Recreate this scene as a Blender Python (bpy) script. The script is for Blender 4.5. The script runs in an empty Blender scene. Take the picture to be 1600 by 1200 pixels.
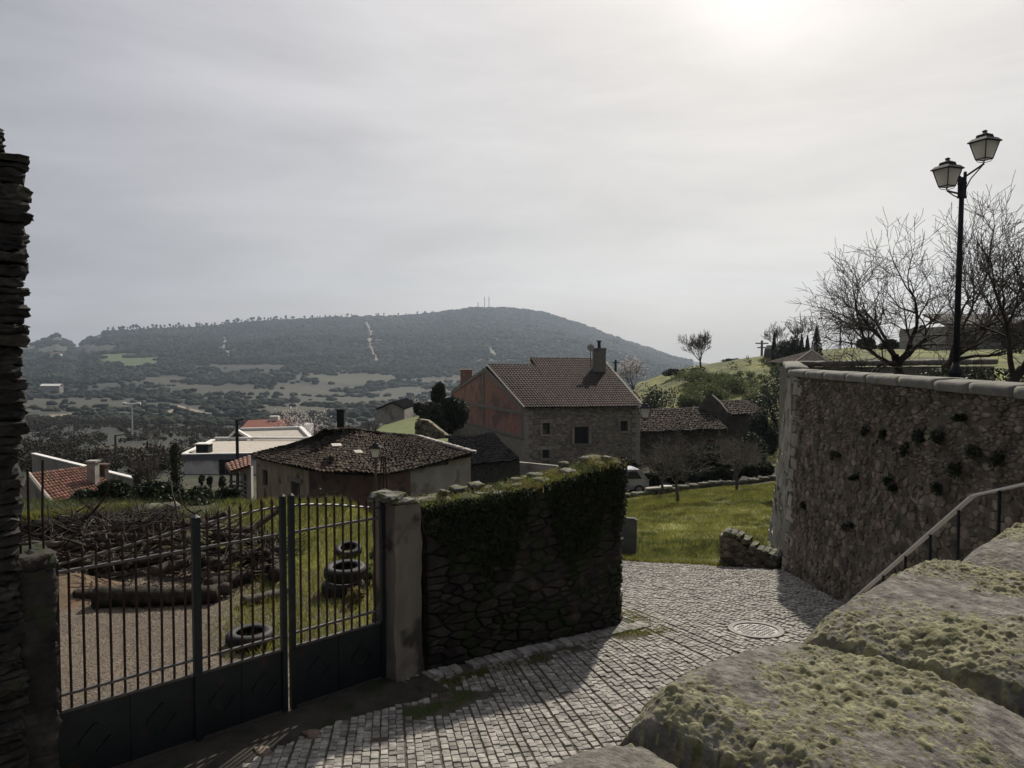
import bpy, bmesh, math, random
import numpy as np
from mathutils import Vector, Matrix

# ------------------------------------------------------------------ camera, sky, sun, exposure
scene = bpy.context.scene
COL = scene.collection
PITCH = math.atan(48 / 1200.0)
cam_d = bpy.data.cameras.new('camera')
cam_d.sensor_width = 36.0
cam_d.lens = 27.0
cam_d.clip_start = 0.05
cam_d.clip_end = 20000.0
cam = bpy.data.objects.new('camera', cam_d)
COL.objects.link(cam)
cam.location = (0, 0, 0)
cam.rotation_euler = (math.radians(90) - PITCH, 0, 0)
scene.camera = cam

SUN_AZ, SUN_EL = math.radians(20.5), math.radians(42.5)
SUN_DIR = Vector((math.sin(SUN_AZ) * math.cos(SUN_EL), math.cos(SUN_AZ) * math.cos(SUN_EL), math.sin(SUN_EL)))
world = bpy.data.worlds.new('World')
scene.world = world
world.use_nodes = True
wt = world.node_tree
wt.nodes.clear()


def wn(t, **k):
    n = wt.nodes.new(t)
    for a, b in k.items():
        setattr(n, a, b)
    return n


w_out = wn('ShaderNodeOutputWorld')
w_bg = wn('ShaderNodeBackground')
w_bg.inputs['Strength'].default_value = 0.1
w_sky = wn('ShaderNodeTexSky', sky_type='NISHITA', sun_disc=False)
w_sky.sun_elevation = SUN_EL
w_sky.sun_rotation = SUN_AZ
w_sky.air_density = 1.0
w_sky.dust_density = 3.0
w_tc = wn('ShaderNodeTexCoord')


def wmath(op, a, b=None):
    n = wn('ShaderNodeMath', operation=op)
    for i, v in enumerate((a, b)):
        if v is None:
            continue
        if isinstance(v, (int, float)):
            n.inputs[i].default_value = v
        else:
            wt.links.new(v, n.inputs[i])
    return n.outputs[0]


def wdot(vec):
    n = wn('ShaderNodeVectorMath', operation='DOT_PRODUCT')
    wt.links.new(w_tc.outputs['Generated'], n.inputs[0])
    n.inputs[1].default_value = vec
    return wmath('MAXIMUM', n.outputs['Value'], 0.0)


def px_dir(px, py):
    F = Vector((0, math.cos(PITCH), -math.sin(PITCH)))
    U = Vector((0, math.sin(PITCH), math.cos(PITCH)))
    return Vector((1, 0, 0)) * ((px - 800) / 1200) + F + U * ((600 - py) / 1200)


# thin high cloud veil: brighter towards the sun, with a bright patch in the veil below the sun
w_map = wn('ShaderNodeMapping')
w_map.inputs['Scale'].default_value = (1.0, 1.0, 4.6)
w_map.inputs['Rotation'].default_value = (0.0, math.radians(-20), 0.3)
wt.links.new(w_tc.outputs['Generated'], w_map.inputs['Vector'])
w_noise = wn('ShaderNodeTexNoise')
w_noise.inputs['Scale'].default_value = 2.2
w_noise.inputs['Detail'].default_value = 7
w_noise.inputs['Roughness'].default_value = 0.56
w_noise.inputs['Distortion'].default_value = 0.35
wt.links.new(w_map.outputs[0], w_noise.inputs['Vector'])
n_half = wn('ShaderNodeVectorMath', operation='DOT_PRODUCT')
wt.links.new(w_tc.outputs['Generated'], n_half.inputs[0])
n_half.inputs[1].default_value = SUN_DIR
half = wmath('MULTIPLY', wmath('ADD', n_half.outputs['Value'], 1.0), 0.5)
glow = wmath('MULTIPLY', wmath('POWER', half, 2.2), 5.3)
patch = wmath('MULTIPLY', wmath('POWER', wdot(px_dir(1195, -60).normalized()), 260.0), 3.4)
patch2 = wmath('MULTIPLY', wmath('POWER', wdot(px_dir(1200, -40).normalized()), 45.0), .3)
cl = wmath('MULTIPLY', wmath('SUBTRACT', w_noise.outputs['Fac'], 0.5), 5.2)
veil = wmath('ADD', wmath('ADD', wmath('ADD', wmath('ADD', glow, patch), patch2), cl), 1.25)
w_tint = wn('ShaderNodeMix', data_type='RGBA')
w_tint.inputs[6].default_value = (1.0, .98, 1.055, 1)
w_tint.inputs[7].default_value = (1.075, 1.0, 0.915, 1)
wt.links.new(wmath('MULTIPLY', wmath('POWER', wdot(px_dir(1250, 150).normalized()), 4.0), 1.0), w_tint.inputs[0])
w_scale = wn('ShaderNodeVectorMath', operation='SCALE')
wt.links.new(w_tint.outputs[2], w_scale.inputs[0])
wt.links.new(veil, w_scale.inputs['Scale'])
w_mix = wn('ShaderNodeMix', data_type='RGBA')
w_mix.inputs[0].default_value = 0.86
wt.links.new(w_sky.outputs[0], w_mix.inputs[6])
wt.links.new(w_scale.outputs[0], w_mix.inputs[7])
wt.links.new(w_mix.outputs[2], w_bg.inputs['Color'])
wt.links.new(w_bg.outputs[0], w_out.inputs['Surface'])

sun_d = bpy.data.lights.new('sun', 'SUN')
sun_d.energy = 5.0
sun_d.angle = math.radians(0.8)
sun_d.color = (1.0, 0.93, 0.82)
sun = bpy.data.objects.new('sun', sun_d)
COL.objects.link(sun)
sun.location = (30, 60, 80)
sun.rotation_euler = (-SUN_DIR).to_track_quat('-Z', 'Y').to_euler()

scene.view_settings.view_transform = 'Standard'
scene.view_settings.look = 'None'
scene.view_settings.exposure = 0.0
scene.view_settings.gamma = 1.0
scene.view_settings.use_curve_mapping = False
scene.render.engine = 'CYCLES'
scene.cycles.use_denoising = True
scene.cycles.max_bounces = 6
scene.cycles.volume_bounces = 0
HAZE = 0.000125
scene.cycles.transparent_max_bounces = 8
scene.cycles.caustics_reflective = False
scene.cycles.caustics_refractive = False

# ------------------------------------------------------------------ pixel -> place helpers (eye at the origin)


def at_z(px, py, z):
    d = px_dir(px, py)
    return d * (z / d.z)


def at_y(px, py, y):
    d = px_dir(px, py)
    return d * (y / d.y)


def V(*a):
    return Vector(a)


def lerp(a, b, t):
    return a + (b - a) * t


def sstep(a, b, x):
    t = np.clip((x - a) / (b - a), 0, 1)
    return t * t * (3 - 2 * t)


R = random.Random(11)
NR = np.random.default_rng(5)

# ------------------------------------------------------------------ numpy value noise


def _h(ix, iy, iz):
    n = (ix * 374761393 + iy * 668265263 + iz * 2147483647 % 4294967291) & 0xFFFFFFFF
    n = ((n ^ (n >> 13)) * 1274126177) & 0xFFFFFFFF
    return ((n ^ (n >> 16)) & 0xFFFF) / 65535.0


def vn(x, y, z=0.0):
    x, y, z = np.broadcast_arrays(np.asarray(x, float), np.asarray(y, float), np.asarray(z, float))
    ix, iy, iz = np.floor(x).astype(np.int64), np.floor(y).astype(np.int64), np.floor(z).astype(np.int64)
    fx, fy, fz = x - ix, y - iy, z - iz
    fx, fy, fz = fx * fx * (3 - 2 * fx), fy * fy * (3 - 2 * fy), fz * fz * (3 - 2 * fz)
    iz = iz * 7919
    r = 0
    for dz in (0, 1):
        wz = fz if dz else 1 - fz
        for dy in (0, 1):
            wy = fy if dy else 1 - fy
            for dx in (0, 1):
                wx = fx if dx else 1 - fx
                r = r + _h(ix + dx, iy + dy, iz + dz * 7919) * wx * wy * wz
    return r


def fbm(x, y, z=0.0, o=4):
    r, a, s, t = 0, 1.0, 1.0, 0
    for i in range(o):
        r = r + a * vn(np.asarray(x) * s + 17.3 * i, np.asarray(y) * s - 9.1 * i, np.asarray(z) * s)
        t += a
        a *= 0.5
        s *= 2.03
    return r / t


# ------------------------------------------------------------------ mesh helpers
class MB:
    def __init__(self):
        self.v, self.f, self.r = [], [], []

    def add(self, vs, fs, r=None):
        b = len(self.v)
        self.v.extend([tuple(p) for p in vs])
        self.f.extend([tuple(i + b for i in f) for f in fs])
        self.r.extend([R.random() if r is None else r] * len(vs))

    def box(self, c, s, ax=None, r=None):
        """box centred at c, size s, ax = 3 unit axes"""
        ax = ax or (V(1, 0, 0), V(0, 1, 0), V(0, 0, 1))
        c = Vector(c)
        h = [a * (k / 2) for a, k in zip(ax, s)]
        vs = [c + h[0] * i + h[1] * j + h[2] * k for k in (-1, 1) for j in (-1, 1) for i in (-1, 1)]
        self.add(vs, [(0, 2, 3, 1), (4, 5, 7, 6), (0, 1, 5, 4), (2, 6, 7, 3), (0, 4, 6, 2), (1, 3, 7, 5)], r)

    def tube(self, pts, rads, n=6, r=None, cap=True):
        pts = [Vector(p) for p in pts]
        if isinstance(rads, (int, float)):
            rads = [rads] * len(pts)
        vs, fs = [], []
        t0 = (pts[1] - pts[0]).normalized()
        ref = V(0, 0, 1) if abs(t0.z) < 0.9 else V(1, 0, 0)
        for i, p in enumerate(pts):
            t = pts[min(i + 1, len(pts) - 1)] - pts[max(i - 1, 0)]
            if t.length < 1e-9:
                t = t0
            t.normalize()
            a = ref - t * ref.dot(t)
            if a.length < 1e-3:
                a = t.orthogonal()
            a.normalize()
            ref = a
            b = t.cross(a)
            for k in range(n):
                an = 2 * math.pi * k / n
                vs.append(p + (a * math.cos(an) + b * math.sin(an)) * rads[i])
        for i in range(len(pts) - 1):
            for k in range(n):
                fs.append((i * n + k, i * n + (k + 1) % n, (i + 1) * n + (k + 1) % n, (i + 1) * n + k))
        if cap:
            fs.append(tuple(range(n - 1, -1, -1)))
            fs.append(tuple((len(pts) - 1) * n + k for k in range(n)))
        self.add(vs, fs, r)

    def lathe(self, c, prof, n=12, ax=None, r=None):
        """prof: list of (radius, height) about axis ax[2]"""
        ax = ax or (V(1, 0, 0), V(0, 1, 0), V(0, 0, 1))
        c = Vector(c)
        vs, fs = [], []
        for (rr, hh) in prof:
            for k in range(n):
                an = 2 * math.pi * (k + 0.5) / n
                vs.append(c + ax[0] * (rr * math.cos(an)) + ax[1] * (rr * math.sin(an)) + ax[2] * hh)
        for i in range(len(prof) - 1):
            for k in range(n):
                fs.append((i * n + k, i * n + (k + 1) % n, (i + 1) * n + (k + 1) % n, (i + 1) * n + k))
        fs.append(tuple(range(n - 1, -1, -1)))
        fs.append(tuple((len(prof) - 1) * n + k for k in range(n)))
        self.add(vs, fs, r)

    def prism(self, poly, off, r=None):
        """polygon of 3D points extruded by vector off"""
        n = len(poly)
        off = Vector(off)
        vs = [Vector(p) for p in poly] + [Vector(p) + off for p in poly]
        fs = [tuple(range(n - 1, -1, -1)), tuple(range(n, 2 * n))]
        fs += [(i, (i + 1) % n, n + (i + 1) % n, n + i) for i in range(n)]
        self.add(vs, fs, r)

    def obj(self, name, mat, parent=None, smooth=False):
        return mesh_obj(name, self.v, self.f, mat, parent, smooth, self.r)


def link(o, parent=None):
    COL.objects.link(o)
    if parent is not None:
        o.parent = parent
        if parent.parent is None:
            o.matrix_parent_inverse = Matrix.LocRotScale(parent.location, parent.rotation_euler, parent.scale).inverted()
    return o


def mesh_obj(name, v, f, mat, parent=None, smooth=False, r=None, attrs=None):
    me = bpy.data.meshes.new(name)
    if isinstance(v, np.ndarray):
        nv = len(v)
        f = np.asarray(f)
        nf, k = f.shape
        me.vertices.add(nv)
        me.vertices.foreach_set('co', v.astype(np.float32).ravel())
        me.loops.add(nf * k)
        me.loops.foreach_set('vertex_index', f.astype(np.int32).ravel())
        me.polygons.add(nf)
        me.polygons.foreach_set('loop_start', np.arange(0, nf * k, k, dtype=np.int32))
        me.update(calc_edges=True)
    else:
        me.from_pydata([tuple(p) for p in v], [], f)
    if smooth:
        me.polygons.foreach_set('use_smooth', [True] * len(me.polygons))
    if r is not None:
        a = me.attributes.new('rnd', 'FLOAT', 'POINT')
        a.data.foreach_set('value', np.asarray(r, dtype=np.float32))
    for k, arr in (attrs or {}).items():
        arr = np.asarray(arr, dtype=np.float32)
        if arr.ndim == 1:
            a = me.attributes.new(k, 'FLOAT', 'POINT')
            a.data.foreach_set('value', arr)
        else:
            a = me.attributes.new(k, 'FLOAT_COLOR', 'POINT')
            if arr.shape[1] == 3:
                arr = np.hstack([arr, np.ones((len(arr), 1), np.float32)])
            a.data.foreach_set('color', arr.ravel())
    me.materials.append(mat)
    me.validate()
    o = bpy.data.objects.new(name, me)
    return link(o, parent)


def tag(o, label=None, cat=None, group=None, kind=None):
    if label:
        o['label'] = label
    if cat:
        o['category'] = cat
    if group:
        o['group'] = group
    if kind:
        o['kind'] = kind
    return o


def thing(name, label, cat, loc=(0, 0, 0), group=None, rz=0.0):
    o = bpy.data.objects.new(name, None)
    o.empty_display_size = 0.2
    COL.objects.link(o)
    o.location = loc
    o.rotation_euler = (0, 0, rz)
    return tag(o, label, cat, group)


def copy_tree(o, loc, rz=0.0, scale=1.0, label=None, parent=None):
    c = o.copy()
    COL.objects.link(c)
    if parent is None:
        c.location = loc
        c.rotation_euler = (0, 0, rz)
        c.scale = (scale,) * 3 if isinstance(scale, (int, float)) else scale
        if label:
            c['label'] = label
    else:
        c.parent = parent
    for ch in list(o.children):
        copy_tree(ch, None, parent=c)
    return c


# ------------------------------------------------------------------ materials
MATS = {}


def mat(name, cols, scale=4.0, rough=0.9, bump=0.3, bscale=None, rnd=0.0, stretch=(1, 1, 1), metal=0.0, spec=0.3,
        detail=6, dist=0.02, col_attr=None, moss=None, voro=None, trans=None):
    """cols: ramp colours. rnd: brightness spread read from the 'rnd' attribute. moss: (colour, threshold, scale)
    patches of growth. voro: (scale, dark) cell joints for far masonry. trans: translucent share for leaves."""
    m = bpy.data.materials.new(name)
    m.use_nodes = True
    nt = m.node_tree
    N, L = nt.nodes, nt.links
    N.clear()
    out = N.new('ShaderNodeOutputMaterial')
    bs = N.new('ShaderNodeBsdfPrincipled')
    bs.inputs['Roughness'].default_value = rough
    bs.inputs['Metallic'].default_value = metal
    bs.inputs['Specular IOR Level'].default_value = spec
    tc = N.new('ShaderNodeTexCoord')
    mp = N.new('ShaderNodeMapping')
    mp.inputs['Scale'].default_value = stretch
    L.new(tc.outputs['Object'], mp.inputs['Vector'])
    no = N.new('ShaderNodeTexNoise')
    no.inputs['Scale'].default_value = scale
    no.inputs['Detail'].default_value = detail
    no.inputs['Roughness'].default_value = 0.62
    L.new(mp.outputs[0], no.inputs['Vector'])
    rp = N.new('ShaderNodeValToRGB')
    e = rp.color_ramp.elements
    n = len(cols)
    lo, hi = 0.32, 0.68
    for i, c in enumerate(cols):
        p = lo + (hi - lo) * (i / max(n - 1, 1))
        el = e[i] if i < 2 else e.new(p)
        el.position = p
        el.color = (c[0], c[1], c[2], 1)
    if n == 1:
        e[1].color = e[0].color
    L.new(no.outputs['Fac'], rp.inputs['Fac'])
    c_out = rp.outputs['Color']
    if col_attr:
        at = N.new('ShaderNodeAttribute')
        at.attribute_name = col_attr
        mu = N.new('ShaderNodeMix')
        mu.data_type = 'RGBA'
        mu.blend_type = 'MULTIPLY'
        mu.inputs[0].default_value = 1.0
        L.new(at.outputs['Color'], mu.inputs[6])
        L.new(c_out, mu.inputs[7])
        c_out = mu.outputs[2]
    if rnd:
        at = N.new('ShaderNodeAttribute')
        at.attribute_name = 'rnd'
        ma = N.new('ShaderNodeMath')
        ma.operation = 'MULTIPLY_ADD'
        ma.inputs[1].default_value = rnd
        ma.inputs[2].default_value = 1 - rnd / 2
        L.new(at.outputs['Fac'], ma.inputs[0])
        hs = N.new('ShaderNodeHueSaturation')
        L.new(ma.outputs[0], hs.inputs['Value'])
        ma2 = N.new('ShaderNodeMath')
        ma2.operation = 'MULTIPLY_ADD'
        ma2.inputs[1].default_value = 0.05
        ma2.inputs[2].default_value = 0.475
        mm = N.new('ShaderNodeMath')
        mm.operation = 'FRACT'
        mk = N.new('ShaderNodeMath')
        mk.operation = 'MULTIPLY'
        mk.inputs[1].default_value = 7.3
        L.new(at.outputs['Fac'], mk.inputs[0])
        L.new(mk.outputs[0], mm.inputs[0])
        L.new(mm.outputs[0], ma2.inputs[0])
        L.new(ma2.outputs[0], hs.inputs['Hue'])
        L.new(c_out, hs.inputs['Color'])
        c_out = hs.outputs['Color']
    if voro:
        vo = N.new('ShaderNodeTexVoronoi')
        vo.feature = 'DISTANCE_TO_EDGE'
        vo.inputs['Scale'].default_value = voro[0]
        L.new(mp.outputs[0], vo.inputs['Vector'])
        r2 = N.new('ShaderNodeValToRGB')
        r2.color_ramp.elements[0].position = 0.0
        r2.color_ramp.elements[0].color = (voro[1],) * 3 + (1,)
        r2.color_ramp.elements[1].position = 0.12
        r2.color_ramp.elements[1].color = (1, 1, 1, 1)
        L.new(vo.outputs['Distance'], r2.inputs['Fac'])
        mu = N.new('ShaderNodeMix')
        mu.data_type = 'RGBA'
        mu.blend_type = 'MULTIPLY'
        mu.inputs[0].default_value = 1.0
        L.new(c_out, mu.inputs[6])
        L.new(r2.outputs['Color'], mu.inputs[7])
        c_out = mu.outputs[2]
    if moss:
        n3 = N.new('ShaderNodeTexNoise')
        n3.inputs['Scale'].default_value = moss[2]
        n3.inputs['Detail'].default_value = 8
        L.new(tc.outputs['Object'], n3.inputs['Vector'])
        r3 = N.new('ShaderNodeValToRGB')
        r3.color_ramp.elements[0].position = moss[1]
        r3.color_ramp.elements[0].color = (0, 0, 0, 1)
        r3.color_ramp.elements[1].position = moss[1] + 0.07
        r3.color_ramp.elements[1].color = (1, 1, 1, 1)
        L.new(n3.outputs['Fac'], r3.inputs['Fac'])
        mx = N.new('ShaderNodeMix')
        mx.data_type = 'RGBA'
        L.new(r3.outputs['Color'], mx.inputs[0])
        L.new(c_out, mx.inputs[6])
        mx.inputs[7].default_value = (*moss[0], 1)
        c_out = mx.outputs[2]
    L.new(c_out, bs.inputs['Base Color'])
    if bump:
        bu = N.new('ShaderNodeBump')
        bu.inputs['Strength'].default_value = bump
        bu.inputs['Distance'].default_value = dist
        n2 = N.new('ShaderNodeTexNoise')
        n2.inputs['Scale'].default_value = bscale or scale * 5
        n2.inputs['Detail'].default_value = 8
        n2.inputs['Roughness'].default_value = 0.68
        L.new(mp.outputs[0], n2.inputs['Vector'])
        L.new(n2.outputs['Fac'], bu.inputs['Height'])
        L.new(bu.outputs[0], bs.inputs['Normal'])
    if trans:
        tr = N.new('ShaderNodeBsdfTranslucent')
        L.new(c_out, tr.inputs['Color'])
        mx = N.new('ShaderNodeMixShader')
        mx.inputs[0].default_value = trans
        L.new(bs.outputs[0], mx.inputs[1])
        L.new(tr.outputs[0], mx.inputs[2])
        L.new(mx.outputs[0], out.inputs['Surface'])
    else:
        L.new(bs.outputs[0], out.inputs['Surface'])
    MATS[name] = m
    return m


M_cobble = mat('granite_cobble', [(.15, .142, .13), (.26, .246, .222), (.37, .352, .318)], 9, .85, .6, 60, rnd=.6, dist=.008, spec=.25)
M_bed = mat('sandy_joint', [(.05, .045, .034), (.10, .088, .066)], 6, .95, .4, 50, moss=((.035, .05, .015), .56, 2.2))
M_wallstone = mat('rubble_stone', [(.066, .053, .040), (.128, .104, .077), (.215, .182, .138)], 5, .92, .9, 28, rnd=.95, dist=.015, moss=((.045, .042, .03), .57, 3.5))
M_mortar = mat('old_mortar', [(.07, .06, .048), (.125, .105, .08)], 7, .95, .6, 40)
M_quoin = mat('dressed_block', [(.20, .185, .155), (.31, .29, .245)], 4, .88, .5, 26, rnd=.5, moss=((.10, .10, .08), .6, 3))
M_darkstone = mat('dark_schist', [(.014, .013, .012), (.034, .031, .027), (.062, .056, .048)], 6, .9, .8, 30, rnd=.8, dist=.02, moss=((.035, .04, .02), .6, 4))
M_ivystone = mat('damp_schist', [(.014, .012, .011), (.032, .027, .023), (.058, .047, .038)], 5, .9, .8, 30, rnd=.8, dist=.02, moss=((.022, .03, .012), .5, 3))
M_coping = mat('coping_granite', [(.13, .125, .112), (.21, .20, .178)], 6, .9, .5, 40, rnd=.3, moss=((.13, .135, .09), .53, 5))
M_topstone = mat('wall_top_stone', [(.09, .085, .078), (.18, .172, .152)], 7, .9, .7, 30, rnd=.6, moss=((.085, .09, .04), .46, 6))
M_plaster = mat('weathered_render', [(.13, .115, .095), (.21, .19, .16)], 2.2, .92, .35, 30, stretch=(1.6, 1.6, .35), moss=((.055, .05, .04), .53, 1.7))
M_gatepaint = mat('dark_green_paint', [(.004, .008, .010), (.009, .016, .019)], 5, .5, .2, 30, spec=.4, moss=((.03, .02, .014), .63, 6))
M_rust = mat('rusty_iron', [(.022, .013, .009), (.055, .03, .018)], 12, .75, .35, 60)
M_ironrail = mat('worn_iron', [(.07, .065, .06), (.12, .11, .10)], 14, .45, .3, 60, metal=.5, spec=.6)
M_gravel = mat('gravel', [(.075, .062, .05), (.14, .115, .09), (.24, .205, .165)], 30, .95, .7, 70, rnd=.6)
M_grass = mat('grass_blade', [(.10, .115, .025), (.235, .23, .055)], 1.2, .7, 0, rnd=.6, trans=.55)
M_drygrass = mat('dry_grass', [(.15, .125, .045), (.22, .185, .075)], 2, .8, 0, rnd=.5, trans=.45)
M_ivy = mat('ivy_leaf', [(.010, .018, .007), (.024, .036, .012)], 3, .7, 0, rnd=.7, trans=.15, spec=.15)
M_bush = mat('dark_leaf', [(.014, .022, .010), (.032, .045, .016)], 2, .6, 0, rnd=.7, trans=.2)
M_thicket = mat('winter_thicket', [(.030, .026, .020), (.060, .052, .038)], .3, .9, 0, rnd=.8, trans=.15)
M_shrub = mat('shrub_leaf', [(.05, .065, .022), (.10, .12, .04)], 2, .7, 0, rnd=.6, trans=.4)
M_bark = mat('bark', [(.035, .028, .022), (.075, .062, .05)], 8, .95, .6, 40, stretch=(1, 1, .3))
M_barkgrey = mat('grey_bark', [(.07, .06, .05), (.13, .115, .10)], 8, .95, .6, 40, stretch=(1, 1, .3))
M_blossom = mat('blossom', [(.42, .37, .36), (.62, .56, .54)], 3, .8, 0, rnd=.4, trans=.4)
M_deadwood = mat('dead_wood', [(.014, .011, .008), (.034, .026, .02), (.085, .068, .052)], 6, .92, .6, 40, rnd=.7, stretch=(1, 1, 1))
M_rubber = mat('tyre_rubber', [(.012, .012, .013), (.03, .03, .03)], 6, .65, .2, 40)
M_iron = mat('lamp_iron', [(.012, .013, .018), (.024, .025, .032)], 10, .75, .2, 60, spec=.2)
M_handrail = mat('galvanised_rail', [(.62, .61, .58), (.74, .73, .70)], 20, .5, .1, 60, spec=.5)
M_oldtile = mat('old_clay_tile', [(.016, .0125, .010), (.038, .030, .024), (.09, .073, .06)], 5, .93, .5, 40, rnd=.9, spec=.05, moss=((.07, .066, .05), .6, 2.5))
M_darktile = mat('black_slate', [(.006, .006, .007), (.016, .0155, .017)], 5, 1.0, .5, 30, rnd=.8, spec=0.0)
M_redtile = mat('red_clay_tile', [(.13, .06, .042), (.23, .12, .085)], 5, .85, .3, 40, rnd=.6, moss=((.12, .08, .055), .58, 3))
M_browntile = mat('brown_clay_tile', [(.024, .0155, .013), (.046, .031, .026)], 4, .8, .2, 30, rnd=.6, spec=.12)
M_bright_red = mat('red_roof_sheet', [(.13, .018, .016), (.19, .03, .025)], 4, .7, .2, 20, rnd=.3)
M_ridge = mat('ridge_mortar', [(.30, .27, .24), (.45, .42, .38)], 5, .9, .4, 30, rnd=.4)
M_white = mat('white_wall', [(.60, .585, .56), (.74, .73, .70)], 1.0, .85, .1, 20, moss=((.5, .48, .44), .6, .8))
M_greywall = mat('grey_render', [(.24, .22, .20), (.34, .32, .29)], 1.4, .9, .2, 20, moss=((.18, .165, .14), .58, 1.1))
M_ochre = mat('stained_ochre_render', [(.15, .12, .08), (.26, .215, .15), (.33, .285, .21)], 1.6, .92, .3, 20, stretch=(2.5, 2.5, .5), moss=((.07, .06, .045), .6, 1.4))
M_brick = mat('red_brick_infill', [(.23, .118, .085), (.33, .18, .135)], 2.2, .9, .3, 14, moss=((.17, .105, .085), .56, .6))
M_brickdirt = mat('stained_red_wall', [(.085, .052, .040), (.155, .10, .08)], 1.8, .92, .4, 14, moss=((.06, .045, .035), .52, 1.6))
M_concrete = mat('concrete_frame', [(.15, .135, .115), (.22, .20, .175)], 3, .9, .3, 20)
M_facade = mat('facade_stone', [(.22, .19, .148), (.35, .31, .25)], 3, .9, .5, 20, rnd=.7)
M_facademortar = mat('facade_joint', [(.15, .13, .10), (.21, .185, .15)], 6, .95, .4, 30)
M_lintel = mat('granite_lintel', [(.30, .275, .235), (.40, .37, .32)], 5, .85, .3, 30)
M_woodfr = mat('window_frame_wood', [(.05, .045, .045), (.09, .08, .08)], 5, .6, .1, 20)
M_fascia = mat('grey_fascia', [(.10, .105, .13), (.14, .145, .17)], 3, .6, .1, 20)
M_roofgravel = mat('roof_gravel', [(.33, .30, .255), (.47, .43, .37)], 3, .95, .5, 10)
M_villa = mat('villa_render', [(.60, .575, .55), (.70, .68, .65)], .8, .9, .15, 20, moss=((.52, .49, .46), .57, .9))
M_barnstone = mat('dark_barn_stone', [(.045, .036, .03), (.095, .078, .064)], 2.5, .92, .6, 16, rnd=.6)
M_dark = mat('dark_void', [(.006, .006, .006), (.012, .012, .012)], 3, .9, 0)
M_manhole = mat('cast_iron_cover', [(.11, .105, .10), (.19, .18, .17)], 9, .55, .3, 40, metal=.3, spec=.6)
M_manring = mat('cover_frame', [(.16, .153, .142), (.24, .23, .213)], 9, .7, .3, 40)
M_carpaint = mat('silver_paint', [(.34, .36, .40), (.38, .40, .44)], 2, .3, 0, metal=.6, spec=.6)
M_farwood = mat('far_woodland', [(.008, .013, .011), (.020, .026, .019), (.042, .044, .030)], .006, .95, 0, rnd=.7, detail=9, spec=.05)
M_slab = mat('grey_slab', [(.07, .073, .07), (.12, .12, .115)], 3, .85, .2, 20)
M_soil = mat('bare_soil', [(.10, .07, .045), (.18, .125, .08)], 6, .95, .6, 40)


def glassy(name, col, rough=.1, trans=0.0, alpha=1.0):
    m = bpy.data.materials.new(name)
    m.use_nodes = True
    b = m.node_tree.nodes['Principled BSDF']
    b.inputs['Base Color'].default_value = (*col, 1)
    b.inputs['Roughness'].default_value = rough
    b.inputs['Transmission Weight'].default_value = trans
    b.inputs['Specular IOR Level'].default_value = .5
    return m


M_glass = glassy('window_glass', (.02, .025, .03), .08)
M_frost = mat('frosted_lamp_glass', [(.62, .61, .57), (.70, .69, .65)], 3, .4, 0, trans=.7)
M_lamp_red = glassy('car_lamp_red', (.3, .01, .01), .2)

# ------------------------------------------------------------------ the lie of the land
GZ = -3.8                                            # street level at the gate
_by = np.array([-60, 9.5, 11.5, 15.5, 38, 45, 62, 90])
_bz = np.array([-3.82, -3.82, -3.92, -4.36, -7.45, -8.3, -8.7, -9.2])
RIDGE = np.array([(-400, 560), (-100, 548), (20, 541), (55, 538), (90, 523), (122, 543), (140, 528), (168, 518), (300, 512), (400, 504), (520, 496),
                  (640, 494), (690, 487), (745, 481), (800, 482), (850, 489), (900, 504), (950, 524), (1000, 541), (1060, 561), (1150, 575),
                  (1300, 590), (2000, 600)], float)
CREST = np.array([(900, 640), (960, 618), (985, 603), (1060, 576), (1150, 561), (1240, 549), (1330, 543), (1600, 526), (2200, 520)], float)


def base_z(x, y):
    z = np.interp(y, _by, _bz)
    # walled yard behind the gate is level, then drops to the lower street
    yard = sstep(0, 1, (1.0 - (y - 11.0) * 0.47 - x) / 1.2) * (1 - sstep(19.5, 25.0, y))
    z = lerp(z, np.minimum(-3.86 + 0 * z, -3.86), yard)
    low = sstep(19, 25, y) * (1 - sstep(-0.05, 0.12, x / np.maximum(y, 1)))
    z = lerp(z, np.interp(y, [19, 25, 40, 60, 90], [-3.9, -7.3, -7.9, -9.9, -12.5]), low)
    z = z + .10 * np.clip(x - 5.5, 0, 9) * sstep(17, 32, y) * (1 - sstep(50, 64, y))
    # raised meadow behind the terrace
    up = sstep(.378, .43, x / np.maximum(y, 1)) * sstep(20, 26, y)
    z = lerp(z, np.interp(y, [20, 26, 35, 60, 110], [-1.4, -1.0, -.45, 0.1, 1.6]), up)
    return z


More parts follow.
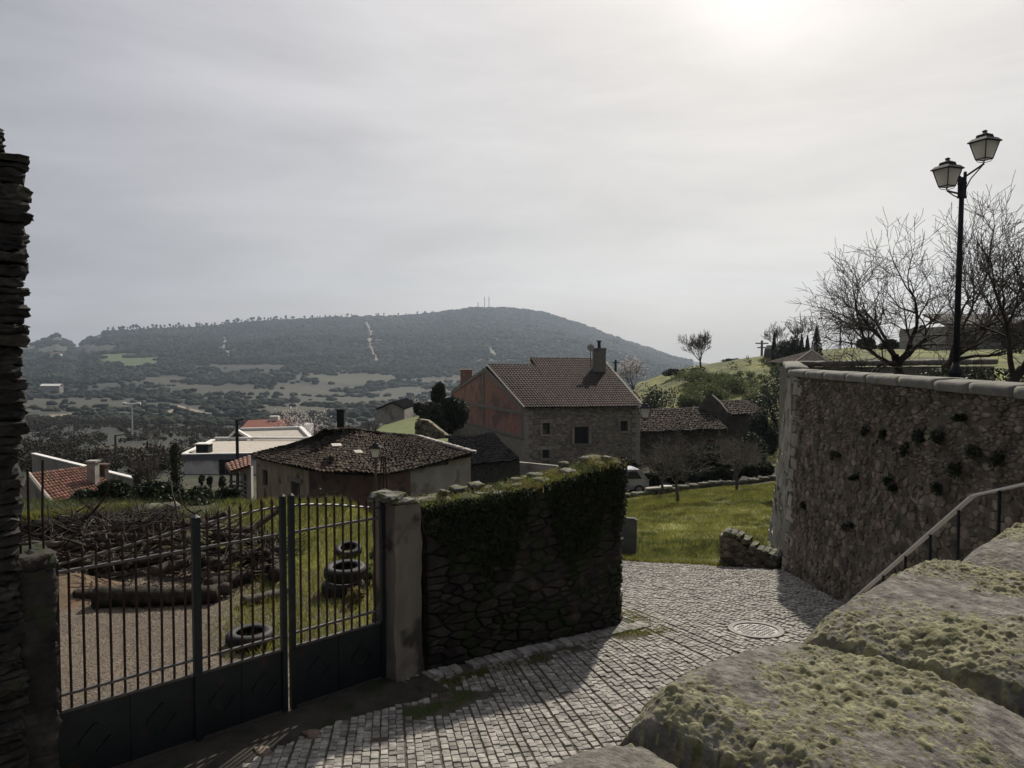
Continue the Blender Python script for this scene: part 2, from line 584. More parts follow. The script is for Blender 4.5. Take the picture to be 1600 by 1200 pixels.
def far_z(x, y):
    d = np.sqrt(x * x + y * y)
    ay = np.maximum(y, 1e-3)
    px = 800 + 1200 * np.clip(x / ay, -1.6, 1.6)
    cosf = 1 / np.sqrt(1 + ((px - 800) / 1200) ** 2)      # depth along the axis per metre of distance
    dd = d * cosf
    rd = np.interp(px, RIDGE[:, 0], RIDGE[:, 1])
    ds = np.array([60, 120, 200, 350, 600, 900], float)
    pys = np.array([744, 715, 697, 676, 648, 620], float)
    py = np.interp(d, ds, pys)
    t = np.interp(d, [900, 1300, 1800, 2600], [0, .36, .70, 1.0])
    py = np.where(d > 900, 620 + (rd - 620) * t, py)
    z = -(py - 552) / 1200 * dd
    zr = -(rd - 552) / 1200 * 2600 * cosf
    z = np.where(d > 2600, zr - (d - 2600) * 0.12, z)
    z = z + np.where(d > 200, (fbm(x * .006, y * .006, 0, 4) - .5) * np.interp(d, [200, 900, 2300, 2600], [3, 16, 26, 6]), 0)
    # the near hillside on the right
    cr = np.interp(px, CREST[:, 0], CREST[:, 1])
    zc = -(cr - 552) / 1200 * 110 * cosf
    n1 = np.interp(d, [60, 76], [0, 1])
    zn = np.where(d < 110, lerp(-8.6 + 0 * d, zc, sstep(62, 112, d) * .55 + .45 * np.clip((d - 62) / 48, 0, 1)), zc - (d - 110) * .035 - np.clip(d - 150, 0, None) * .2)
    up = sstep(1245, 1320, px)
    zn = np.where(d < 110, lerp(zn, np.interp(d, [60, 110], [0, 1]) * zc + .1 * np.interp(d, [60, 110], [1, 0]), up), zn)
    wr = sstep(935, 1000, px)
    zmix = lerp(z, np.where(d < 150, zn, np.maximum(z, zn)), wr)
    return zmix


def tz(x, y):
    x, y = np.asarray(x, float), np.asarray(y, float)
    d = np.sqrt(x * x + y * y)
    w = sstep(52, 66, d)
    nz = base_z(x, y)
    nz = nz + (fbm(x * .9, y * .9, 3.3, 3) - .5) * .22 * sstep(14, 20, d) + (fbm(x * .13, y * .13, 1.3, 2) - .5) * .5 * sstep(20, 40, d)
    return lerp(nz, far_z(x, y), w)


def tz1(x, y):
    return float(tz(np.array([x]), np.array([y]))[0])


# land cover: colour of the ground by place
FIELDS = [(185, 563, 62, 10, (.115, .165, .05)), (560, 592, 70, 9, (.15, .145, .085)), (440, 612, 95, 8, (.13, .125, .075)),
          (470, 640, 60, 13, (.15, .145, .08)), (345, 607, 90, 8, (.11, .105, .065)), (250, 596, 60, 9, (.10, .10, .06)),
          (230, 706, 110, 17, (.115, .095, .055)), (430, 688, 60, 10, (.10, .10, .05)), (640, 612, 70, 8, (.12, .115, .07)),
          (560, 632, 60, 9, (.135, .13, .075)), (620, 640, 50, 8, (.14, .13, .08)), (690, 592, 50, 5, (.13, .125, .085)), (400, 575, 120, 6, (.05, .055, .04)),
          (75, 545, 60, 7, (.17, .15, .125)), (92, 531, 26, 9, (.14, .125, .09)), (150, 524, 18, 9, (.15, .14, .10)), (130, 543, 50, 8, (.11, .105, .075)),
          (80, 606, 40, 5, (.15, .14, .12)), (520, 605, 60, 5, (.15, .14, .10)), (700, 660, 80, 8, (.10, .11, .045)), (320, 655, 110, 6, (.09, .095, .06))]
TRACKS = [[(352, 529), (350, 541), (356, 552), (358, 557)], [(573, 505), (581, 520), (577, 533), (584, 552), (590, 566)],
          [(40, 653), (110, 648)], [(256, 645), (275, 641), (288, 637), (268, 634)], [(298, 640), (325, 647), (342, 655)], [(765, 545), (772, 552)]]


def to_px(x, y, z):
    c, s = math.cos(PITCH), math.sin(PITCH)
    f = np.maximum(y * c - z * s, 1e-3)
    u = y * s + z * c
    return 800 + 1200 * x / f, 600 - 1200 * u / f


def land(x, y, z):
    d = np.sqrt(x * x + y * y)
    px, py = to_px(x, y, z)
    n = len(x)
    col = np.empty((n, 3))
    f1 = fbm(x * .012, y * .012, 5.1, 4)[:, None]
    far = lerp(np.array([.012, .017, .014]), np.array([.022, .026, .02]), sstep(.38, .62, f1))
    bare = sstep(.52, .6, fbm(x * .004, y * .007, 8.1, 3))[:, None] * (1 - sstep(1500, 2000, d))[:, None]
    far = lerp(far, np.array([.045, .043, .032]), bare * .7 * (1 - sstep(1100, 1500, d))[:, None])
    forest = np.ones(n)
    wob = (fbm(x * .02, y * .02, 2.2, 3) - .5)
    for cx, cy, rx, ry, c in FIELDS:
        e = np.sqrt(((px - cx) / rx) ** 2 + ((py - cy) / ry) ** 2) + wob * 2.2
        w = (1 - sstep(.8, 1.0, e)) * (d > 120)
        far = lerp(far, np.array(c) * (.32 if c[1] < .16 else .5), w[:, None])
        forest *= 1 - w
    for tr in TRACKS:
        for (ax, ay), (bx, by) in zip(tr[:-1], tr[1:]):
            dx, dy = bx - ax, by - ay
            t = np.clip(((px - ax) * dx + (py - ay) * dy) / (dx * dx + dy * dy), 0, 1)
            e = np.hypot(px - ax - t * dx, (py - ay - t * dy))
            w = (1 - sstep(1.2, 2.6, e + wob * 1.5)) * (d > 250)
            far = lerp(far, np.array([.24, .20, .15]), w[:, None] * .9)
            forest *= 1 - (1 - sstep(2.5, 5.0, e + wob * 1.5)) * (d > 250)
    g1 = fbm(x * .35, y * .35, 9.4, 4)[:, None]
    grass = lerp(np.array([.06, .072, .018]), np.array([.15, .155, .038]), sstep(.35, .65, g1))
    soil = lerp(np.array([.055, .045, .032]), np.array([.10, .085, .06]), sstep(.3, .7, fbm(x * 1.3, y * 1.3, 4.4, 3)[:, None]))
    near = soil.copy()
    lawn = (sstep(14.6, 15.4, y) * (x / np.maximum(y, 1) > 0.02))[:, None]
    near = lerp(near, grass, lawn)
    # gravel and grass of the yard
    yl = ((x < 1.6) & (y > 5) & (y < 20))
    gr = sstep(-.5, .8, (x + 4.2) + .35 * (y - 11.5) + (fbm(x * .8, y * .8, 6.6, 2) - .5) * 2.0) * (y > 9.5)
    grav = np.array([.135, .108, .08]) * (0.8 + .4 * fbm(x * 6, y * 6, 1.1, 2)[:, None])
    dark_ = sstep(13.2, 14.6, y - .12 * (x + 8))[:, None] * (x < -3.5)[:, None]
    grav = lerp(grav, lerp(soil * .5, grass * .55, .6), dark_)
    yardc = lerp(grav, grass, gr[:, None])
    near = np.where(yl[:, None], yardc, near)
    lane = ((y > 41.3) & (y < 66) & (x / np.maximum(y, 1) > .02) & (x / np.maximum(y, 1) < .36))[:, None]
    near = np.where(lane, soil * .22, near)  # soil darkened behind the kerb: barn and bramble shade put into its colour
    strip = ((y > 19.5) & (y < 62) & (x / np.maximum(y, 1) < 0.02))[:, None]
    near = np.where(strip, lerp(soil * .6, grass * .6, .35), near)
    hill = sstep(960, 1000, px)[:, None] * (d < 230)[:, None]
    far = np.where(hill > .5, lerp(grass, np.array([.06, .06, .03]), sstep(.55, .7, fbm(x * .06, y * .06, 7.7, 3))[:, None]), far)
    w = sstep(50, 70, d)[:, None]
    return lerp(near, far, w), forest, d, px, py


def build_ground():
    az = np.concatenate([np.radians(np.linspace(-180, -42, 30)[:-1]), np.radians(np.linspace(-42, 42, 620)), np.radians(np.linspace(42, 180, 30)[1:])])
    rr = np.concatenate([[0.3], np.geomspace(1.5, 70, 150), np.geomspace(70, 2400, 190)[1:], np.linspace(2400, 2700, 14)[1:], np.geomspace(2700, 3400, 8)[1:]])
    A, Rr = np.meshgrid(az, rr)
    x, y = (Rr * np.sin(A)).ravel(), (Rr * np.cos(A)).ravel()
    z = tz(x, y)
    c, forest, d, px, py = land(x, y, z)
    na, nr = len(az), len(rr)
    i = np.arange(nr - 1)[:, None] * na + np.arange(na - 1)[None, :]
    f = np.stack([i, i + 1, i + 1 + na, i + na], -1).reshape(-1, 4)[:, ::-1]
    m = mat('earth_and_grass', [(.45, .47, .45), (.95, .95, .95), (1.4, 1.36, 1.25)], .7, .95, .6, 9, col_attr='Col', dist=.05, detail=10)
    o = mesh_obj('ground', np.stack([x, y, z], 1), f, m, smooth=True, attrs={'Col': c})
    tag(o, 'sloping ground with lawn, yard, meadow and the wooded valley and hill beyond', 'ground', kind='structure')
    return o


build_ground()

# ------------------------------------------------------------------ plan of the street
GA = at_z(84, 1243, GZ)                             # left end of the gate
GB = at_z(606, 1063, GZ)                            # right end of the gate
GDIR = (GB - GA).normalized()
GLEN = (GB - GA).length
GNRM = V(GDIR.y, -GDIR.x, 0)                        # towards the street
WA = at_z(664, 1047, GZ)                            # ivy wall, street face
WB = at_z(984, 972, GZ - .05)
WDIR = (WB - WA).normalized()
WDIR.z = 0
WDIR.normalize()
WLEN = (V(WB.x, WB.y, 0) - V(WA.x, WA.y, 0)).length
WNRM = V(WDIR.y, -WDIR.x, 0)
BC = V(5.36, 15.1, 0)                               # foot of the big wall's corner


def s_on(A, D, px):
    """distance along a plan line from A (dir D) where the sight line of column px crosses it"""
    k = (px - 800) / 1200.0
    # A + s D : x = k y
    return (k * A.y - A.x) / (D.x - k * D.y)


def road_z(x, y):
    return np.interp(y, _by, _bz) + .02


# parapet beside the camera
PW = V(.731, .682, 0)
PN = V(.682, -.731, 0)                              # towards the camera
P0 = V(.75, 2.05, 0)                                # a point on its outer edge


def poly_in(pts, x, y):
    ins = np.zeros(len(x), bool)
    n = len(pts)
    for i in range(n):
        x0, y0 = pts[i]
        x1, y1 = pts[(i + 1) % n]
        c = ((y0 > y) != (y1 > y)) & (x < (x1 - x0) * (y - y0) / (y1 - y0 + 1e-12) + x0)
        ins ^= c
    return ins


ge = [GA + GDIR * (-1.2), GB, WA, WB]
pk0 = P0 + PW * (-3.2) - PN * .02
pk1 = P0 + PW * 4.6 - PN * .02
e1 = WB + V(-.28, .35, 0)
lawn0 = at_z(960, 868, -4.36)
lawn1 = at_z(1010, 875, -4.36)
lawn2 = at_z(1060, 879, -4.36)
lawn3 = at_z(1135, 887, -4.34)
ROAD = [(p.x, p.y) for p in (ge[0] + GNRM * .1, ge[0] + GNRM * .1 - V(2.5, 2.5, 0), pk0, pk1, V(5.5, 11, 0), V(5.33, 15.05, 0), lawn3, lawn2, lawn1, lawn0, V(-2.2, 16.6, 0), V(-1.6, 13.5, 0), e1,
                            WB, WA + WNRM * .02, GB + GNRM * .02)]


def build_road():
    bed = MB()
    # bed sheet, draped
    n = 60
    xs, ys = np.linspace(-7, 6.2, 90), np.linspace(-1, 18, 120)
    X, Y = np.meshgrid(xs, ys)
    ins = poly_in(ROAD, X.ravel(), Y.ravel()).reshape(X.shape)
    Z = road_z(X, Y) - .001
    idx = {}
    vs, fs = [], []

    def vid(j, i):
        if (j, i) not in idx:
            idx[(j, i)] = len(vs)
            vs.append((X[j, i], Y[j, i], Z[j, i]))
        return idx[(j, i)]
    for j in range(len(ys) - 1):
        for i in range(len(xs) - 1):
            if ins[j:j + 2, i:i + 2].any():
                fs.append((vid(j, i), vid(j, i + 1), vid(j + 1, i + 1), vid(j + 1, i)))
    road = mesh_obj('cobbled_road', vs, fs, M_bed)
    tag(road, 'cobbled lane curving between the gate wall and the big stone wall', 'road', kind='structure')
    # cobbles in rows fanning about a far centre
    C = V(-3.5, 22, 0)
    cells = []
    w0, l0 = .066, .079
    mid = 12.0
    na = int(math.radians(88) * mid / w0)
    man = MAN
    rr = np.random.default_rng(3)
    px_, py_, pr = [], [], []
    for a in range(na):
        ang = math.radians(-112) + a * w0 / mid + rr.normal(0, .0006)
        r = 4.0 + rr.random() * .1
        while r < 21:
            ln = l0 * rr.uniform(.8, 1.22)
            px_.append((ang, r, ln))
            r += ln
    arr = np.array(px_)
    cx = C.x + np.cos(arr[:, 0] + w0 / mid / 2) * (arr[:, 1] + arr[:, 2] / 2)
    cy = C.y + np.sin(arr[:, 0] + w0 / mid / 2) * (arr[:, 1] + arr[:, 2] / 2)
    ok = poly_in(ROAD, cx, cy)
    ok &= np.hypot(cx - man.x, cy - man.y) > .40
    # keep clear of the kerb strip along the wall and of the earth strip at the gate
    dk = (cx - WA.x) * WNRM.x + (cy - WA.y) * WNRM.y
    al = (cx - WA.x) * WDIR.x + (cy - WA.y) * WDIR.y
    ok &= ~((dk < .34) & (al > -.2) & (al < WLEN + .05))
    dg = (cx - GA.x) * GNRM.x + (cy - GA.y) * GNRM.y
    ag = (cx - GA.x) * GDIR.x + (cy - GA.y) * GDIR.y
    ok &= ~((dg < .62 + .12 * np.sin(ag * 2.0)) & (ag < GLEN + .3))
    # weeds have swallowed a few stones near the pillar and in the gutter
    sw = (dg < 1.15) & (dg > .45) & (ag > GLEN - .9) & (ag < GLEN + .9) & (fbm(cx * 3, cy * 3, 2.2, 2) > .52)
    sw |= (dk < .60) & (dk > 0) & (al > 0) & (al < WLEN + .2) & (fbm(cx * 3, cy * 3, 4.2, 2) > .55)
    ok &= ~sw
    # visible from the photograph's side of the parapet
    side = (cx - P0.x) * PN.x + (cy - P0.y) * PN.y
    ok &= side < -.05
    rows = []
    for (ang, r, ln), k in zip(px_, ok):
        if not k:
            continue
        g = .0075
        a0, a1 = ang + g / 2 / r, ang + w0 / mid - g / 2 / r
        wr_ = rr.normal(0, .0032, 8)
        P = []
        for q, (aa, rad) in enumerate(((a0, r + g / 2), (a1, r + g / 2), (a1, r + ln - g / 2), (a0, r + ln - g / 2))):
            P.append((C.x + math.cos(aa) * rad + wr_[q * 2], C.y + math.sin(aa) * rad + wr_[q * 2 + 1]))
        rows.append(P)
    rows.sort(key=lambda P: (P[0][0] ** 2 + P[0][1] ** 2))

    def cob(P):
        mx, my = sum(p[0] for p in P) / 4, sum(p[1] for p in P) / 4
        z = float(road_z(mx, my)) + rr.normal(0, .004)
        tl = rr.normal(0, .013, 2)
        vs = []
        for k, dz in ((1.0, -.05), (.975, .006), (.87, .013)):
            for p in P:
                x, y = mx + (p[0] - mx) * k, my + (p[1] - my) * k
                vs.append((x, y, float(road_z(x, y)) - float(road_z(mx, my)) + z + dz + (x - mx) * tl[0] + (y - my) * tl[1]))
        vs.append((mx, my, z + .015))
        fs = []
        for k in (0, 1):
            for i in range(4):
                fs.append((k * 4 + i, k * 4 + (i + 1) % 4, k * 4 + 4 + (i + 1) % 4, k * 4 + 4 + i))
        fs += [(8 + i, 8 + (i + 1) % 4, 12) for i in range(4)]
        # face winding: up
        return vs, fs
    rest = MB()
    # near ones in view first
    P4 = np.array([P[0] for P in rows])
    ppx, ppy = to_px(P4[:, 0], P4[:, 1], road_z(P4[:, 0], P4[:, 1]))
    vis = (ppx > 250) & (ppx < 1300) & (ppy < 1200)
    cnt = 0
    for P, vv in zip(rows, vis):
        vs, fs = cob(P)
        if vv and cnt < 290:
            cnt += 1
            b = MB()
            b.add(vs, fs)
            b.obj('cobble', M_cobble, road, False)
        else:
            rest.add(vs, fs)
    o = rest.obj('cobble_paving', M_cobble, road, False)
    o['kind'] = 'stuff'
    # kerb stones along the foot of the ivy wall and, broken up, past the pillar
    s = -0.5
    while s < WLEN + .1:
        ln = R.uniform(.10, .15)
        if R.random() < .9 or s > .4:
            c = WA + WDIR * (s + ln / 2) + WNRM * (.20 + R.uniform(-.012, .012))
            z = float(road_z(c.x, c.y))
            b = MB()
            rock(b, V(c.x, c.y, z - .012), (ln * .96, R.uniform(.21, .26), .10), (WDIR, WNRM, V(0, 0, 1)), .007, 2, None, 12)
            b.obj('kerb_stone', M_cobble, road, False)
        s += ln
    s = GLEN - 2.1
    while s < GLEN + .25:
        ln = R.uniform(.13, .2)
        if R.random() < .30:
            c = GA + GDIR * s + GNRM * (.62 + .10 * math.sin(s * 3) + R.uniform(-.06, .06))
            b = MB()
            rock(b, V(c.x, c.y, GZ + .0), (ln, R.uniform(.12, .2), .09), (GDIR, GNRM, V(0, 0, 1)), .02)
            b.obj('kerb_stone', M_wallstone, road, True)
        s += ln
    return road


def rock(mb, c, s, ax, jit, sub=2, r=None, p=5):
    """rounded irregular block: cube subdivided, pushed towards a superellipsoid, jittered"""
    vs, fs, idx = [], [], {}
    n = sub + 1
    ep = p

    def vid(p):
        k = tuple(round(q * 100) for q in p)
        if k not in idx:
            idx[k] = len(vs)
            q = Vector(p)
            l = (abs(q.x) ** ep + abs(q.y) ** ep + abs(q.z) ** ep) ** (1 / ep)
            q = q / max(l, 1e-6) * .98
            w = Vector(c) + ax[0] * (q.x * s[0] / 2) + ax[1] * (q.y * s[1] / 2) + ax[2] * (q.z * s[2] / 2)
            w += Vector((R.uniform(-1, 1), R.uniform(-1, 1), R.uniform(-1, 1))) * jit
            vs.append(w)
        return idx[k]
    g = [-1 + 2 * i / n for i in range(n + 1)]
    for d in range(3):
        for sg in (-1, 1):
            for i in range(n):
                for j in range(n):
                    def P(a, b):
                        p = [0, 0, 0]
                        p[d] = sg
                        p[(d + 1) % 3] = a
                        p[(d + 2) % 3] = b
                        return tuple(p)
                    q = [vid(P(g[i], g[j])), vid(P(g[i + 1], g[j])), vid(P(g[i + 1], g[j + 1])), vid(P(g[i], g[j + 1]))]
                    fs.append(tuple(q if sg > 0 else q[::-1]))
    mb.add(vs, fs, r)


MAN = at_z(1181, 987, -3.86)
MAN.z = float(road_z(MAN.x, MAN.y))
ROADOBJ = build_road()

# manhole and drain
sl = (_bz[2] - _bz[1]) / (_by[2] - _by[1]) if MAN.y < 11.5 else (_bz[3] - _bz[2]) / (_by[3] - _by[2])
MUP = V(0, -sl, 1).normalized()
MAX = (V(1, 0, 0), MUP.cross(V(1, 0, 0)).normalized(), MUP)
mh = thing('manhole_cover', 'round iron manhole cover with pale ring set in the cobbled lane', 'manhole', MAN)
b = MB()
for k in range(40):
    a0, a1 = 2 * math.pi * k / 40, 2 * math.pi * (k + 1) / 40
    vs = []
    for a in (a0, a1):
        d = MAX[0] * math.cos(a) + MAX[1] * math.sin(a)
        vs += [MAN + d * .30 + MUP * .028, MAN + d * .375 + MUP * .028, MAN + d * .38 - MUP * .03, MAN + d * .30 - MUP * .01]
    b.add(vs, [(0, 1, 5, 4), (1, 2, 6, 5), (3, 0, 4, 7)], .5)
b.obj('frame_ring', M_manring, mh)
b = MB()
b.lathe(MAN, [(.295, -.02), (.295, .014)], 40, MAX, .3)
b.obj('lid', M_manhole, mh)
b = MB()
for i in range(-6, 7):
    for j in range(-6, 7):
        if i * i + j * j < 40 and (i + j) % 2 == 0 and i * i + j * j > 3:
            b.box(MAN + MAX[0] * (i * .041) + MAX[1] * (j * .041) + MUP * .017, (.034, .034, .008), MAX, .6)
b.box(MAN + MUP * .018, (.14, .05, .01), MAX, .9)
b.obj('tread_pattern', M_manring, mh)['kind'] = 'stuff'

DR = at_z(951, 986, -3.88)
DR.z = float(road_z(DR.x, DR.y)) + .012
dr = thing('drain_grate', 'small slatted iron drain grate at the foot of the wall corner', 'drain', DR)
dax = (WDIR, WNRM, V(0, 0, 1))
b = MB()
b.box(DR - V(0, 0, .02), (.56, .40, .03), dax)
b.obj('sump', M_dark, dr)
b = MB()
for s_, l_ in ((-.21, 0), (.21, 0)):
    b.box(DR + WNRM * s_, (.60, .04, .04), dax, .8)
for s_ in (-.29, .29):
    b.box(DR + WDIR * s_ + V(0, 0, .001), (.04, .40, .039), dax, .8)
b.obj('frame', M_manring, dr)
for k in range(11):
    b = MB()
    b.box(DR + WDIR * (-.25 + k * .05), (.018, .38, .025), dax, .4)
    b.obj('slat', M_manhole, dr)

# ------------------------------------------------------------------ masonry helpers


def voronoi(W, H, n, aniso=1.6, seed=1, density=None, relax=1, gap=.012):
    """cells of a W x H sheet; stones wider than tall by aniso. returns list of (poly, area)"""
    rr = np.random.default_rng(seed)
    H2 = H * aniso
    pts = []
    cell = math.sqrt(W * H2 / n)
    while len(pts) < n:
        p = rr.random(2) * (W, H2)
        if density is None or rr.random() < density(p[0], p[1] / aniso):
            pts.append(p)
    pts = np.array(pts)

    def cells(pts):
        out = []
        for i, p in enumerate(pts):
            d2 = ((pts - p) ** 2).sum(1)
            near = np.argsort(d2)[1:22]
            poly = [(0, 0), (W, 0), (W, H2), (0, H2)]
            for j in near:
                q = pts[j]
                m = (p + q) / 2
                nx, ny = q - p
                new = []
                for k in range(len(poly)):
                    a, b_ = poly[k], poly[(k + 1) % len(poly)]
                    da = (a[0] - m[0]) * nx + (a[1] - m[1]) * ny
                    db = (b_[0] - m[0]) * nx + (b_[1] - m[1]) * ny
                    if da <= 0:
                        new.append(a)
                    if da * db < 0:
                        t = da / (da - db)
                        new.append((a[0] + (b_[0] - a[0]) * t, a[1] + (b_[1] - a[1]) * t))
                poly = new
                if not poly:
                    break
            out.append(poly)
        return out
    cs = cells(pts)
    for _ in range(relax):
        for i, c in enumerate(cs):
            if len(c) > 2:
                pts[i] = pts[i] * .35 + np.mean(c, 0) * .65
        cs = cells(pts)
    res = []
    for c in cs:
        if len(c) < 3:
            continue
        # drop tiny edges, shrink for the joint
        c2 = [c[0]]
        for q in c[1:]:
            if math.hypot(q[0] - c2[-1][0], q[1] - c2[-1][1]) > .02:
                c2.append(q)
        if len(c2) < 3:
            continue
        c2 = [(q[0], q[1] / aniso) for q in c2]
        mx, my = np.mean(c2, 0)
        ar = .5 * abs(sum(c2[k][0] * c2[(k + 1) % len(c2)][1] - c2[(k + 1) % len(c2)][0] * c2[k][1] for k in range(len(c2))))
        sz = math.sqrt(max(ar, 1e-6))
        k = max(.6, 1 - gap / sz * 1.3)
        res.append(([(mx + (q[0] - mx) * k, my + (q[1] - my) * k) for q in c2], ar, (mx, my)))
    return res


def stone_mesh(mb, poly, fn, h, r=None):
    """pillow stone on the surface fn(u, v, out)"""
    n = len(poly)
    mx, my = sum(p[0] for p in poly) / n, sum(p[1] for p in poly) / n
    vs, fs = [], []
    tu, tv = R.uniform(-.18, .18), R.uniform(-.18, .18)
    for k, o in ((1.0, -.05), (.97, h * .55), (.80, h)):
        for p in poly:
            q = (mx + (p[0] - mx) * k, my + (p[1] - my) * k)
            vs.append(fn(q[0], q[1], o + (R.uniform(-.12, .12) * h + tu * (q[0] - mx) * .5 + tv * (q[1] - my) * .5 if o > 0 else 0)))
    vs.append(fn(mx, my, h * R.uniform(.95, 1.2)))
    for k in (0, 1):
        for i in range(n):
            fs.append((k * n + i, k * n + (i + 1) % n, k * n + n + (i + 1) % n, k * n + n + i))
    fs += [(2 * n + i, 2 * n + (i + 1) % n, 3 * n) for i in range(n)]
    mb.add(vs, fs, r)


def stone_face(parent, cells, fn, mat_, hmin, hmax, keep=None, limit=290, name='stone', sees=None, flip=False):
    """every stone its own part up to limit (largest in the photograph first), the rest joined"""
    cand = []
    for poly, ar, (u, v) in cells:
        if keep and not keep(u, v):
            continue
        p = fn(u, v, 0)
        d = max(p.length, .5)
        seen = ar / d / d if (sees is None or sees(p)) else 0
        cand.append((seen, poly))
    cand.sort(key=lambda t: -t[0])
    rest = MB()
    for i, (sn, poly) in enumerate(cand):
        if flip:
            poly = poly[::-1]
        if i < limit and sn > 0:
            b_ = MB()
            stone_mesh(b_, poly, fn, R.uniform(hmin, hmax))
            b_.obj(name, mat_, parent, False)
        else:
            stone_mesh(rest, poly, fn, R.uniform(hmin, hmax))
    if rest.v:
        o = rest.obj('small_stones', mat_, parent, False)
        o['kind'] = 'stuff'


def in_frame(p):
    if p.y < .3:
        return False
    x, y = to_px(np.array([p.x]), np.array([p.y]), np.array([p.z]))
    return -10 < x[0] < 1610 and -10 < y[0] < 1210


def leaves(name, pos, size, mat_, parent=None, nrm=None, kind='stuff', squash=1.0, up=0.0):
    """many small leaf faces at pos (N,3)"""
    n = len(pos)
    size = np.broadcast_to(np.asarray(size, float), (n,))
    a = NR.normal(size=(n, 3))
    if nrm is not None:
        a = a * .55 + np.asarray(nrm)
    a /= np.linalg.norm(a, axis=1)[:, None] + 1e-9
    b_ = NR.normal(size=(n, 3))
    b_[:, 2] += up
    b_ -= a * (a * b_).sum(1)[:, None]
    b_ /= np.linalg.norm(b_, axis=1)[:, None] + 1e-9
    c = np.cross(a, b_)
    s = size[:, None]
    v = np.stack([pos - b_ * s * .6, pos + c * s * .38 * squash + a * s * .08, pos + b_ * s * .6, pos - c * s * .38 * squash + a * s * .08], 1).reshape(-1, 3)
    f = np.arange(n * 4).reshape(n, 4)
    o = mesh_obj(name, v, f, mat_, parent, False, np.repeat(NR.random(n), 4))
    if kind:
        o['kind'] = kind
    return o


def blob_points(c, rad, n, k=9, shell=.55, seed=None):
    """points in a lumpy volume: k sub-lobes inside an ellipsoid"""
    rr = np.random.default_rng(seed if seed is not None else R.randrange(10 ** 6))
    c, rad = np.asarray(c, float), np.asarray(rad, float)
    d = rr.normal(size=(k, 3))
    d /= np.linalg.norm(d, axis=1)[:, None]
    d[:, 2] = np.abs(d[:, 2]) * 1.0 - .25
    cen = d * rr.uniform(.35, .75, (k, 1))
    lr = rr.uniform(.28, .5, k)
    w = rr.integers(0, k, n)
    q = rr.normal(size=(n, 3))
    q /= np.linalg.norm(q, axis=1)[:, None]
    q *= (rr.random((n, 1)) ** .35)
    p = cen[w] + q * lr[w][:, None]
    return c + p * rad


def bush(name, label, cat, base, rad, n, leaf, mat_, group=None, k=9):
    t = thing(name, label, cat, base, group)
    c = Vector(base) + V(0, 0, rad[2] * .75)
    pts = blob_points(c, rad, n, k)
    gz = base[2]
    pts[:, 2] = np.maximum(pts[:, 2], gz + .02)
    leaves('foliage', pts, NR.uniform(.7, 1.3, n) * leaf, mat_, t, kind=None)
    b_ = MB()
    for i in range(6):
        a = R.uniform(0, 6.28)
        e = c + V(math.cos(a) * rad[0] * .5, math.sin(a) * rad[1] * .5, R.uniform(-.1, .5) * rad[2])
        b_.tube([Vector(base) - V(0, 0, .1), (Vector(base) + e) / 2 + V(0, 0, .1 * rad[2]), e], [.03 * rad[2] + .01, .02 * rad[2] + .008, .006], 5)
    b_.obj('stem', M_bark, t)
    return t


def blades(name, xy, z, h, w, mat_, parent=None, lean=.5, kind='stuff'):
    n = len(xy)
    a = NR.uniform(0, 6.283, n)
    h = np.broadcast_to(np.asarray(h, float), (n,)) * NR.uniform(.5, 1.25, n)
    w = np.broadcast_to(np.asarray(w, float), (n,))
    dx, dy = np.cos(a), np.sin(a)
    l = NR.uniform(.1, lean, n) * h
    la = NR.uniform(0, 6.283, n)
    z = np.broadcast_to(np.asarray(z, float), (n,)) - .01
    p0 = np.stack([xy[:, 0] - dx * w / 2, xy[:, 1] - dy * w / 2, z], 1)
    p1 = np.stack([xy[:, 0] + dx * w / 2, xy[:, 1] + dy * w / 2, z], 1)
    p2 = np.stack([xy[:, 0] + np.cos(la) * l, xy[:, 1] + np.sin(la) * l, z + h], 1)
    v = np.stack([p0, p1, p2], 1).reshape(-1, 3)
    o = mesh_obj(name, v, np.arange(3 * n).reshape(n, 3), mat_, parent, False, np.repeat(NR.random(n), 3))
    if kind:
        o['kind'] = kind
    return o


# ------------------------------------------------------------------ the iron gate: a wide leaf and a narrow leaf
Z_BOT, Z_PAN, Z_LOW, Z_MID = GZ + .06, -3.09, -2.945, -1.875
S1, S2 = s_on(GA, GDIR, 301), s_on(GA, GDIR, 446)


def arch(s):
    k = 0.0
    for o in (-.12, 0, .12):
        k += float(np.interp(s / GLEN + o, [-.2, 0, .42, .60, .70, .85, 1.0, 1.2], [.0, .05, .25, .31, .30, .19, .07, .0])) / 3
    return Z_MID + k


GAX = (GDIR, GNRM, V(0, 0, 1))


def gp(s, z, o=0.0):
    p = GA + GDIR * s + GNRM * o
    return V(p.x, p.y, z)


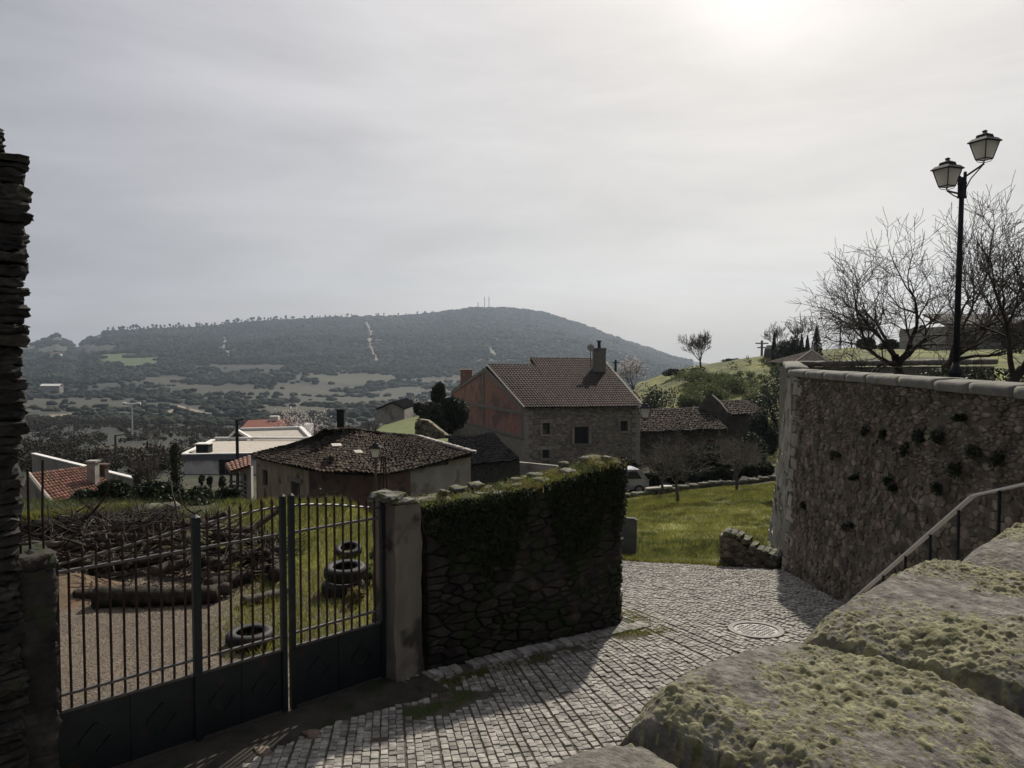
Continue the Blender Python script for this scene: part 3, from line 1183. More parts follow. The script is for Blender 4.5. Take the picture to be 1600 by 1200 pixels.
def gate_leaf(label, s0, s1, stiles, sections, diamonds):
    t = thing('gate_leaf', label, 'gate', gp(s0, GZ), 'iron gate leaves')
    mid = (s0 + s1) / 2
    b_ = MB()
    b_.box(gp(mid, (Z_BOT + Z_PAN) / 2), (s1 - s0, .006, Z_PAN - Z_BOT), GAX)
    b_.obj('sheet_panel', M_gatepaint, t)
    for z, hgt in ((Z_PAN, .025), (Z_LOW, .022), (Z_MID, .024), (Z_BOT, .03)):
        b_ = MB()
        b_.box(gp(mid, z, .002), (s1 - s0 - .002, .034, hgt), GAX)
        b_.obj('rail', M_ironrail, t)
    pts = [gp(lerp(s0, s1, k / 16), arch(lerp(s0, s1, k / 16))) for k in range(17)]
    b_ = MB()
    b_.tube(pts, .013, 6)
    b_.obj('arched_rail', M_ironrail, t)
    for s, w, top in stiles:
        b_ = MB()
        z1 = arch(s) + top
        b_.box(gp(s, (Z_BOT + z1) / 2, .004), (w, .055, z1 - Z_BOT), GAX)
        b_.lathe(gp(s, z1, .004), [(w * .62, 0), (w * .62, .012), (.008, .035)], 8)
        b_.obj('stile', M_gatepaint, t)
    for a, c, nb in sections:
        for k in range(1, nb + 1):
            s = lerp(a, c, k / (nb + 1))
            z1 = arch(s) + R.uniform(.035, .055)
            b_ = MB()
            ln = R.uniform(-.004, .004)
            b_.tube([gp(s, Z_PAN), gp(s + ln, (Z_PAN + z1) / 2), gp(s, z1)], .0125, 6)
            b_.lathe(gp(s, z1 - .005), [(.014, 0), (.019, .02), (.001, .075)], 6)
            b_.obj('bar', M_rust, t)
    for s, z in diamonds:
        b_ = MB()
        q = .135
        c = [gp(s, z + q, .012), gp(s + q, z, .012), gp(s, z - q, .012), gp(s - q, z, .012)]
        for k in range(4):
            m = (c[k] + c[(k + 1) % 4]) / 2
            d = (c[(k + 1) % 4] - c[k])
            b_.box(m, (d.length * .97, .014, .022), (d.normalized(), GNRM, d.normalized().cross(GNRM)))
        b_.obj('diamond_trim', M_gatepaint, t)
    # kick strips that divide the sheet
    for a, c, nb in sections:
        b_ = MB()
        b_.box(gp((a + c) / 2, (Z_BOT + Z_PAN) / 2, .008), (.03, .01, Z_PAN - Z_BOT - .03), GAX)
        b_.obj('panel_strip', M_gatepaint, t)
    return t


zc = (Z_BOT + Z_PAN) / 2
gate_leaf('wide gate leaf of rusty iron bars over dark sheet panel, left', .02, S2 - .025,
          [(.045, .05, .03), (S1, .075, .075), (S2 - .055, .055, .10)],
          [(.045, S1, 10), (S1, S2 - .055, 7)],
          [(S1 * .27, zc), (S1 * .73, zc), (lerp(S1, S2, .26), zc), (lerp(S1, S2, .72), zc)])
gate_leaf('narrow gate leaf beside the rendered pillar, with dark sheet panel', S2 + .012, GLEN - .04,
          [(S2 + .042, .055, .10), (GLEN - .065, .05, .03)],
          [(S2 + .042, GLEN - .065, 10)],
          [(lerp(S2, GLEN, .28), zc), (lerp(S2, GLEN, .72), zc)])

# trodden earth strip in front of the gate
M_strip = mat('trodden_earth', [(.03, .027, .022), (.062, .055, .045)], 5, .95, .6, 40, moss=((.022, .032, .012), .55, 3))
vs, fs = [], []
ns_ = 40
for k in range(ns_ + 1):
    s_ = lerp(-1.6, GLEN + .35, k / ns_)
    wd_ = .60 + .10 * math.sin(s_ * 2.0) + R.uniform(-.05, .05)
    for o_, dz in ((-.16, -.02), (.0, .035), (.25, .045 + R.uniform(-.01, .01)), (wd_, .02), (wd_ + .06, -.03)):
        p_ = gp(s_, 0, o_)
        vs.append(V(p_.x, p_.y, float(road_z(p_.x, p_.y)) + dz))
for k in range(ns_):
    for j in range(4):
        fs.append((k * 5 + j, k * 5 + 5 + j, k * 5 + 6 + j, k * 5 + 1 + j))
o = mesh_obj('gate_threshold', vs, [f_[::-1] for f_ in fs], M_strip, None, True)
tag(o, 'dark trodden earth strip along the foot of the gate', 'threshold', kind='structure')

# ------------------------------------------------------------------ rendered pillar right of the gate
RP = gp(GLEN + .17, GZ)
rp = thing('gate_pillar', 'pale rendered gate pillar with water stains beside the ivy wall', 'pillar', RP)
b = MB()
nz, per = 14, []
top = -1.735
for k in range(nz + 1):
    z = lerp(GZ - .15, top, k / nz)
    w, dpt = .37, .46
    ring = []
    for (i, j) in ((-1, -1), (0, -1), (1, -1), (1, 0), (1, 1), (0, 1), (-1, 1), (-1, 0)):
        j_ = .012 if k > 2 else .03
        p = RP + GDIR * (i * w / 2 + R.uniform(-j_, j_)) + GNRM * (-j * dpt / 2 + R.uniform(-j_, j_) - .05)
        ring.append(V(p.x, p.y, z))
    per.append(ring)
vs = [p for rg in per for p in rg]
fs = [(k * 8 + i, k * 8 + (i + 1) % 8, k * 8 + 8 + (i + 1) % 8, k * 8 + 8 + i) for k in range(nz) for i in range(8)] + [tuple(nz * 8 + i for i in range(8))]
b.add(vs, fs)
b.obj('shaft', M_plaster, rp, False)
for k, (ds, dz, sx, sy, sz) in enumerate(((.0, .02, .37, .46, .06), (-.12, .075, .36, .36, .10))):
    b = MB()
    p = RP + GDIR * ds
    rock(b, V(p.x, p.y, top + dz) - GNRM * .04, (sx, sy, sz), (Matrix.Rotation(k * .5 - .2, 3, 'Z') @ GAX[0], Matrix.Rotation(k * .5 - .2, 3, 'Z') @ GAX[1], V(0, 0, 1)), .028, 3, None, 7)
    b.obj('cap_stone', M_topstone, rp, False)

# ------------------------------------------------------------------ left pillar with rusty rods, and the tall ruined wall
LP = gp(-.14, GZ)
lp = thing('gate_pillar', 'rough mossy stub pillar left of the gate, with rusty rods', 'pillar', LP)
b = MB()
for k in range(22):
    z = lerp(GZ - .1, -1.78, (k + .5) / 22)
    rock(b, V(LP.x, LP.y, z) + GDIR * R.uniform(-.015, .015), (.31 + R.uniform(-.012, .012), .52, .15), GAX, .010, 4, None, 12)
b.obj('shaft', M_darkstone, lp, True)
b = MB()
rock(b, V(LP.x, LP.y, -1.72), (.32, .54, .13), GAX, .025, 4, None, 8)
b.obj('cap', M_ivystone, lp, True)
for k, (s_, top_) in enumerate(((-.20, -.93), (-.13, -.96), (-.02, -.90))):
    b = MB()
    p = gp(s_, -1.75, R.uniform(-.05, .1))
    b.tube([p, p + V(R.uniform(-.01, .01), 0, .4), V(p.x + R.uniform(-.01, .01), p.y, top_)], .011, 6)
    b.obj('rod', M_rust, lp)

TW = gp(-.20, GZ)
tw = thing('ruined_wall', 'tall dark ruined stone wall with ragged edge at the left', 'wall', TW)
b = MB()
b.box(gp(-1.62, (GZ + 1.5) / 2 - .1, -.05), (2.55, .50, 1.5 - GZ), GAX)
b.obj('wall_core', M_darkstone, tw)
z = GZ - .05
zk = 0
while z < 1.70:
    h = R.uniform(.05, .13)
    if z > 1.4:
        h = R.uniform(.05, .08)
    end = lerp(-.245, -.085, max(0, min(1, (z - GZ - 2.1) / 3.6))) + R.uniform(-.035, .035)
    if z + h > 1.60:
        end -= .16
    s = end
    while s > -1.0:
        ln = R.uniform(.22, .42)
        b = MB()
        rock(b, gp(s - ln / 2, z + h / 2, R.uniform(-.03, .02)), (ln * 1.02, .66 + R.uniform(-.05, .05), h * 1.05), GAX, min(.02, h * .2), 4, None, 9)
        b.obj('stone', M_darkstone, tw, False)
        s -= ln
    z += h

# ------------------------------------------------------------------ ivy wall
iw = thing('ivy_wall', 'dark ivy-covered stone wall beside the lane, grass growing on top', 'wall', (WA.x, WA.y, GZ))
WTH = .52
ROUND = .32


def ivy_fn(u, v, o):
    """u along the face then round the end, v up"""
    L0 = WLEN - ROUND
    if u < L0:
        p = WA + WDIR * u + WNRM * o
    elif u < L0 + ROUND * 1.571:
        a = (u - L0) / ROUND
        c = WA + WDIR * L0 - WNRM * ROUND
        p = c + (WNRM * math.cos(a) + WDIR * math.sin(a)) * (ROUND + o)
    else:
        p = WA + WDIR * (WLEN + o) - WNRM * (ROUND + (u - L0 - ROUND * 1.571))
    bul = .05 * math.sin(u * 1.3) + .03 * math.sin(v * 2.1 + u)
    p = p + WNRM * (bul * .6 - .02 * (v / 2.2))
    return V(p.x, p.y, GZ - .12 + v)


def ivy_top(u):
    """height of the wall above v = 0 at u"""
    return float(np.interp(u, [0, .3, .9, 1.6, 2.4, 3.1, 3.6, 5], [2.06, 2.08, 2.10, 2.16, 2.25, 2.36, 2.36, 2.3]))


UT = WLEN - ROUND + ROUND * 1.571 + .55
core = MB()
N_ = 40
for k in range(N_):
    u0, u1 = UT * k / N_, UT * (k + 1) / N_
    core.add([ivy_fn(u0, 0, 0), ivy_fn(u1, 0, 0), ivy_fn(u1, ivy_top(u1), 0), ivy_fn(u0, ivy_top(u0), 0)], [(0, 1, 2, 3)])
    if u1 < WLEN:
        a, c = ivy_fn(u0, ivy_top(u0), 0), ivy_fn(u1, ivy_top(u1), 0)
        back = [V(*(q - WNRM * WTH)) for q in (c, a)]
        core.add([a, c] + back, [(0, 1, 2, 3)])
        core.add([back[1], back[0], back[0] - V(0, 0, 2.4), back[1] - V(0, 0, 2.4)], [(0, 1, 2, 3)])
core.obj('wall_core', M_ivystone, iw)
cs = voronoi(UT, 2.4, 420, 2.4, 21, gap=.012)
stone_face(iw, cs, ivy_fn, M_ivystone, .03, .065, keep=lambda u, v: v < ivy_top(u) - .03, limit=280, sees=in_frame)
# loose slabs along the top
u = -.05
while u < WLEN + .02:
    for row in (0, 1):
        ln, dp, hh = R.uniform(.16, .42), R.uniform(.22, .36), R.uniform(.05, .10)
        p = ivy_fn(min(max(u + ln / 2, 0), WLEN - .3), ivy_top(u) + hh * .3 + R.uniform(-.015, .03), -.14 - row * .26)
        a = R.uniform(-.3, .3)
        ax = (WDIR * math.cos(a) + WNRM * math.sin(a), WNRM * math.cos(a) - WDIR * math.sin(a), V(0, 0, 1))
        tilt = Matrix.Rotation(R.uniform(-.12, .12), 3, ax[0])
        ax = tuple(tilt @ q for q in ax)
        b = MB()
        rock(b, p, (ln, dp, hh), ax, .014, 2)
        b.obj('coping_slab', M_topstone, iw, True)
        if R.random() < .35:
            b = MB()
            rock(b, p + V(0, 0, hh * .9), (ln * .6, dp * .6, hh * .8), ax, .012, 2)
            b.obj('coping_slab', M_topstone, iw, True)
    u += ln * .95
# ivy leaves on the upper face, moss and grass on top
n = 15000
uu, vv = NR.random(n) * (UT - .35), NR.random(n) ** .6
hang = fbm(uu * 2.4, 0 * uu, 3.0, 3)
pos, keepl = [], []
for a, c, hgt in zip(uu, vv, hang):
    tp = ivy_top(a)
    lim = tp * (.05 + 1.0 * (hgt - .26))
    vv_ = tp - (1 - c) * tp
    k = (1 - c) * tp < lim
    if k:
        q = ivy_fn(a, vv_ + .05, R.uniform(.03, .11))
        pos.append(q[:])
pos = np.array(pos)
leaves('ivy', pos, NR.uniform(.022, .05, len(pos)), M_ivy, iw, nrm=np.array([WNRM.x, WNRM.y, .5]))
n = 9000
uu = NR.random(n) * (WLEN + .05) - .1
oo = NR.uniform(-.5, .05, n)
den = fbm(uu * 2.2, oo * 2.5, 2.0, 3)
sel = NR.random(n) < sstep(.40, .62, den)
uu, oo = uu[sel], oo[sel]
P = np.array([ivy_fn(min(max(a, 0), WLEN - .34), ivy_top(a) + .02, o)[:] for a, o in zip(uu, oo)])
blades('top_grass', P[:, :2], P[:, 2], .085, .009, M_grass, iw, lean=1.4)
tuf = []
for (pu, po, nn, hh) in ((.25, -.1, 120, .2), (.95, -.2, 160, .17), (1.5, -.05, 160, .16), (2.1, -.2, 200, .18), (2.75, -.12, 170, .20), (3.2, -.25, 150, .18), (2.95, .0, 90, .16)):
    q = ivy_fn(min(pu, WLEN - .34), ivy_top(pu) + .02, po)
    tuf.append(np.column_stack([NR.normal(q.x, .10, nn), NR.normal(q.y, .10, nn), np.full(nn, q.z), np.full(nn, hh)]))
tuf = np.vstack(tuf)
blades('dry_grass_tufts', tuf[:, :2], tuf[:, 2], tuf[:, 3] * .7, .008, M_drygrass, iw, lean=1.3)
mp = []
for i in range(150):
    pu = R.uniform(-.1, WLEN)
    q = ivy_fn(min(max(pu, 0), WLEN - .34), ivy_top(pu) + .04, R.uniform(-.42, .03))
    mp.append(np.array(q[:]) + NR.normal(size=(45, 3)) * (.045, .045, .02))
leaves('moss', np.vstack(mp), .028, M_shrub, iw)
# trailing stems
b = MB()
for i in range(34):
    u0 = R.uniform(0, UT - .5)
    t0 = ivy_top(u0)
    pts = [ivy_fn(u0 + .1 * math.sin(k * 1.3 + i), t0 - k * R.uniform(.08, .14), .05 + R.uniform(0, .02)) for k in range(R.randint(4, 9))]
    b.tube(pts, [.008 * (1 - k / (len(pts) + 1)) for k in range(len(pts))], 4)
b.obj('ivy_stems', M_bark, iw)['kind'] = 'stuff'

# ------------------------------------------------------------------ the parapet beside the viewer
pp = thing('parapet_wall', 'foreground parapet of huge rounded granite coping blocks covered in moss', 'parapet', P0 + V(0, 0, -1.6))


def edge_s(px, py):
    q = at_z(px, py, -.78)
    return (q - P0).dot(PW)


js = [-2.3, edge_s(965, 1135), edge_s(1240, 990), edge_s(1483, 866)]
js.append(js[-1] + 1.5)
js.append(js[-1] + 1.3)
PWID = .86
M_boulder = None


def boulder_mat():
    m = mat('mossy_granite', [(.065, .06, .052), (.145, .134, .116), (.27, .252, .218)], 22, .95, 1.0, 70, dist=.012)
    nt = m.node_tree
    N, L = nt.nodes, nt.links
    bs = [n for n in N if n.type == 'BSDF_PRINCIPLED'][0]
    src = bs.inputs['Base Color'].links[0].from_socket
    at = N.new('ShaderNodeAttribute')
    at.attribute_name = 'moss'
    no = N.new('ShaderNodeTexNoise')
    no.inputs['Scale'].default_value = 26
    no.inputs['Detail'].default_value = 6
    rp_ = N.new('ShaderNodeValToRGB')
    rp_.color_ramp.elements[0].position = .35
    rp_.color_ramp.elements[0].color = (.115, .112, .055, 1)
    rp_.color_ramp.elements[1].position = .66
    rp_.color_ramp.elements[1].color = (.33, .315, .19, 1)
    tc = [n for n in N if n.type == 'TEX_COORD'][0]
    L.new(tc.outputs['Object'], no.inputs['Vector'])
    L.new(no.outputs['Fac'], rp_.inputs['Fac'])
    mx = N.new('ShaderNodeMix')
    mx.data_type = 'RGBA'
    L.new(at.outputs['Fac'], mx.inputs[0])
    L.new(src, mx.inputs[6])
    L.new(rp_.outputs['Color'], mx.inputs[7])
    # pale lichen
    n2 = N.new('ShaderNodeTexNoise')
    n2.inputs['Scale'].default_value = 15
    n2.inputs['Detail'].default_value = 9
    n2.inputs['Roughness'].default_value = .7
    L.new(tc.outputs['Object'], n2.inputs['Vector'])
    r2 = N.new('ShaderNodeValToRGB')
    r2.color_ramp.elements[0].position = .58
    r2.color_ramp.elements[0].color = (0, 0, 0, 1)
    r2.color_ramp.elements[1].position = .70
    r2.color_ramp.elements[1].color = (.8, .8, .8, 1)
    L.new(n2.outputs['Fac'], r2.inputs['Fac'])
    m2 = N.new('ShaderNodeMix')
    m2.data_type = 'RGBA'
    L.new(r2.outputs['Color'], m2.inputs[0])
    L.new(mx.outputs[2], m2.inputs[6])
    m2.inputs[7].default_value = (.30, .29, .24, 1)
    L.new(m2.outputs[2], bs.inputs['Base Color'])
    return m


M_boulder = boulder_mat()


TILT = {3: .0, 8: -.012, 14: -.012, 19: -.01}


def boulder(s0, s1, seed, zt, mossy):
    rr = np.random.default_rng(seed)
    nq, nt_ = int(300 * min(1.5, (s1 - s0) / .8)), 300
    q = np.linspace(-1, 1, nq)
    t = np.linspace(-1, 1, nt_)
    # crowd samples towards the edges
    q = np.sign(q) * (1 - (1 - np.abs(q)) ** 1.25)
    t = np.sign(t) * (1 - (1 - np.abs(t)) ** 1.25)
    Q, T = np.meshgrid(q, t)
    ql, tl = np.abs(Q), np.abs(T)
    S = s0 + (s1 - s0) * (Q * .5 + .5)
    A = PWID * (T * .5 + .5) - .07                     # outer .. inner
    # block outline wanders
    wob = (fbm(T * 1.6 + seed, Q * 1.6, seed * 1.7, 3) - .5)
    S = S + wob * .022
    A = A + (fbm(Q * 1.3, T * 1.1 + seed, 4.4, 3) - .5) * .07
    if seed == 3:
        A = A + .07
    e = np.maximum(ql, tl)
    skew = -.12 * np.clip(T, 0, 1) ** 2 + .07 * np.clip(-T, 0, 1) ** 3
    Z = zt - .06 * tl ** 3.0 - .025 * ql ** 4 + skew - .10 * sstep(.70, 1.0, tl) ** 1.8 - (.12 + .20 * (T * .5 + .5)) * np.clip((ql - (.92 - .08 * (T * .5 + .5))) / (.08 + .08 * (T * .5 + .5)), 0, 1) ** 1.5 - .035 * sstep(.70, .96, ql) + TILT.get(seed, 0) * Q - .3 * sstep(.955, 1.0, e) ** 2
    Z += (fbm(S * 2.2, A * 2.2, seed, 3) - .5) * .06 + (fbm(S * 7, A * 7, seed + 3, 3) - .5) * .012
    # strata-like ledges and pits
    rg = fbm(S * 16, A * 9, seed + 9, 3)
    Z += (np.abs(rg - .5) - .15) * .009
    Z += (fbm(S * 70, A * 70, seed + 5, 3) - .5) * .007
    base = Z.copy()
    moss = np.zeros_like(Z)
    patch_ = fbm(S * 3.4, A * 3.4, seed + 21, 3) + (.12 if seed == 3 else 0)
    n = int(7000 * mossy * (s1 - s0))
    for i in range(n):
        cs_, ca = rr.uniform(s0, s1), rr.uniform(-.05, PWID - .07)
        iq = int(np.argmin(np.abs(s0 + (s1 - s0) * (q * .5 + .5) - cs_)))
        it = int(np.argmin(np.abs(PWID * (t * .5 + .5) - .07 - ca)))
        dn = patch_[it, iq]
        if rr.random() > float(sstep(.46, .64, dn)) * float(1 - sstep(.90, .97, abs(q[iq]))) + .012:
            continue
        r = rr.uniform(.0020, .0048) * (1 + 1.2 * max(0, float(dn) - .46) * 3) * (2.4 if rr.random() < .05 else 1)
        el = rr.uniform(.6, 1.0)
        an = rr.uniform(0, 3.14)
        sl_ = (slice(max(0, it - 16), it + 17), slice(max(0, iq - 16), iq + 17))
        ds, da = S[sl_] - cs_, A[sl_] - ca
        x1, y1 = ds * math.cos(an) + da * math.sin(an), (-ds * math.sin(an) + da * math.cos(an)) / el
        d2 = (x1 * x1 + y1 * y1) / (r * r)
        hgt = np.where(d2 < 1, np.sqrt(np.clip(1 - d2, 0, 1)), 0) * r * rr.uniform(.4, .8)
        cur = Z[sl_]
        new = base[sl_] + hgt
        Z[sl_] = np.where(hgt > 0, np.maximum(cur, new), cur)
        moss[sl_] = np.maximum(moss[sl_], sstep(1.15, .8, d2))
    thin = sstep(.54, .68, fbm(S * 11, A * 11, seed + 31, 4) * .6 + patch_ * .4)
    Z += thin * .004 * fbm(S * 130, A * 130, seed, 2)
    Z += moss * (fbm(S * 170, A * 170, 2.0, 2) - .5) * .005
    moss = np.clip(np.maximum(moss, thin * .42) * (1 - sstep(.93, 1, e)), 0, 1)
    X = P0.x + PW.x * S + PN.x * A
    Y = P0.y + PW.y * S + PN.y * A
    v = np.stack([X, Y, Z], -1).reshape(-1, 3)
    i = np.arange(nt_ - 1)[:, None] * nq + np.arange(nq - 1)[None, :]
    f = np.stack([i, i + nq, i + nq + 1, i + 1], -1).reshape(-1, 4)
    # undersides are hidden in the wall: skirt down
    o = mesh_obj('coping_block', v, f, M_boulder, pp, True, attrs={'moss': moss.ravel()})
    return o


boulder(js[0], js[1] - .001, 3, -.72, 1.6)
boulder(js[1] + .001, js[2] - .001, 8, -.73, 1.1)
boulder(js[2] + .001, js[3] - .001, 14, -.745, .95)
boulder(js[3] + .001, js[4] - .005, 19, -.785, 1.0)
boulder(js[4] + .005, js[5], 23, -.82, .8)
# masonry of the parapet below its coping, down to the lane
b = MB()
mid = P0 + PW * ((js[0] + js[-1]) / 2) + PN * (PWID / 2)
b.box(V(mid.x, mid.y, -2.55) - PN * .08, (js[-1] - js[0] - .1, PWID - .16, 3.2), (PW, PN, V(0, 0, 1)))
b.obj('wall_body', M_wallstone, pp)
# upper path the viewer stands on
b = MB()
q0 = P0 + PN * (PWID - .1)
b.prism([q0 + PW * -3 + V(0, 0, -1.62), q0 + PN * 3 + PW * -3 + V(0, 0, -1.62), q0 + PN * 3 + PW * 6 + V(0, 0, -1.62), q0 + PW * 6 + V(0, 0, -1.62)], V(0, 0, -.3))
o = b.obj('upper_path', M_bed)
tag(o, 'upper footpath behind the mossy parapet', 'path', kind='structure')

# ------------------------------------------------------------------ the big retaining wall and its terrace
bw = thing('retaining_wall', 'high rubble stone retaining wall with rounded coping on the right', 'wall', (5.4, 12, -4.2))
ZB, ZTOP = -4.75, -.46
BH = ZTOP - ZB


def bx_top(y):
    return float(np.interp(y, [3, 7.6, 11, 15.2], [4.95, 5.20, 5.44, 5.60]))


def big_fn(u, v, o):
    y = 15.1 - u
    x = bx_top(y) - .27 * (1 - v / BH) - o + .025 * math.sin(u * 1.7 + v)
    return V(x, y, ZB + v)


UW = 10.6
b = MB()
for k in range(30):
    for j in range(6):
        u0, u1, v0, v1 = UW * k / 30, UW * (k + 1) / 30, BH * j / 6, BH * (j + 1) / 6
        b.add([big_fn(u0, v0, .005), big_fn(u1, v0, .005), big_fn(u1, v1, .005), big_fn(u0, v1, .005)], [(0, 1, 2, 3)], .5)
b.obj('mortar_face', M_mortar, bw, True)
# flat small stones near the top, bigger blocky rubble below
cs = voronoi(UW, BH - 1.1, 2300, 1.7, 33, gap=.007, relax=1)
up_c = voronoi(UW, 1.1, 1350, 2.9, 34, gap=.008, relax=1)
cs = cs + [([(a, c + BH - 1.1) for a, c in poly], ar, (m[0], m[1] + BH - 1.1)) for poly, ar, m in up_c]
stone_face(bw, cs, big_fn, M_wallstone, .003, .030, keep=lambda u, v: u > .2, limit=285, sees=in_frame)
# dressed corner stones
v = 0
k = 0
while v < BH - .02:
    h = min(R.uniform(.17, .30), BH - v)
    ln = (.46 if k % 2 else .26) * R.uniform(.85, 1.15)
    b = MB()
    g = .009
    stone_mesh(b, [(-.02, v + g), (ln, v + g), (ln, v + h - g), (-.02, v + h - g)], big_fn, .02)
    b.obj('corner_stone', M_quoin, bw, False)
    v += h
    k += 1
# coping of rounded blocks
y = 15.42
k = 0
while y > 4.6:
    ln = R.uniform(.75, 1.15)
    b = MB()
    n = 9
    rings = []
    prof = [(.06, -.0), (.07, .06), (.062, .105), (.03, .13), (-.2, .145), (-.40, .135), (-.44, .10), (-.45, 0)]
    jj = R.uniform(-.006, .006)
    for i in range(n + 1):
        yy = y - .006 - (ln - .012) * i / n
        edge = .006 * (1 - min(1, min(i, n - i) / 1.0))
        rings.append([V(bx_top(yy) - o_ + (edge if o_ > 0 else -edge) + R.uniform(-.005, .005), yy, ZTOP + .003 + max(0, h_ - edge) + jj + R.uniform(-.005, .005) * (h_ > 0)) for o_, h_ in prof])
    m_ = len(prof)
    vs = [p for r_ in rings for p in r_]
    fs = [(i * m_ + j, (i + 1) * m_ + j, (i + 1) * m_ + j + 1, i * m_ + j + 1) for i in range(n) for j in range(m_ - 1)]
    fs += [tuple(range(m_)), tuple(n * m_ + j for j in range(m_ - 1, -1, -1))]
    b.add(vs, fs)
    b.obj('coping_stone', M_coping, bw, True)
    y -= ln
    k += 1

# the end face turning back from the corner, of long dressed blocks
fw = thing('bastion_wall', 'battered end face of long pale dressed blocks behind the wall corner', 'wall', (6.2, 18, -5))
QA0, QA1 = V(5.34, 15.12, 0), V(6.98, 20.9, 0)       # foot
QT0, QT1 = V(5.60, 15.22, 0), V(7.62, 21.1, 0)       # top
QL = (QA1 - QA0).length
QB = -5.7
QH = -.40 - QB
qn = V(-(QA1 - QA0).y, (QA1 - QA0).x, 0).normalized()


def quo_fn(u, v, o):
    t, w = u / QL, v / QH
    p = lerp(lerp(QA0, QA1, t), lerp(QT0, QT1, t), w) + qn * o
    return V(p.x, p.y, QB + v)


b = MB()
b.add([quo_fn(0, 0, 0), quo_fn(0, QH, 0), quo_fn(QL, QH, 0), quo_fn(QL, 0, 0)], [(0, 1, 2, 3)])
b.obj('mortar_face', M_mortar, fw)
v = 0
while v < QH - .02:
    h = min(R.uniform(.16, .34), QH - v)
    u = .02
    while u < QL:
        ln = min(R.uniform(.5, 1.3), QL - u)
        if ln < .25:
            break
        g = .012
        b = MB()
        stone_mesh(b, [(u + g, v + g), (u + g, v + h - g), (u + ln - g, v + h - g), (u + ln - g, v + g)], quo_fn, R.uniform(.003, .012))
        b.obj('dressed_block', M_quoin, fw, False)
        u += ln
    v += h
# coping of the bastion: left edge and the far side
for (a, c, nm) in ((V(5.75, 15.45, -.40), V(7.68, 21.15, -.36), 6), (V(7.6, 21.2, -.36), V(14.2, 22.6, -.30), 8)):
    for i in range(nm):
        p0, p1 = lerp(a, c, i / nm), lerp(a, c, (i + 1) / nm)
        d = (p1 - p0).normalized()
        b = MB()
        rock(b, (p0 + p1) / 2 + V(0, 0, .06), ((p1 - p0).length * .985, .46, .17), (d, V(-d.y, d.x, 0), V(0, 0, 1)), .008, 3)
        b.obj('coping_stone', M_coping, fw, True)
b = MB()
a, c = V(7.6, 21.2, 0), V(14.2, 22.6, 0)
b.prism([V(a.x, a.y, -6), V(c.x, c.y, -6), V(c.x, c.y, -.38), V(a.x, a.y, -.38)], V(-.08, .38, 0))
b.obj('far_side', M_quoin, fw)
# terrace surface
tp = MB()
NT = 12
ring = [V(bx_top(yy) + .36, yy, -1.15) for yy in np.linspace(4.2, 15.2, 10)] + [V(5.95, 15.5, -1.15), V(7.8, 21.1, -1.15), V(14.2, 22.5, -1.15), V(24, 24, -1.1), V(26, 4.2, -1.15)]
tp.prism(ring, V(0, 0, -.25))
o = tp.obj('terrace_ground', M_bed)
tag(o, 'raised terrace ground behind the coping, where the lamp and bare trees stand', 'terrace', kind='structure')
b = MB()
ringw = [V(bx_top(yy) + .45, yy, -1.16) for yy in np.linspace(4.2, 15.1, 12)]
for p0, p1 in zip(ringw[:-1], ringw[1:]):
    b.add([p0, p1, p1 + V(0, 0, .7), p0 + V(0, 0, .7)], [(0, 1, 2, 3)])
b.obj('inner_face', M_mortar, bw)

# low clipped hedge on the terrace behind the lamp
hd = thing('low_hedge', 'low dark clipped hedge on the terrace behind the lamp post', 'hedge', (13.5, 18.6, -1.15))
n = 9000
pts = np.column_stack([NR.uniform(9.9, 18.5, n), NR.uniform(18.2, 18.95, n), -1.15 + NR.random(n) * .78])
pts[:, 1] += (pts[:, 0] - 9.9) * -.10
leaves('foliage', pts, NR.uniform(.04, .08, n), M_bush, hd, kind=None)

# small plants rooted in the wall face
for i, (px, py, rr_) in enumerate(((1360, 672, .20), (1440, 680, .22), (1470, 684, .18), (1385, 678, .13), (1311, 710, .16), (1400, 748, .15), (1260, 788, .15), (1570, 712, .24), (1530, 706, .20),
                                   (1420, 700, .17), (1332, 822, .17), (1404, 760, .10), (1500, 730, .18), (1473, 762, .13), (1340, 745, .10), (1508, 650, .10))):
    d = px_dir(px, py)
    # meet the wall: x = top(y) - batter
    y_ = 10.0
    for _ in range(12):
        z_ = d.z / d.y * y_
        xw = bx_top(y_) - .27 * (1 - (z_ - ZB) / BH)
        y_ = lerp(y_, xw / (d.x / d.y), .7)
    c = V(bx_top(y_) - .27 * (1 - (d.z / d.y * y_ - ZB) / BH), y_, d.z / d.y * y_)
    rr_ *= .85
    t = thing('wall_plant', ['dark herb tuft rooted high in the retaining wall', 'dark leafy weed growing from a joint of the retaining wall'][i > 8], 'plant', c, 'weeds in the retaining wall')
    nn = 300
    q = blob_points((c.x - .05, c.y, c.z - rr_ * .3), (.13, rr_, rr_ * 1.1), nn, 6)
    leaves('foliage', q, NR.uniform(.02, .04, nn), M_ivy if i % 4 else M_bush, t, kind=None, nrm=np.array([-.8, 0, .3]))
    b = MB()
    for k in range(5):
        b.tube([c + V(.05, 0, 0), c + V(-.08, R.uniform(-.6, .6) * rr_, R.uniform(-.5, .6) * rr_)], [.008, .004], 4)
    b.obj('stem', M_bark, t)

# stub wall at the lawn corner
sw = thing('stub_wall', 'low crumbling stone wall stub between the lawn and the big wall', 'wall', (4.9, 15.3, -4.4))
SA, SB = V(4.36, 15.75, 0), V(5.36, 15.2, 0)
SD = (SB - SA).normalized()
SL = (SB - SA).length
SN = V(SD.y, -SD.x, 0)
if SN.y > 0:
    SN = -SN


def stub_top(u):
    return float(np.interp(u, [0, .25, .6, SL], [.74, .70, .46, .36]))


def stub_fn(u, v, o):
    p = SA + SD * u + SN * o
    return V(p.x, p.y, -4.5 + v)


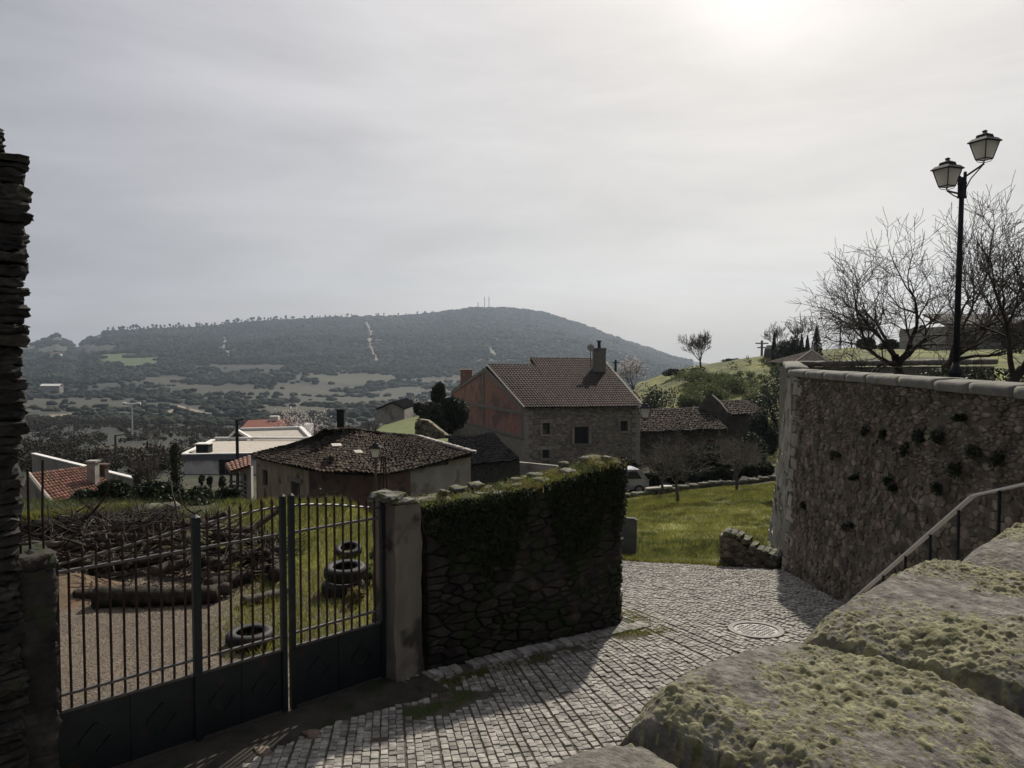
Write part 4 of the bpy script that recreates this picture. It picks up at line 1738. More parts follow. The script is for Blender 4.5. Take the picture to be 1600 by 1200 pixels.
b = MB()
for k in range(8):
    u0, u1 = SL * k / 8, SL * (k + 1) / 8
    b.prism([stub_fn(u0, 0, 0), stub_fn(u1, 0, 0), stub_fn(u1, stub_top(u1), 0), stub_fn(u0, stub_top(u0), 0)], -SN * .42)
b.obj('wall_core', M_wallstone, sw)
cs = voronoi(SL, .8, 42, 1.8, 5, gap=.012)
stone_face(sw, cs, stub_fn, M_wallstone, .02, .05, keep=lambda u, v: v < stub_top(u) - .04)
u = 0
while u < SL:
    ln = R.uniform(.10, .16)
    b = MB()
    p = stub_fn(u + ln / 2, stub_top(u) + .04, -.2)
    rock(b, p, (ln * .98, .46, .10), (SD, SN, V(0, 0, 1)), .018, 3, None, 9)
    b.obj('cap_stone', M_topstone, sw, False)
    u += ln
b = MB()
for k in range(6):
    rock(b, SA - SD * .02 - SN * .2 + V(0, 0, -4.5 + k * .125 + .05), (.12, .46, .13), (SD, SN, V(0, 0, 1)), .012, 2)
b.obj('end_stones', M_wallstone, sw, True)

# ------------------------------------------------------------------ stairs and handrail beyond the parapet
st = thing('stone_stairs', 'stone steps descending beside the big wall behind the parapet', 'stairs', (4.5, 8, -3.9))
for k in range(12):
    y_ = 6.6 + k * .27
    b = MB()
    z_ = -1.98 - (k + 1) * .155
    b.box(V(4.5, y_ + .135, (z_ - 4.2) / 2), (1.15, .275, z_ + 4.2), r=.5)
    b.obj('step', M_coping, st)
b = MB()
b.box(V(4.5, 5.9, -3.1), (1.15, 1.37, 2.2))
b.obj('landing', M_coping, st)
hr = thing('handrail', 'pale flat handrail on thin posts along the stairs behind the parapet', 'handrail', (4.0, 6.7, -2.1))
hx = 4.0
H0 = at_y(1640, 748, hx / ((1640 - 800) / 1200) * 1.0)
def rail_pt(px, py):
    d = px_dir(px, py)
    return d * (hx / d.x)
r0, r1, r2 = rail_pt(1640, 748), rail_pt(1521, 774), rail_pt(1336, 935)
r3 = r2 + (r2 - r1) * .35
b = MB()
for a, c in ((r0, r1), (r1, r3)):
    d = (c - a).normalized()
    s_ = V(1, 0, 0)
    b.box((a + c) / 2, ((c - a).length + .01, .052, .016), (d, s_, d.cross(s_)))
b.obj('rail', M_handrail, hr)
for t_ in (.05, .62):
    p = lerp(r0, r1, t_)
    b = MB()
    b.box(V(hx, p.y, (p.z - 2.1) / 2 - .01), (.022, .014, p.z + 2.1))
    b.obj('post', M_iron, hr)
for t_ in (.07, .22, .37, .52, .67, .82, .96):
    p = lerp(r1, r3, t_)
    stz = -1.98 - (max(0, p.y - 6.6) / .27 + .5) * .155
    b = MB()
    b.box(V(hx, p.y, (p.z + stz) / 2 - .02), (.022, .014, p.z - stz))
    b.obj('post', M_iron, hr)

# ------------------------------------------------------------------ lamp post with two lanterns


def lantern(parent, c, s, ax=None, tilt=0.0):
    """square tapered lantern hanging under its roof, c = centre of its base ring"""
    ax = ax or (V(1, 0, 0), V(0, 1, 0), V(0, 0, 1))
    r45 = math.pi / 4
    L0, L1, H = .115 * s, .20 * s, .36 * s
    q = c + ax[2] * .07 * s
    root = None
    b_ = MB()
    k = math.sqrt(2)
    b_.lathe(q + ax[2] * H, [(L1 * k * 1.16, 0), (L1 * k * 1.2, .018 * s), (L1 * k * .86, .085 * s), (L1 * k * .62, .105 * s), (L1 * k * .55, .165 * s), (L1 * k * .2, .20 * s), (L1 * k * .12, .22 * s), (L1 * k * .2, .235 * s), (L1 * k * .2, .25 * s), (.01 * s, .275 * s)], 4, ax)
    root = b_.obj('lantern', M_iron, parent)
    b_ = MB()
    b_.lathe(q + ax[2] * .008, [(L0 * k * .96, 0), (L1 * k * .96, H - .01)], 4, ax)
    b_.obj('glass', M_frost, root)
    b_ = MB()
    for sx in (-1, 1):
        for sy in (-1, 1):
            p0 = q + ax[0] * sx * L0 + ax[1] * sy * L0
            p1 = q + ax[0] * sx * L1 + ax[1] * sy * L1 + ax[2] * H
            b_.tube([p0, p1], .012 * s, 5)
    cn = [(-1, -1), (1, -1), (1, 1), (-1, 1)]
    for i in range(4):
        a_, c_ = cn[i], cn[(i + 1) % 4]
        b_.tube([q + ax[0] * a_[0] * L0 + ax[1] * a_[1] * L0, q + ax[0] * c_[0] * L0 + ax[1] * c_[1] * L0], .013 * s, 5)
        b_.tube([c - ax[2] * .01 * s, c + ax[0] * a_[0] * L0 * .75 + ax[1] * a_[1] * L0 * .75 + ax[2] * .02 * s, q + ax[0] * a_[0] * L0 + ax[1] * a_[1] * L0], .008 * s, 5)
    b_.obj('cage', M_iron, root)
    return root


LB = V(7.28, 12.6, -1.15)
lt = thing('street_lamp', 'tall dark iron lamp post carrying two square lanterns on the terrace', 'street lamp', LB)
ztop = (552 - 280) / 1200 * 12.6
b = MB()
b.lathe(LB, [(.12, 0), (.12, .05), (.085, .08), (.075, .55), (.08, .78), (.105, .80), (.105, .86), (.07, .9), (.05, 1.0)], 12)
b.obj('base', M_iron, lt, True)
b = MB()
lean = V(.035, 0, 0)
b.tube([LB + V(0, 0, .95), LB + lean * .5 + V(0, 0, 2.6), V(LB.x + .035, LB.y, ztop)], [.05, .043, .036], 10)
b.obj('post', M_iron, lt, True)
pc = V(LB.x + .035, LB.y, ztop)
b = MB()
for dx, z1 in ((-.045, .02), (.045, .09)):
    b.box(pc + V(dx, 0, -.34 + (z1 + .34) / 2), (.035, .035, z1 + .34))
for dz in (-.32, -.10):
    b.box(pc + V(0, 0, dz), (.13, .055, .035))
b.obj('bracket', M_iron, lt)
for sx, dx, bz, lz in ((-1, -.20, -.20, -.08), (1, .30, .20, .42)):
    e = pc + V(dx, -.08 * sx, bz)
    b = MB()
    b.tube([pc + V(sx * .06, 0, bz - .06 if sx < 0 else .02), e], .016, 6)
    b.tube([pc + V(sx * .05, 0, -.33 if sx < 0 else -.2), (pc + V(sx * .14, 0, (bz - .09) if sx < 0 else -.02)), e], .010, 6)
    b.obj('arm', M_iron, lt)
    lantern(lt, e + V(0, 0, .02), .74, (V(.94, .34, 0), V(-.34, .94, 0), V(0, 0, 1)))

# ------------------------------------------------------------------ bare trees


def grow(seed, base, height, r0, spread, nch=(5, 5, 4, 3), lens=(.55, .5, .5, .5), trunk=.3, up=.25, wob=.18, lean=(0, 0), sides=(7, 5, 4, 3, 3), twig=.004, start=.35):
    """returns trunk mesh builder, crown mesh builder, twig tips"""
    rr = random.Random(seed)
    tb, cb, tips = MB(), MB(), []

    def branch(p, d, ln, r, lv):
        nseg = 5 if lv < 2 else (4 if lv < 3 else 3)
        pts, rads = [p.copy()], [r]
        dd = d.copy()
        for i in range(nseg):
            dd = dd + V(rr.uniform(-1, 1), rr.uniform(-1, 1), rr.uniform(-.8, 1) * .9) * wob + V(0, 0, up * .35 if lv else .1)
            dd.normalize()
            p = p + dd * (ln / nseg)
            pts.append(p.copy())
            rads.append(max(twig, r * (1 - (.62 if lv else .35) * (i + 1) / nseg)))
        (tb if lv == 0 else cb).tube(pts, rads, sides[min(lv, len(sides) - 1)], cap=False)
        if lv >= len(nch):
            tips.append(pts[-1])
            tips.append(pts[-2])
            return
        n = nch[lv]
        for k in range(n):
            t = rr.uniform(start if lv else .72, 1.0)
            if k == 0:
                t = 1.0
            f = t * nseg
            i = min(int(f), nseg - 1)
            q = pts[i].lerp(pts[i + 1], f - i)
            dv = (pts[i + 1] - pts[i]).normalized()
            a = (k + rr.random() * .7) * 6.283 / n
            o1 = dv.orthogonal().normalized()
            o2 = dv.cross(o1)
            side = o1 * math.cos(a) + o2 * math.sin(a)
            sp = spread * (rr.uniform(.65, 1.2) if k or lv == 0 else .3)
            nd = (dv + side * sp + V(0, 0, up)).normalized()
            branch(q, nd, ln0 * lens_c[lv + 1] * rr.uniform(.7, 1.2), max(twig, rads[i] * (.66 if lv else .62) * rr.uniform(.75, 1.05)), lv + 1)
    lens_c = [trunk]
    for l in lens:
        lens_c.append(lens_c[-1] * l if len(lens_c) > 1 else l)
    ln0 = height
    branch(Vector(base) - V(0, 0, .05), V(lean[0], lean[1], 1).normalized(), ln0 * trunk, r0, 0)
    return tb, cb, tips


def bare_tree(name, label, seed, base, height, r0, spread, mat_, group=None, **kw):
    t = thing(name, label, 'tree', base, group)
    tb, cb, tips = grow(seed, base, height, r0, spread, **kw)
    tb.obj('trunk', mat_, t, True)
    cb.obj('crown', mat_, t, True)
    return t, tips


def on_terr(px, y_):
    return V((px - 800) / 1200 * y_, y_, -1.15)


bare_tree('bare_tree', 'bare spreading tree with crooked forked trunk left of the lamp post', 4, on_terr(1412, 17.6), 4.3, .13, .95, M_bark, 'bare terrace trees',
          nch=(6, 7, 7, 6), lens=(.36, .66, .62, .55), trunk=.30, up=.0, wob=.36, lean=(-.12, 0), twig=.0045)
bare_tree('bare_tree', 'straight bare tree just left of the lamp post', 9, on_terr(1456, 19.6), 4.6, .12, .75, M_bark, 'bare terrace trees',
          nch=(6, 7, 6, 6), lens=(.40, .64, .6, .55), trunk=.32, up=.06, wob=.33, twig=.005)
bare_tree('bare_tree', 'thick dark bare tree right of the lamp post, at the picture edge', 15, on_terr(1572, 14.4), 3.9, .135, .95, M_bark, 'bare terrace trees',
          nch=(7, 7, 7, 6), lens=(.42, .66, .62, .55), trunk=.26, up=.0, wob=.36, twig=.004)
# fruit trees on the lawn
for i, (px, py, lb, sd, hh) in enumerate(((1060, 784, 'small bare fruit tree on the lawn, nearest of the four', 31, 3.4), (1036, 773, 'small bare fruit tree by the lawn kerb near the car', 32, 3.3),
                                          (1151, 765, 'small bare fruit tree on the lawn near the bastion, right of its pair', 33, 3.3), (1146, 757, 'small bare fruit tree on the lawn near the bastion, left of its pair', 34, 3.2))):
    d = px_dir(px, py)
    y_ = 30.0
    for _ in range(20):
        y_ = lerp(y_, tz1(d.x / d.y * y_, y_) / (d.z / d.y), .5)
    bs_ = V(d.x / d.y * y_, y_, tz1(d.x / d.y * y_, y_))
    bare_tree('fruit_tree', lb, sd, bs_, hh, .085, 1.05, M_barkgrey, 'fruit trees on the lawn', nch=(5, 6, 5, 4), lens=(.36, .62, .62, .6), trunk=.30, up=.06, wob=.22, twig=.008, sides=(6, 4, 3, 3, 3))

# ------------------------------------------------------------------ lawn, kerb, car, slab


def scatter(n, x0, x1, y0, y1):
    return np.column_stack([NR.uniform(x0, x1, n), NR.uniform(y0, y1, n)])


xy = np.column_stack([NR.uniform(-1, 16, 330000), 15 + 27 * NR.random(330000) ** 1.25])
k = xy[:, 0] / xy[:, 1]
lawn_poly = [(lawn0.x - .3, lawn0.y + .05), (lawn1.x, lawn1.y + .03), (lawn2.x, lawn2.y + .03), (lawn3.x, lawn3.y), (4.5, 15.9), (5.36, 15.5), (7.0, 21.0), (8.2, 22), (14.5, 40), (8, 41.5), (4, 39), (-2, 20)]
m_ = poly_in(lawn_poly, xy[:, 0], xy[:, 1])
den = fbm(xy[:, 0] * .8, xy[:, 1] * .8, 3.1, 3)
m_ &= NR.random(len(xy)) < sstep(.22, .55, den) + .15
xy = xy[m_]
hgt = .05 + .07 * fbm(xy[:, 0] * 1.6, xy[:, 1] * 1.6, 5.5, 2)
o = blades('lawn_grass', xy, tz(xy[:, 0], xy[:, 1]), hgt * np.interp(xy[:, 1], [15, 40], [1, 1.3]), np.interp(xy[:, 1], [15, 40], [.012, .022]), M_grass, lean=1.3)
tag(o, 'short sunlit grass of the sloping lawn', 'grass', kind='stuff')
# coarser tussocks standing in the lawn
tx, ty = NR.uniform(0, 12, 2600), 15 + 24 * NR.random(2600) ** 1.7
okk = poly_in(lawn_poly, tx, ty) & (NR.random(2600) < sstep(.40, .62, fbm(tx * .5, ty * .5, 14.0, 3)))
tx, ty = tx[okk], ty[okk]
q = np.repeat(np.column_stack([tx, ty]), 26, 0) + NR.normal(0, .09, (len(tx) * 26, 2))
hq = np.repeat(NR.uniform(.07, .19, len(tx)), 26)
o = blades('lawn_tussocks', q, tz(q[:, 0], q[:, 1]), hq, .02, M_shrub, lean=1.2)
tag(o, 'coarse dark green tussocks scattered in the lawn', 'grass', kind='stuff')
# weedy fringe at the lane edge and weeds in the gutter
xy = []
for a, c in ((lawn0, lawn1), (lawn1, lawn2), (lawn2, lawn3)):
    t_ = NR.random(900)
    q = np.outer(1 - t_, a[:2]) + np.outer(t_, c[:2])
    q[:, 1] += np.abs(NR.normal(0, .16, len(q)))
    xy.append(q)
fr = np.vstack(xy)
o = blades('verge_weeds', fr, tz(fr[:, 0], fr[:, 1]), .13, .015, M_grass, lean=1.2)
tag(o, 'ragged weeds along the lawn edge of the lane', 'weeds', kind='stuff')
t_ = NR.random(5200)
al, dk = t_ * (WLEN + .5) - .2, .38 + np.abs(NR.normal(0, .14, 5200))
al[:1500] = -1.6 + NR.random(1500) * 1.9
dk[:1500] = .45 + NR.random(1500) * .75
gx = WA.x + WDIR.x * al + WNRM.x * dk
gy = WA.y + WDIR.y * al + WNRM.y * dk
den = fbm(gx * 2.6, gy * 2.6, 7.7, 3)
s_ = NR.random(len(gx)) < sstep(.42, .6, den)
# moss ring round the end of the wall
an = NR.random(1800) * 2.2 - .4
rd = ROUND + .18 + np.abs(NR.normal(0, .16, 1800))
cc = WA + WDIR * (WLEN - ROUND) - WNRM * ROUND
gx2 = cc.x + (WNRM.x * np.cos(an) + WDIR.x * np.sin(an)) * rd
gy2 = cc.y + (WNRM.y * np.cos(an) + WDIR.y * np.sin(an)) * rd
gx, gy = np.concatenate([gx[s_], gx2]), np.concatenate([gy[s_], gy2])
g = np.column_stack([gx, gy])
o = blades('gutter_weeds', g, road_z(gx, gy) + .005, .05, .008, M_grass, lean=1.5)
tag(o, 'low weeds and moss in the gutter at the foot of the ivy wall', 'weeds', kind='stuff')

# grey slab standing at the lawn edge behind the wall end
d = px_dir(990, 868)
sbp = d * (17.3 / d.y)
sz = tz1(sbp.x, sbp.y)
sb = MB()
hh = -(812 - 552) / 1200 * 17.3 - sz
sb.prism([V(sbp.x - .35, sbp.y, sz - .1), V(sbp.x + .06, sbp.y, sz - .1), V(sbp.x + .07, sbp.y, sz + hh - .04), V(sbp.x + .0, sbp.y, sz + hh), V(sbp.x - .35, sbp.y, sz + hh + .02)], V(.03, .12, 0))
tag(sb.obj('stone_slab', M_slab), 'grey upright stone slab at the lawn edge by the wall end', 'slab')

# kerb wall along the top of the lawn
kb = thing('kerb_wall', 'low stone kerb along the far edge of the lawn', 'kerb', (8, 40, -7.6))
KA, KB = V(5.6, 40.6, 0), V(14.9, 42.6, 0)
KD = (KB - KA).normalized()
s = 0.0
KLEN = (KB - KA).length
while s < KLEN:
    ln = R.uniform(.45, .8)
    p = KA + KD * (s + ln / 2)
    b = MB()
    z_ = tz1(p.x, p.y)
    rock(b, V(p.x, p.y, z_ + .08), (ln * .98, .5, .42), (KD, V(-KD.y, KD.x, 0), V(0, 0, 1)), .03, 2)
    b.obj('kerb_block', M_topstone, kb, True)
    s += ln
for i, (px, sx) in enumerate(((1022, .9), (1042, .7))):
    p = KA + KD * s_on(KA, KD, px)
    b = MB()
    rock(b, V(p.x, p.y, tz1(p.x, p.y) + .36), (sx, .4, .14), (KD, V(-KD.y, KD.x, 0), V(0, 0, 1)), .02, 2)
    o = b.obj('stone_block', M_white if i else M_lintel, None, True)
    tag(o, ['pale brownish stone block lying on the lawn kerb near the car', 'white stone block lying on the lawn kerb between tree trunks'][i], 'stone')

# parked car, rear end showing past the ivy wall
CP = V(6.25, 44.0, 0)
CP.z = tz1(6.0, 44.0) + .02
car = thing('parked_car', 'silver hatchback parked behind the lawn kerb, mostly hidden by the wall', 'car', CP, rz=math.radians(8))
ca, sa = math.cos(math.radians(8)), math.sin(math.radians(8))


def cp(x, y, z):
    return V(CP.x + x * ca - y * sa, CP.y + x * sa + y * ca, CP.z + z)


prof = [(1.36, .32), (1.44, .55), (1.42, .85), (1.36, .92), (1.02, 1.40), (.85, 1.46), (-.2, 1.48), (-.85, 1.40), (-1.5, 1.0), (-2.35, .82), (-2.5, .62), (-2.5, .32)]
b = MB()
b.v = [cp(x, -.82 + (.10 if z > 1.0 else 0), z)[:] for x, z in prof] + [cp(x, .82 - (.10 if z > 1.0 else 0), z)[:] for x, z in prof]
n = len(prof)
b.f = [tuple(range(n)), tuple(range(2 * n - 1, n - 1, -1))] + [(i, n + i, n + (i + 1) % n, (i + 1) % n) for i in range(n)]
b.r = [.5] * len(b.v)
body = b.obj('body', M_carpaint, car)
for (x0, x1, zz0, zz1) in ((.15, 1.02, .95, 1.36), (-.75, .08, .95, 1.38)):
    b = MB()
    b.add([cp(x0, -.835, zz0), cp(x1, -.835, zz0), cp(x1 - (.28 if x1 > .5 else 0), -.732, zz1), cp(x0 + (.25 if x0 < 0 else 0), -.732, zz1)], [(0, 1, 2, 3)])
    b.obj('side_window', M_glass, car)
b = MB()
b.add([cp(1.375, -.66, .96), cp(1.375, .66, .96), cp(1.06, .62, 1.385), cp(1.06, -.62, 1.385)], [(0, 1, 2, 3)])
b.obj('rear_window', M_glass, car)
for sy in (-1, 1):
    b = MB()
    b.box(cp(1.43, sy * .66, .76), (.05, .22, .22), (V(ca, sa, 0), V(-sa, ca, 0), V(0, 0, 1)))
    b.obj('tail_lamp', M_lamp_red, car)
for x in (.85, -1.75):
    for sy in (-.74, .74):
        b = MB()
        ax = (V(ca, sa, 0), V(0, 0, 1), V(sa, -ca, 0))
        b.lathe(cp(x, sy + .1, .30), [(.2, 0), (.30, .01), (.30, .19), (.2, .2)], 18, ax)
        wh = b.obj('wheel', M_rubber, car, True)
        b = MB()
        b.lathe(cp(x, sy + .09, .30), [(.17, 0), (.18, .22), (.05, .23)], 12, ax)
        b.obj('rim', M_carpaint, wh)

# ------------------------------------------------------------------ building helpers


def tiles(eave, ridge, nu, nv, rad, jit=.0, sag=0.0, noise=0.0, seed=1, lift=.02, rowv=.0):
    """barrel tiles over the patch eave(t) -> ridge(t); each tile a half tube"""
    rr = random.Random(seed)
    mb = MB()

    def P(t, s):
        p = Vector(eave(t)).lerp(Vector(ridge(t)), s)
        k = sag * math.sin(math.pi * s) * (.6 + .4 * math.sin(t * 7)) + noise * (float(vn(t * 9, s * 4, seed)) - .5)
        return p - V(0, 0, k)
    for i in range(nu):
        t0, t1 = i / nu, (i + 1) / nu
        tm = (t0 + t1) / 2
        for j in range(nv):
            s0, s1 = j / nv - .012, (j + 1.12) / nv
            s1 = min(s1, 1.0)
            a0, a1 = P(t0, s0), P(t1, s0)
            c0, c1 = P(t0, s1), P(t1, s1)
            up = (a1 - a0).cross(c0 - a0)
            if up.z < 0:
                up = -up
            up.normalize()
            dj = V(rr.uniform(-jit, jit), rr.uniform(-jit, jit), rr.uniform(-jit, jit) * .5)
            vs = []
            wl = (a1 - a0).length
            for (q0, q1, zz) in ((a0, a1, lift), (c0, c1, 0)):
                for k, h in ((-.02, -.25), (.16, .55), (.5, 1.0), (.84, .55), (1.02, -.25)):
                    vs.append(q0.lerp(q1, k) + up * (h * rad + zz) + dj)
            mb.add(vs, [(k, k + 1, k + 6, k + 5) for k in range(4)] + [(0, 1, 2, 3, 4)])
    return mb


def poly_line(pts):
    pts = [Vector(p) for p in pts]
    ls = [0]
    for a, c in zip(pts[:-1], pts[1:]):
        ls.append(ls[-1] + (c - a).length)

    def f(t):
        s = t * ls[-1]
        for i in range(len(pts) - 1):
            if s <= ls[i + 1] or i == len(pts) - 2:
                return pts[i].lerp(pts[i + 1], (s - ls[i]) / max(1e-6, ls[i + 1] - ls[i]))
    return f


def wall_open(A, B, z0, z1, openings, thick=.35):
    """wall sheet from A to B with real openings (s0, s1, za, zb); returns builder and placing function"""
    A, B = V(A[0], A[1], 0), V(B[0], B[1], 0)
    D = (B - A).normalized()
    L = (B - A).length
    Nn = V(D.y, -D.x, 0)
    ss = sorted({0, L} | {q for o in openings for q in o[:2]})
    zs = sorted({z0, z1} | {q for o in openings for q in o[2:4]})
    mb = MB()

    def at(s, z, o=0.0):
        p = A + D * s + Nn * o
        return V(p.x, p.y, z)
    for i in range(len(ss) - 1):
        for j in range(len(zs) - 1):
            sm, zm = (ss[i] + ss[i + 1]) / 2, (zs[j] + zs[j + 1]) / 2
            if any(o[0] < sm < o[1] and o[2] < zm < o[3] for o in openings):
                continue
            mb.add([at(ss[i], zs[j]), at(ss[i + 1], zs[j]), at(ss[i + 1], zs[j + 1]), at(ss[i], zs[j + 1])], [(0, 1, 2, 3)], .5)
    for s0, s1, za, zb in [o[:4] for o in openings]:
        q = [(s0, za), (s1, za), (s1, zb), (s0, zb)]
        for k in range(4):
            a, c = q[k], q[(k + 1) % 4]
            mb.add([at(a[0], a[1]), at(c[0], c[1]), at(c[0], c[1], -thick), at(a[0], a[1], -thick)], [(0, 1, 2, 3)], .4)
    return mb, at, D, Nn


def window(parent, at, D, Nn, s0, s1, za, zb, depth=.2, bars=1, frame=M_woodfr, lintel=None, fw=.05):
    ax = (D, Nn, V(0, 0, 1))
    b_ = MB()
    for s_ in (s0 + fw / 2, s1 - fw / 2):
        b_.box(at(s_, (za + zb) / 2, -depth), (fw, .06, zb - za), ax)
    for z_ in (za + fw / 2, zb - fw / 2):
        b_.box(at((s0 + s1) / 2, z_, -depth), (s1 - s0 - 2 * fw, .058, fw), ax)
    for k in range(bars):
        b_.box(at(lerp(s0, s1, (k + 1) / (bars + 1)), (za + zb) / 2, -depth), (fw * .8, .05, zb - za - 2 * fw), ax)
    w = b_.obj('window', frame, parent)
    b_ = MB()
    b_.add([at(s0 + fw * .5, za + fw * .5, -depth - .01), at(s1 - fw * .5, za + fw * .5, -depth - .01), at(s1 - fw * .5, zb - fw * .5, -depth - .01), at(s0 + fw * .5, zb - fw * .5, -depth - .01)], [(0, 1, 2, 3)])
    b_.obj('pane', M_glass, w)
    if lintel:
        b_ = MB()
        b_.box(at((s0 + s1) / 2, zb + .13, .02), (s1 - s0 + .45, .12, .25), ax)
        b_.box(at((s0 + s1) / 2, za - .07, .03), (s1 - s0 + .3, .14, .13), ax)
        for s_ in (s0 - .11, s1 + .11):
            b_.box(at(s_, (za + zb) / 2, .015), (.21, .11, zb - za - .01), ax)
        b_.obj('surround', lintel, w)
    return w


def gpx(px, py, y):
    return at_y(px, py, y)


# ------------------------------------------------------------------ the stone house with the brick gable
HB = -8.9
FL, FR = V(.86, 55, 0), V(9.45, 56.7, 0)
EZ = -3.82
sh = thing('stone_house', 'two-storey stone house with brown tiled roof and red brick gable', 'house', (5, 60, HB))
HD = (FR - FL).normalized()
SLEN = (FR - FL).length


def hs(px):
    return s_on(FL, HD, px)


def hz(px, py):
    p = FL + HD * hs(px)
    return -(py - 552) / 1200 * p.y


ops = []
for (x0, x1, y0, y1) in ((848, 859, 661, 679), (898, 920, 667, 694), (970, 981, 658, 674), (848, 858, 703, 717)):
    ops.append((hs(x0), hs(x1), hz((x0 + x1) / 2, y1), hz((x0 + x1) / 2, y0)))
mbw, hat, HDD, HNN = wall_open(FL, FR, HB - .3, EZ, ops)
front = mbw.obj('front_wall', M_facademortar, sh)


def fac_fn(u, v, o):
    return hat(u, HB - .3 + v, o)


cs = voronoi(SLEN, EZ - HB + .25, 1150, 2.5, 51, gap=.014)
rest = MB()
for poly, ar, (u, v) in cs:
    zz = HB - .3 + v
    if any(o[0] - .22 < u < o[1] + .22 and o[2] - .15 < zz < o[3] + .25 for o in ops):
        continue
    stone_mesh(rest, poly, fac_fn, R.uniform(.008, .03))
rest.obj('facade_stones', M_facade, front)['kind'] = 'stuff'
for i, o_ in enumerate(ops):
    window(sh, hat, HDD, HNN, *o_, depth=.22, bars=1 if i == 1 else 0, lintel=M_facade)
# corner blocks
for s_, w_ in ((.0, 1), (SLEN, -1)):
    z = HB
    k = 0
    while z < EZ - .1:
        h = .34
        b = MB()
        ln = .62 if k % 2 else .36
        b.box(hat(s_ + w_ * ln / 2 - w_ * .02, z + h / 2, .0), (ln, .14, h - .03), (HDD, HNN, V(0, 0, 1)))
        b.obj('corner_block', M_lintel, front)
        z += h
        k += 1
LA, LM = V(-1.98, 63.0, -1.02), V(2.0, 63.4, -1.07)
HL, RR_ = V(1.55, 64.7, -.50), V(7.72, 65.6, -.56)
BL, BR = V(-5.7, 72.0, -3.5), V(6.2, 74.5, -3.6)
ME = V(3.85, 55.6, EZ)
eo = .32
eL, eM, eR = V(FL.x + .1, FL.y - eo, EZ - .10), V(ME.x, ME.y - eo, EZ - .10), V(FR.x + .15, FR.y - eo, EZ - .10)
up_ = V(0, 0, .12)
roof = MB()
roof.add([eL, eM, LM, LA], [(0, 1, 2, 3)], .5)
roof.add([eM, eR, RR_, HL], [(0, 1, 2, 3)], .5)
roof.add([LA, LM, V(5.0, 73.5, -3.5), BL], [(0, 1, 2, 3)], .5)
roof.add([HL, RR_, BR, V(1.0, 73.2, -3.5)], [(0, 1, 2, 3)], .5)
roof.add([LM, HL, V(1.2, 63.3, -1.06)], [(0, 1, 2)], .5)
ro = roof.obj('roof', M_browntile, sh)
t1 = tiles(lambda t: eL.lerp(eM, t) + up_ * .4, lambda t: LA.lerp(LM, t) + up_ * .4, 15, 20, .085, lift=.045)
t1.obj('roof_tiles', M_browntile, ro, True)['kind'] = 'stuff'
t1 = tiles(lambda t: eM.lerp(eR, t) + up_ * .4, lambda t: HL.lerp(RR_, t) + up_ * .4, 28, 24, .085, seed=3, lift=.045)
t1.obj('roof_tiles', M_browntile, ro, True)['kind'] = 'stuff'
for a, c in ((LA, LM), (HL, RR_)):
    b = MB()
    m_ = 14
    for i in range(m_):
        p0, p1 = a.lerp(c, i / m_), a.lerp(c, (i + 1.1) / m_)
        b.tube([p0 + V(0, 0, .03), p1 + V(0, 0, .06)], [.13, .11], 7)
    b.obj('ridge_cap', M_browntile, ro, True)
for a, c in ((eR, RR_), (eL, LA)):
    b = MB()
    b.tube([a + V(.06 if a is eR else -.06, 0, .06), c + V(.06 if a is eR else -.06, 0, .06)], .075, 5)
    b.obj('verge', M_ridge if a is eR else M_lintel, ro)
# gable
b = MB()
g0, g1 = V(FL.x, FL.y, 0), V(BL.x, BL.y, 0)
gd = (g1 - g0).normalized()
gl = (g1 - g0).length


def gat(s, z, o=0.0):
    n_ = V(-gd.y, gd.x, 0)
    p = g0 + gd * s + n_ * o
    return V(p.x, p.y, z)


sla = (V(LA.x, LA.y, 0) - g0).dot(gd)
b.add([gat(0, -6.1), gat(0, EZ), gat(sla, LA.z - .12), gat(gl, BL.z - .1), gat(gl, -6.1)], [(0, 1, 2, 3, 4)], .4)
b.obj('gable_wall', M_brick, sh)
b = MB()
b.add([gat(0, HB - .3), gat(0, -6.1), gat(gl, -6.1), gat(gl, HB - .3)], [(0, 1, 2, 3)], .4)
b.obj('gable_base', M_facade, sh)
b = MB()
b.add([V(FR.x, FR.y, HB - .3), V(BR.x, BR.y, HB - .3), V(BR.x, BR.y, BR.z), V(RR_.x, RR_.y, RR_.z - .1), V(FR.x, FR.y, EZ)], [(0, 1, 2, 3, 4)], .4)
b.add([V(BR.x, BR.y, HB - .3), V(BL.x, BL.y, HB - .3), V(BL.x, BL.y, BL.z), V(BR.x, BR.y, BR.z)], [(0, 1, 2, 3)], .4)
b.obj('rear_walls', M_facade, sh)
gax = (gd, V(-gd.y, gd.x, 0), V(0, 0, 1))
for s_ in (.22, sla + .4, gl - .25):
    ztop_ = np.interp(s_, [0, sla, gl], [EZ, LA.z, BL.z]) - .2
    b = MB()
    b.box(gat(s_, (ztop_ - 6.1) / 2, .02), (.34, .10, ztop_ + 6.1), gax)
    b.obj('concrete_post', M_concrete, sh)
for z_ in (-4.35, -6.1):
    b = MB()
    b.box(gat(gl / 2, z_, .025), (gl, .10, .22), gax)
    b.obj('concrete_beam', M_concrete, sh)
for (p0, p1) in ((gat(.2, EZ - .25, .03), gat(sla, LA.z - .32, .03)), (gat(sla, LA.z - .32, .03), gat(gl - .2, BL.z - .2, .03))):
    b = MB()
    d_ = (p1 - p0).normalized()
    b.box((p0 + p1) / 2, ((p1 - p0).length, .09, .28), (d_, gax[1], d_.cross(gax[1])))
    b.obj('concrete_beam', M_concrete, sh)
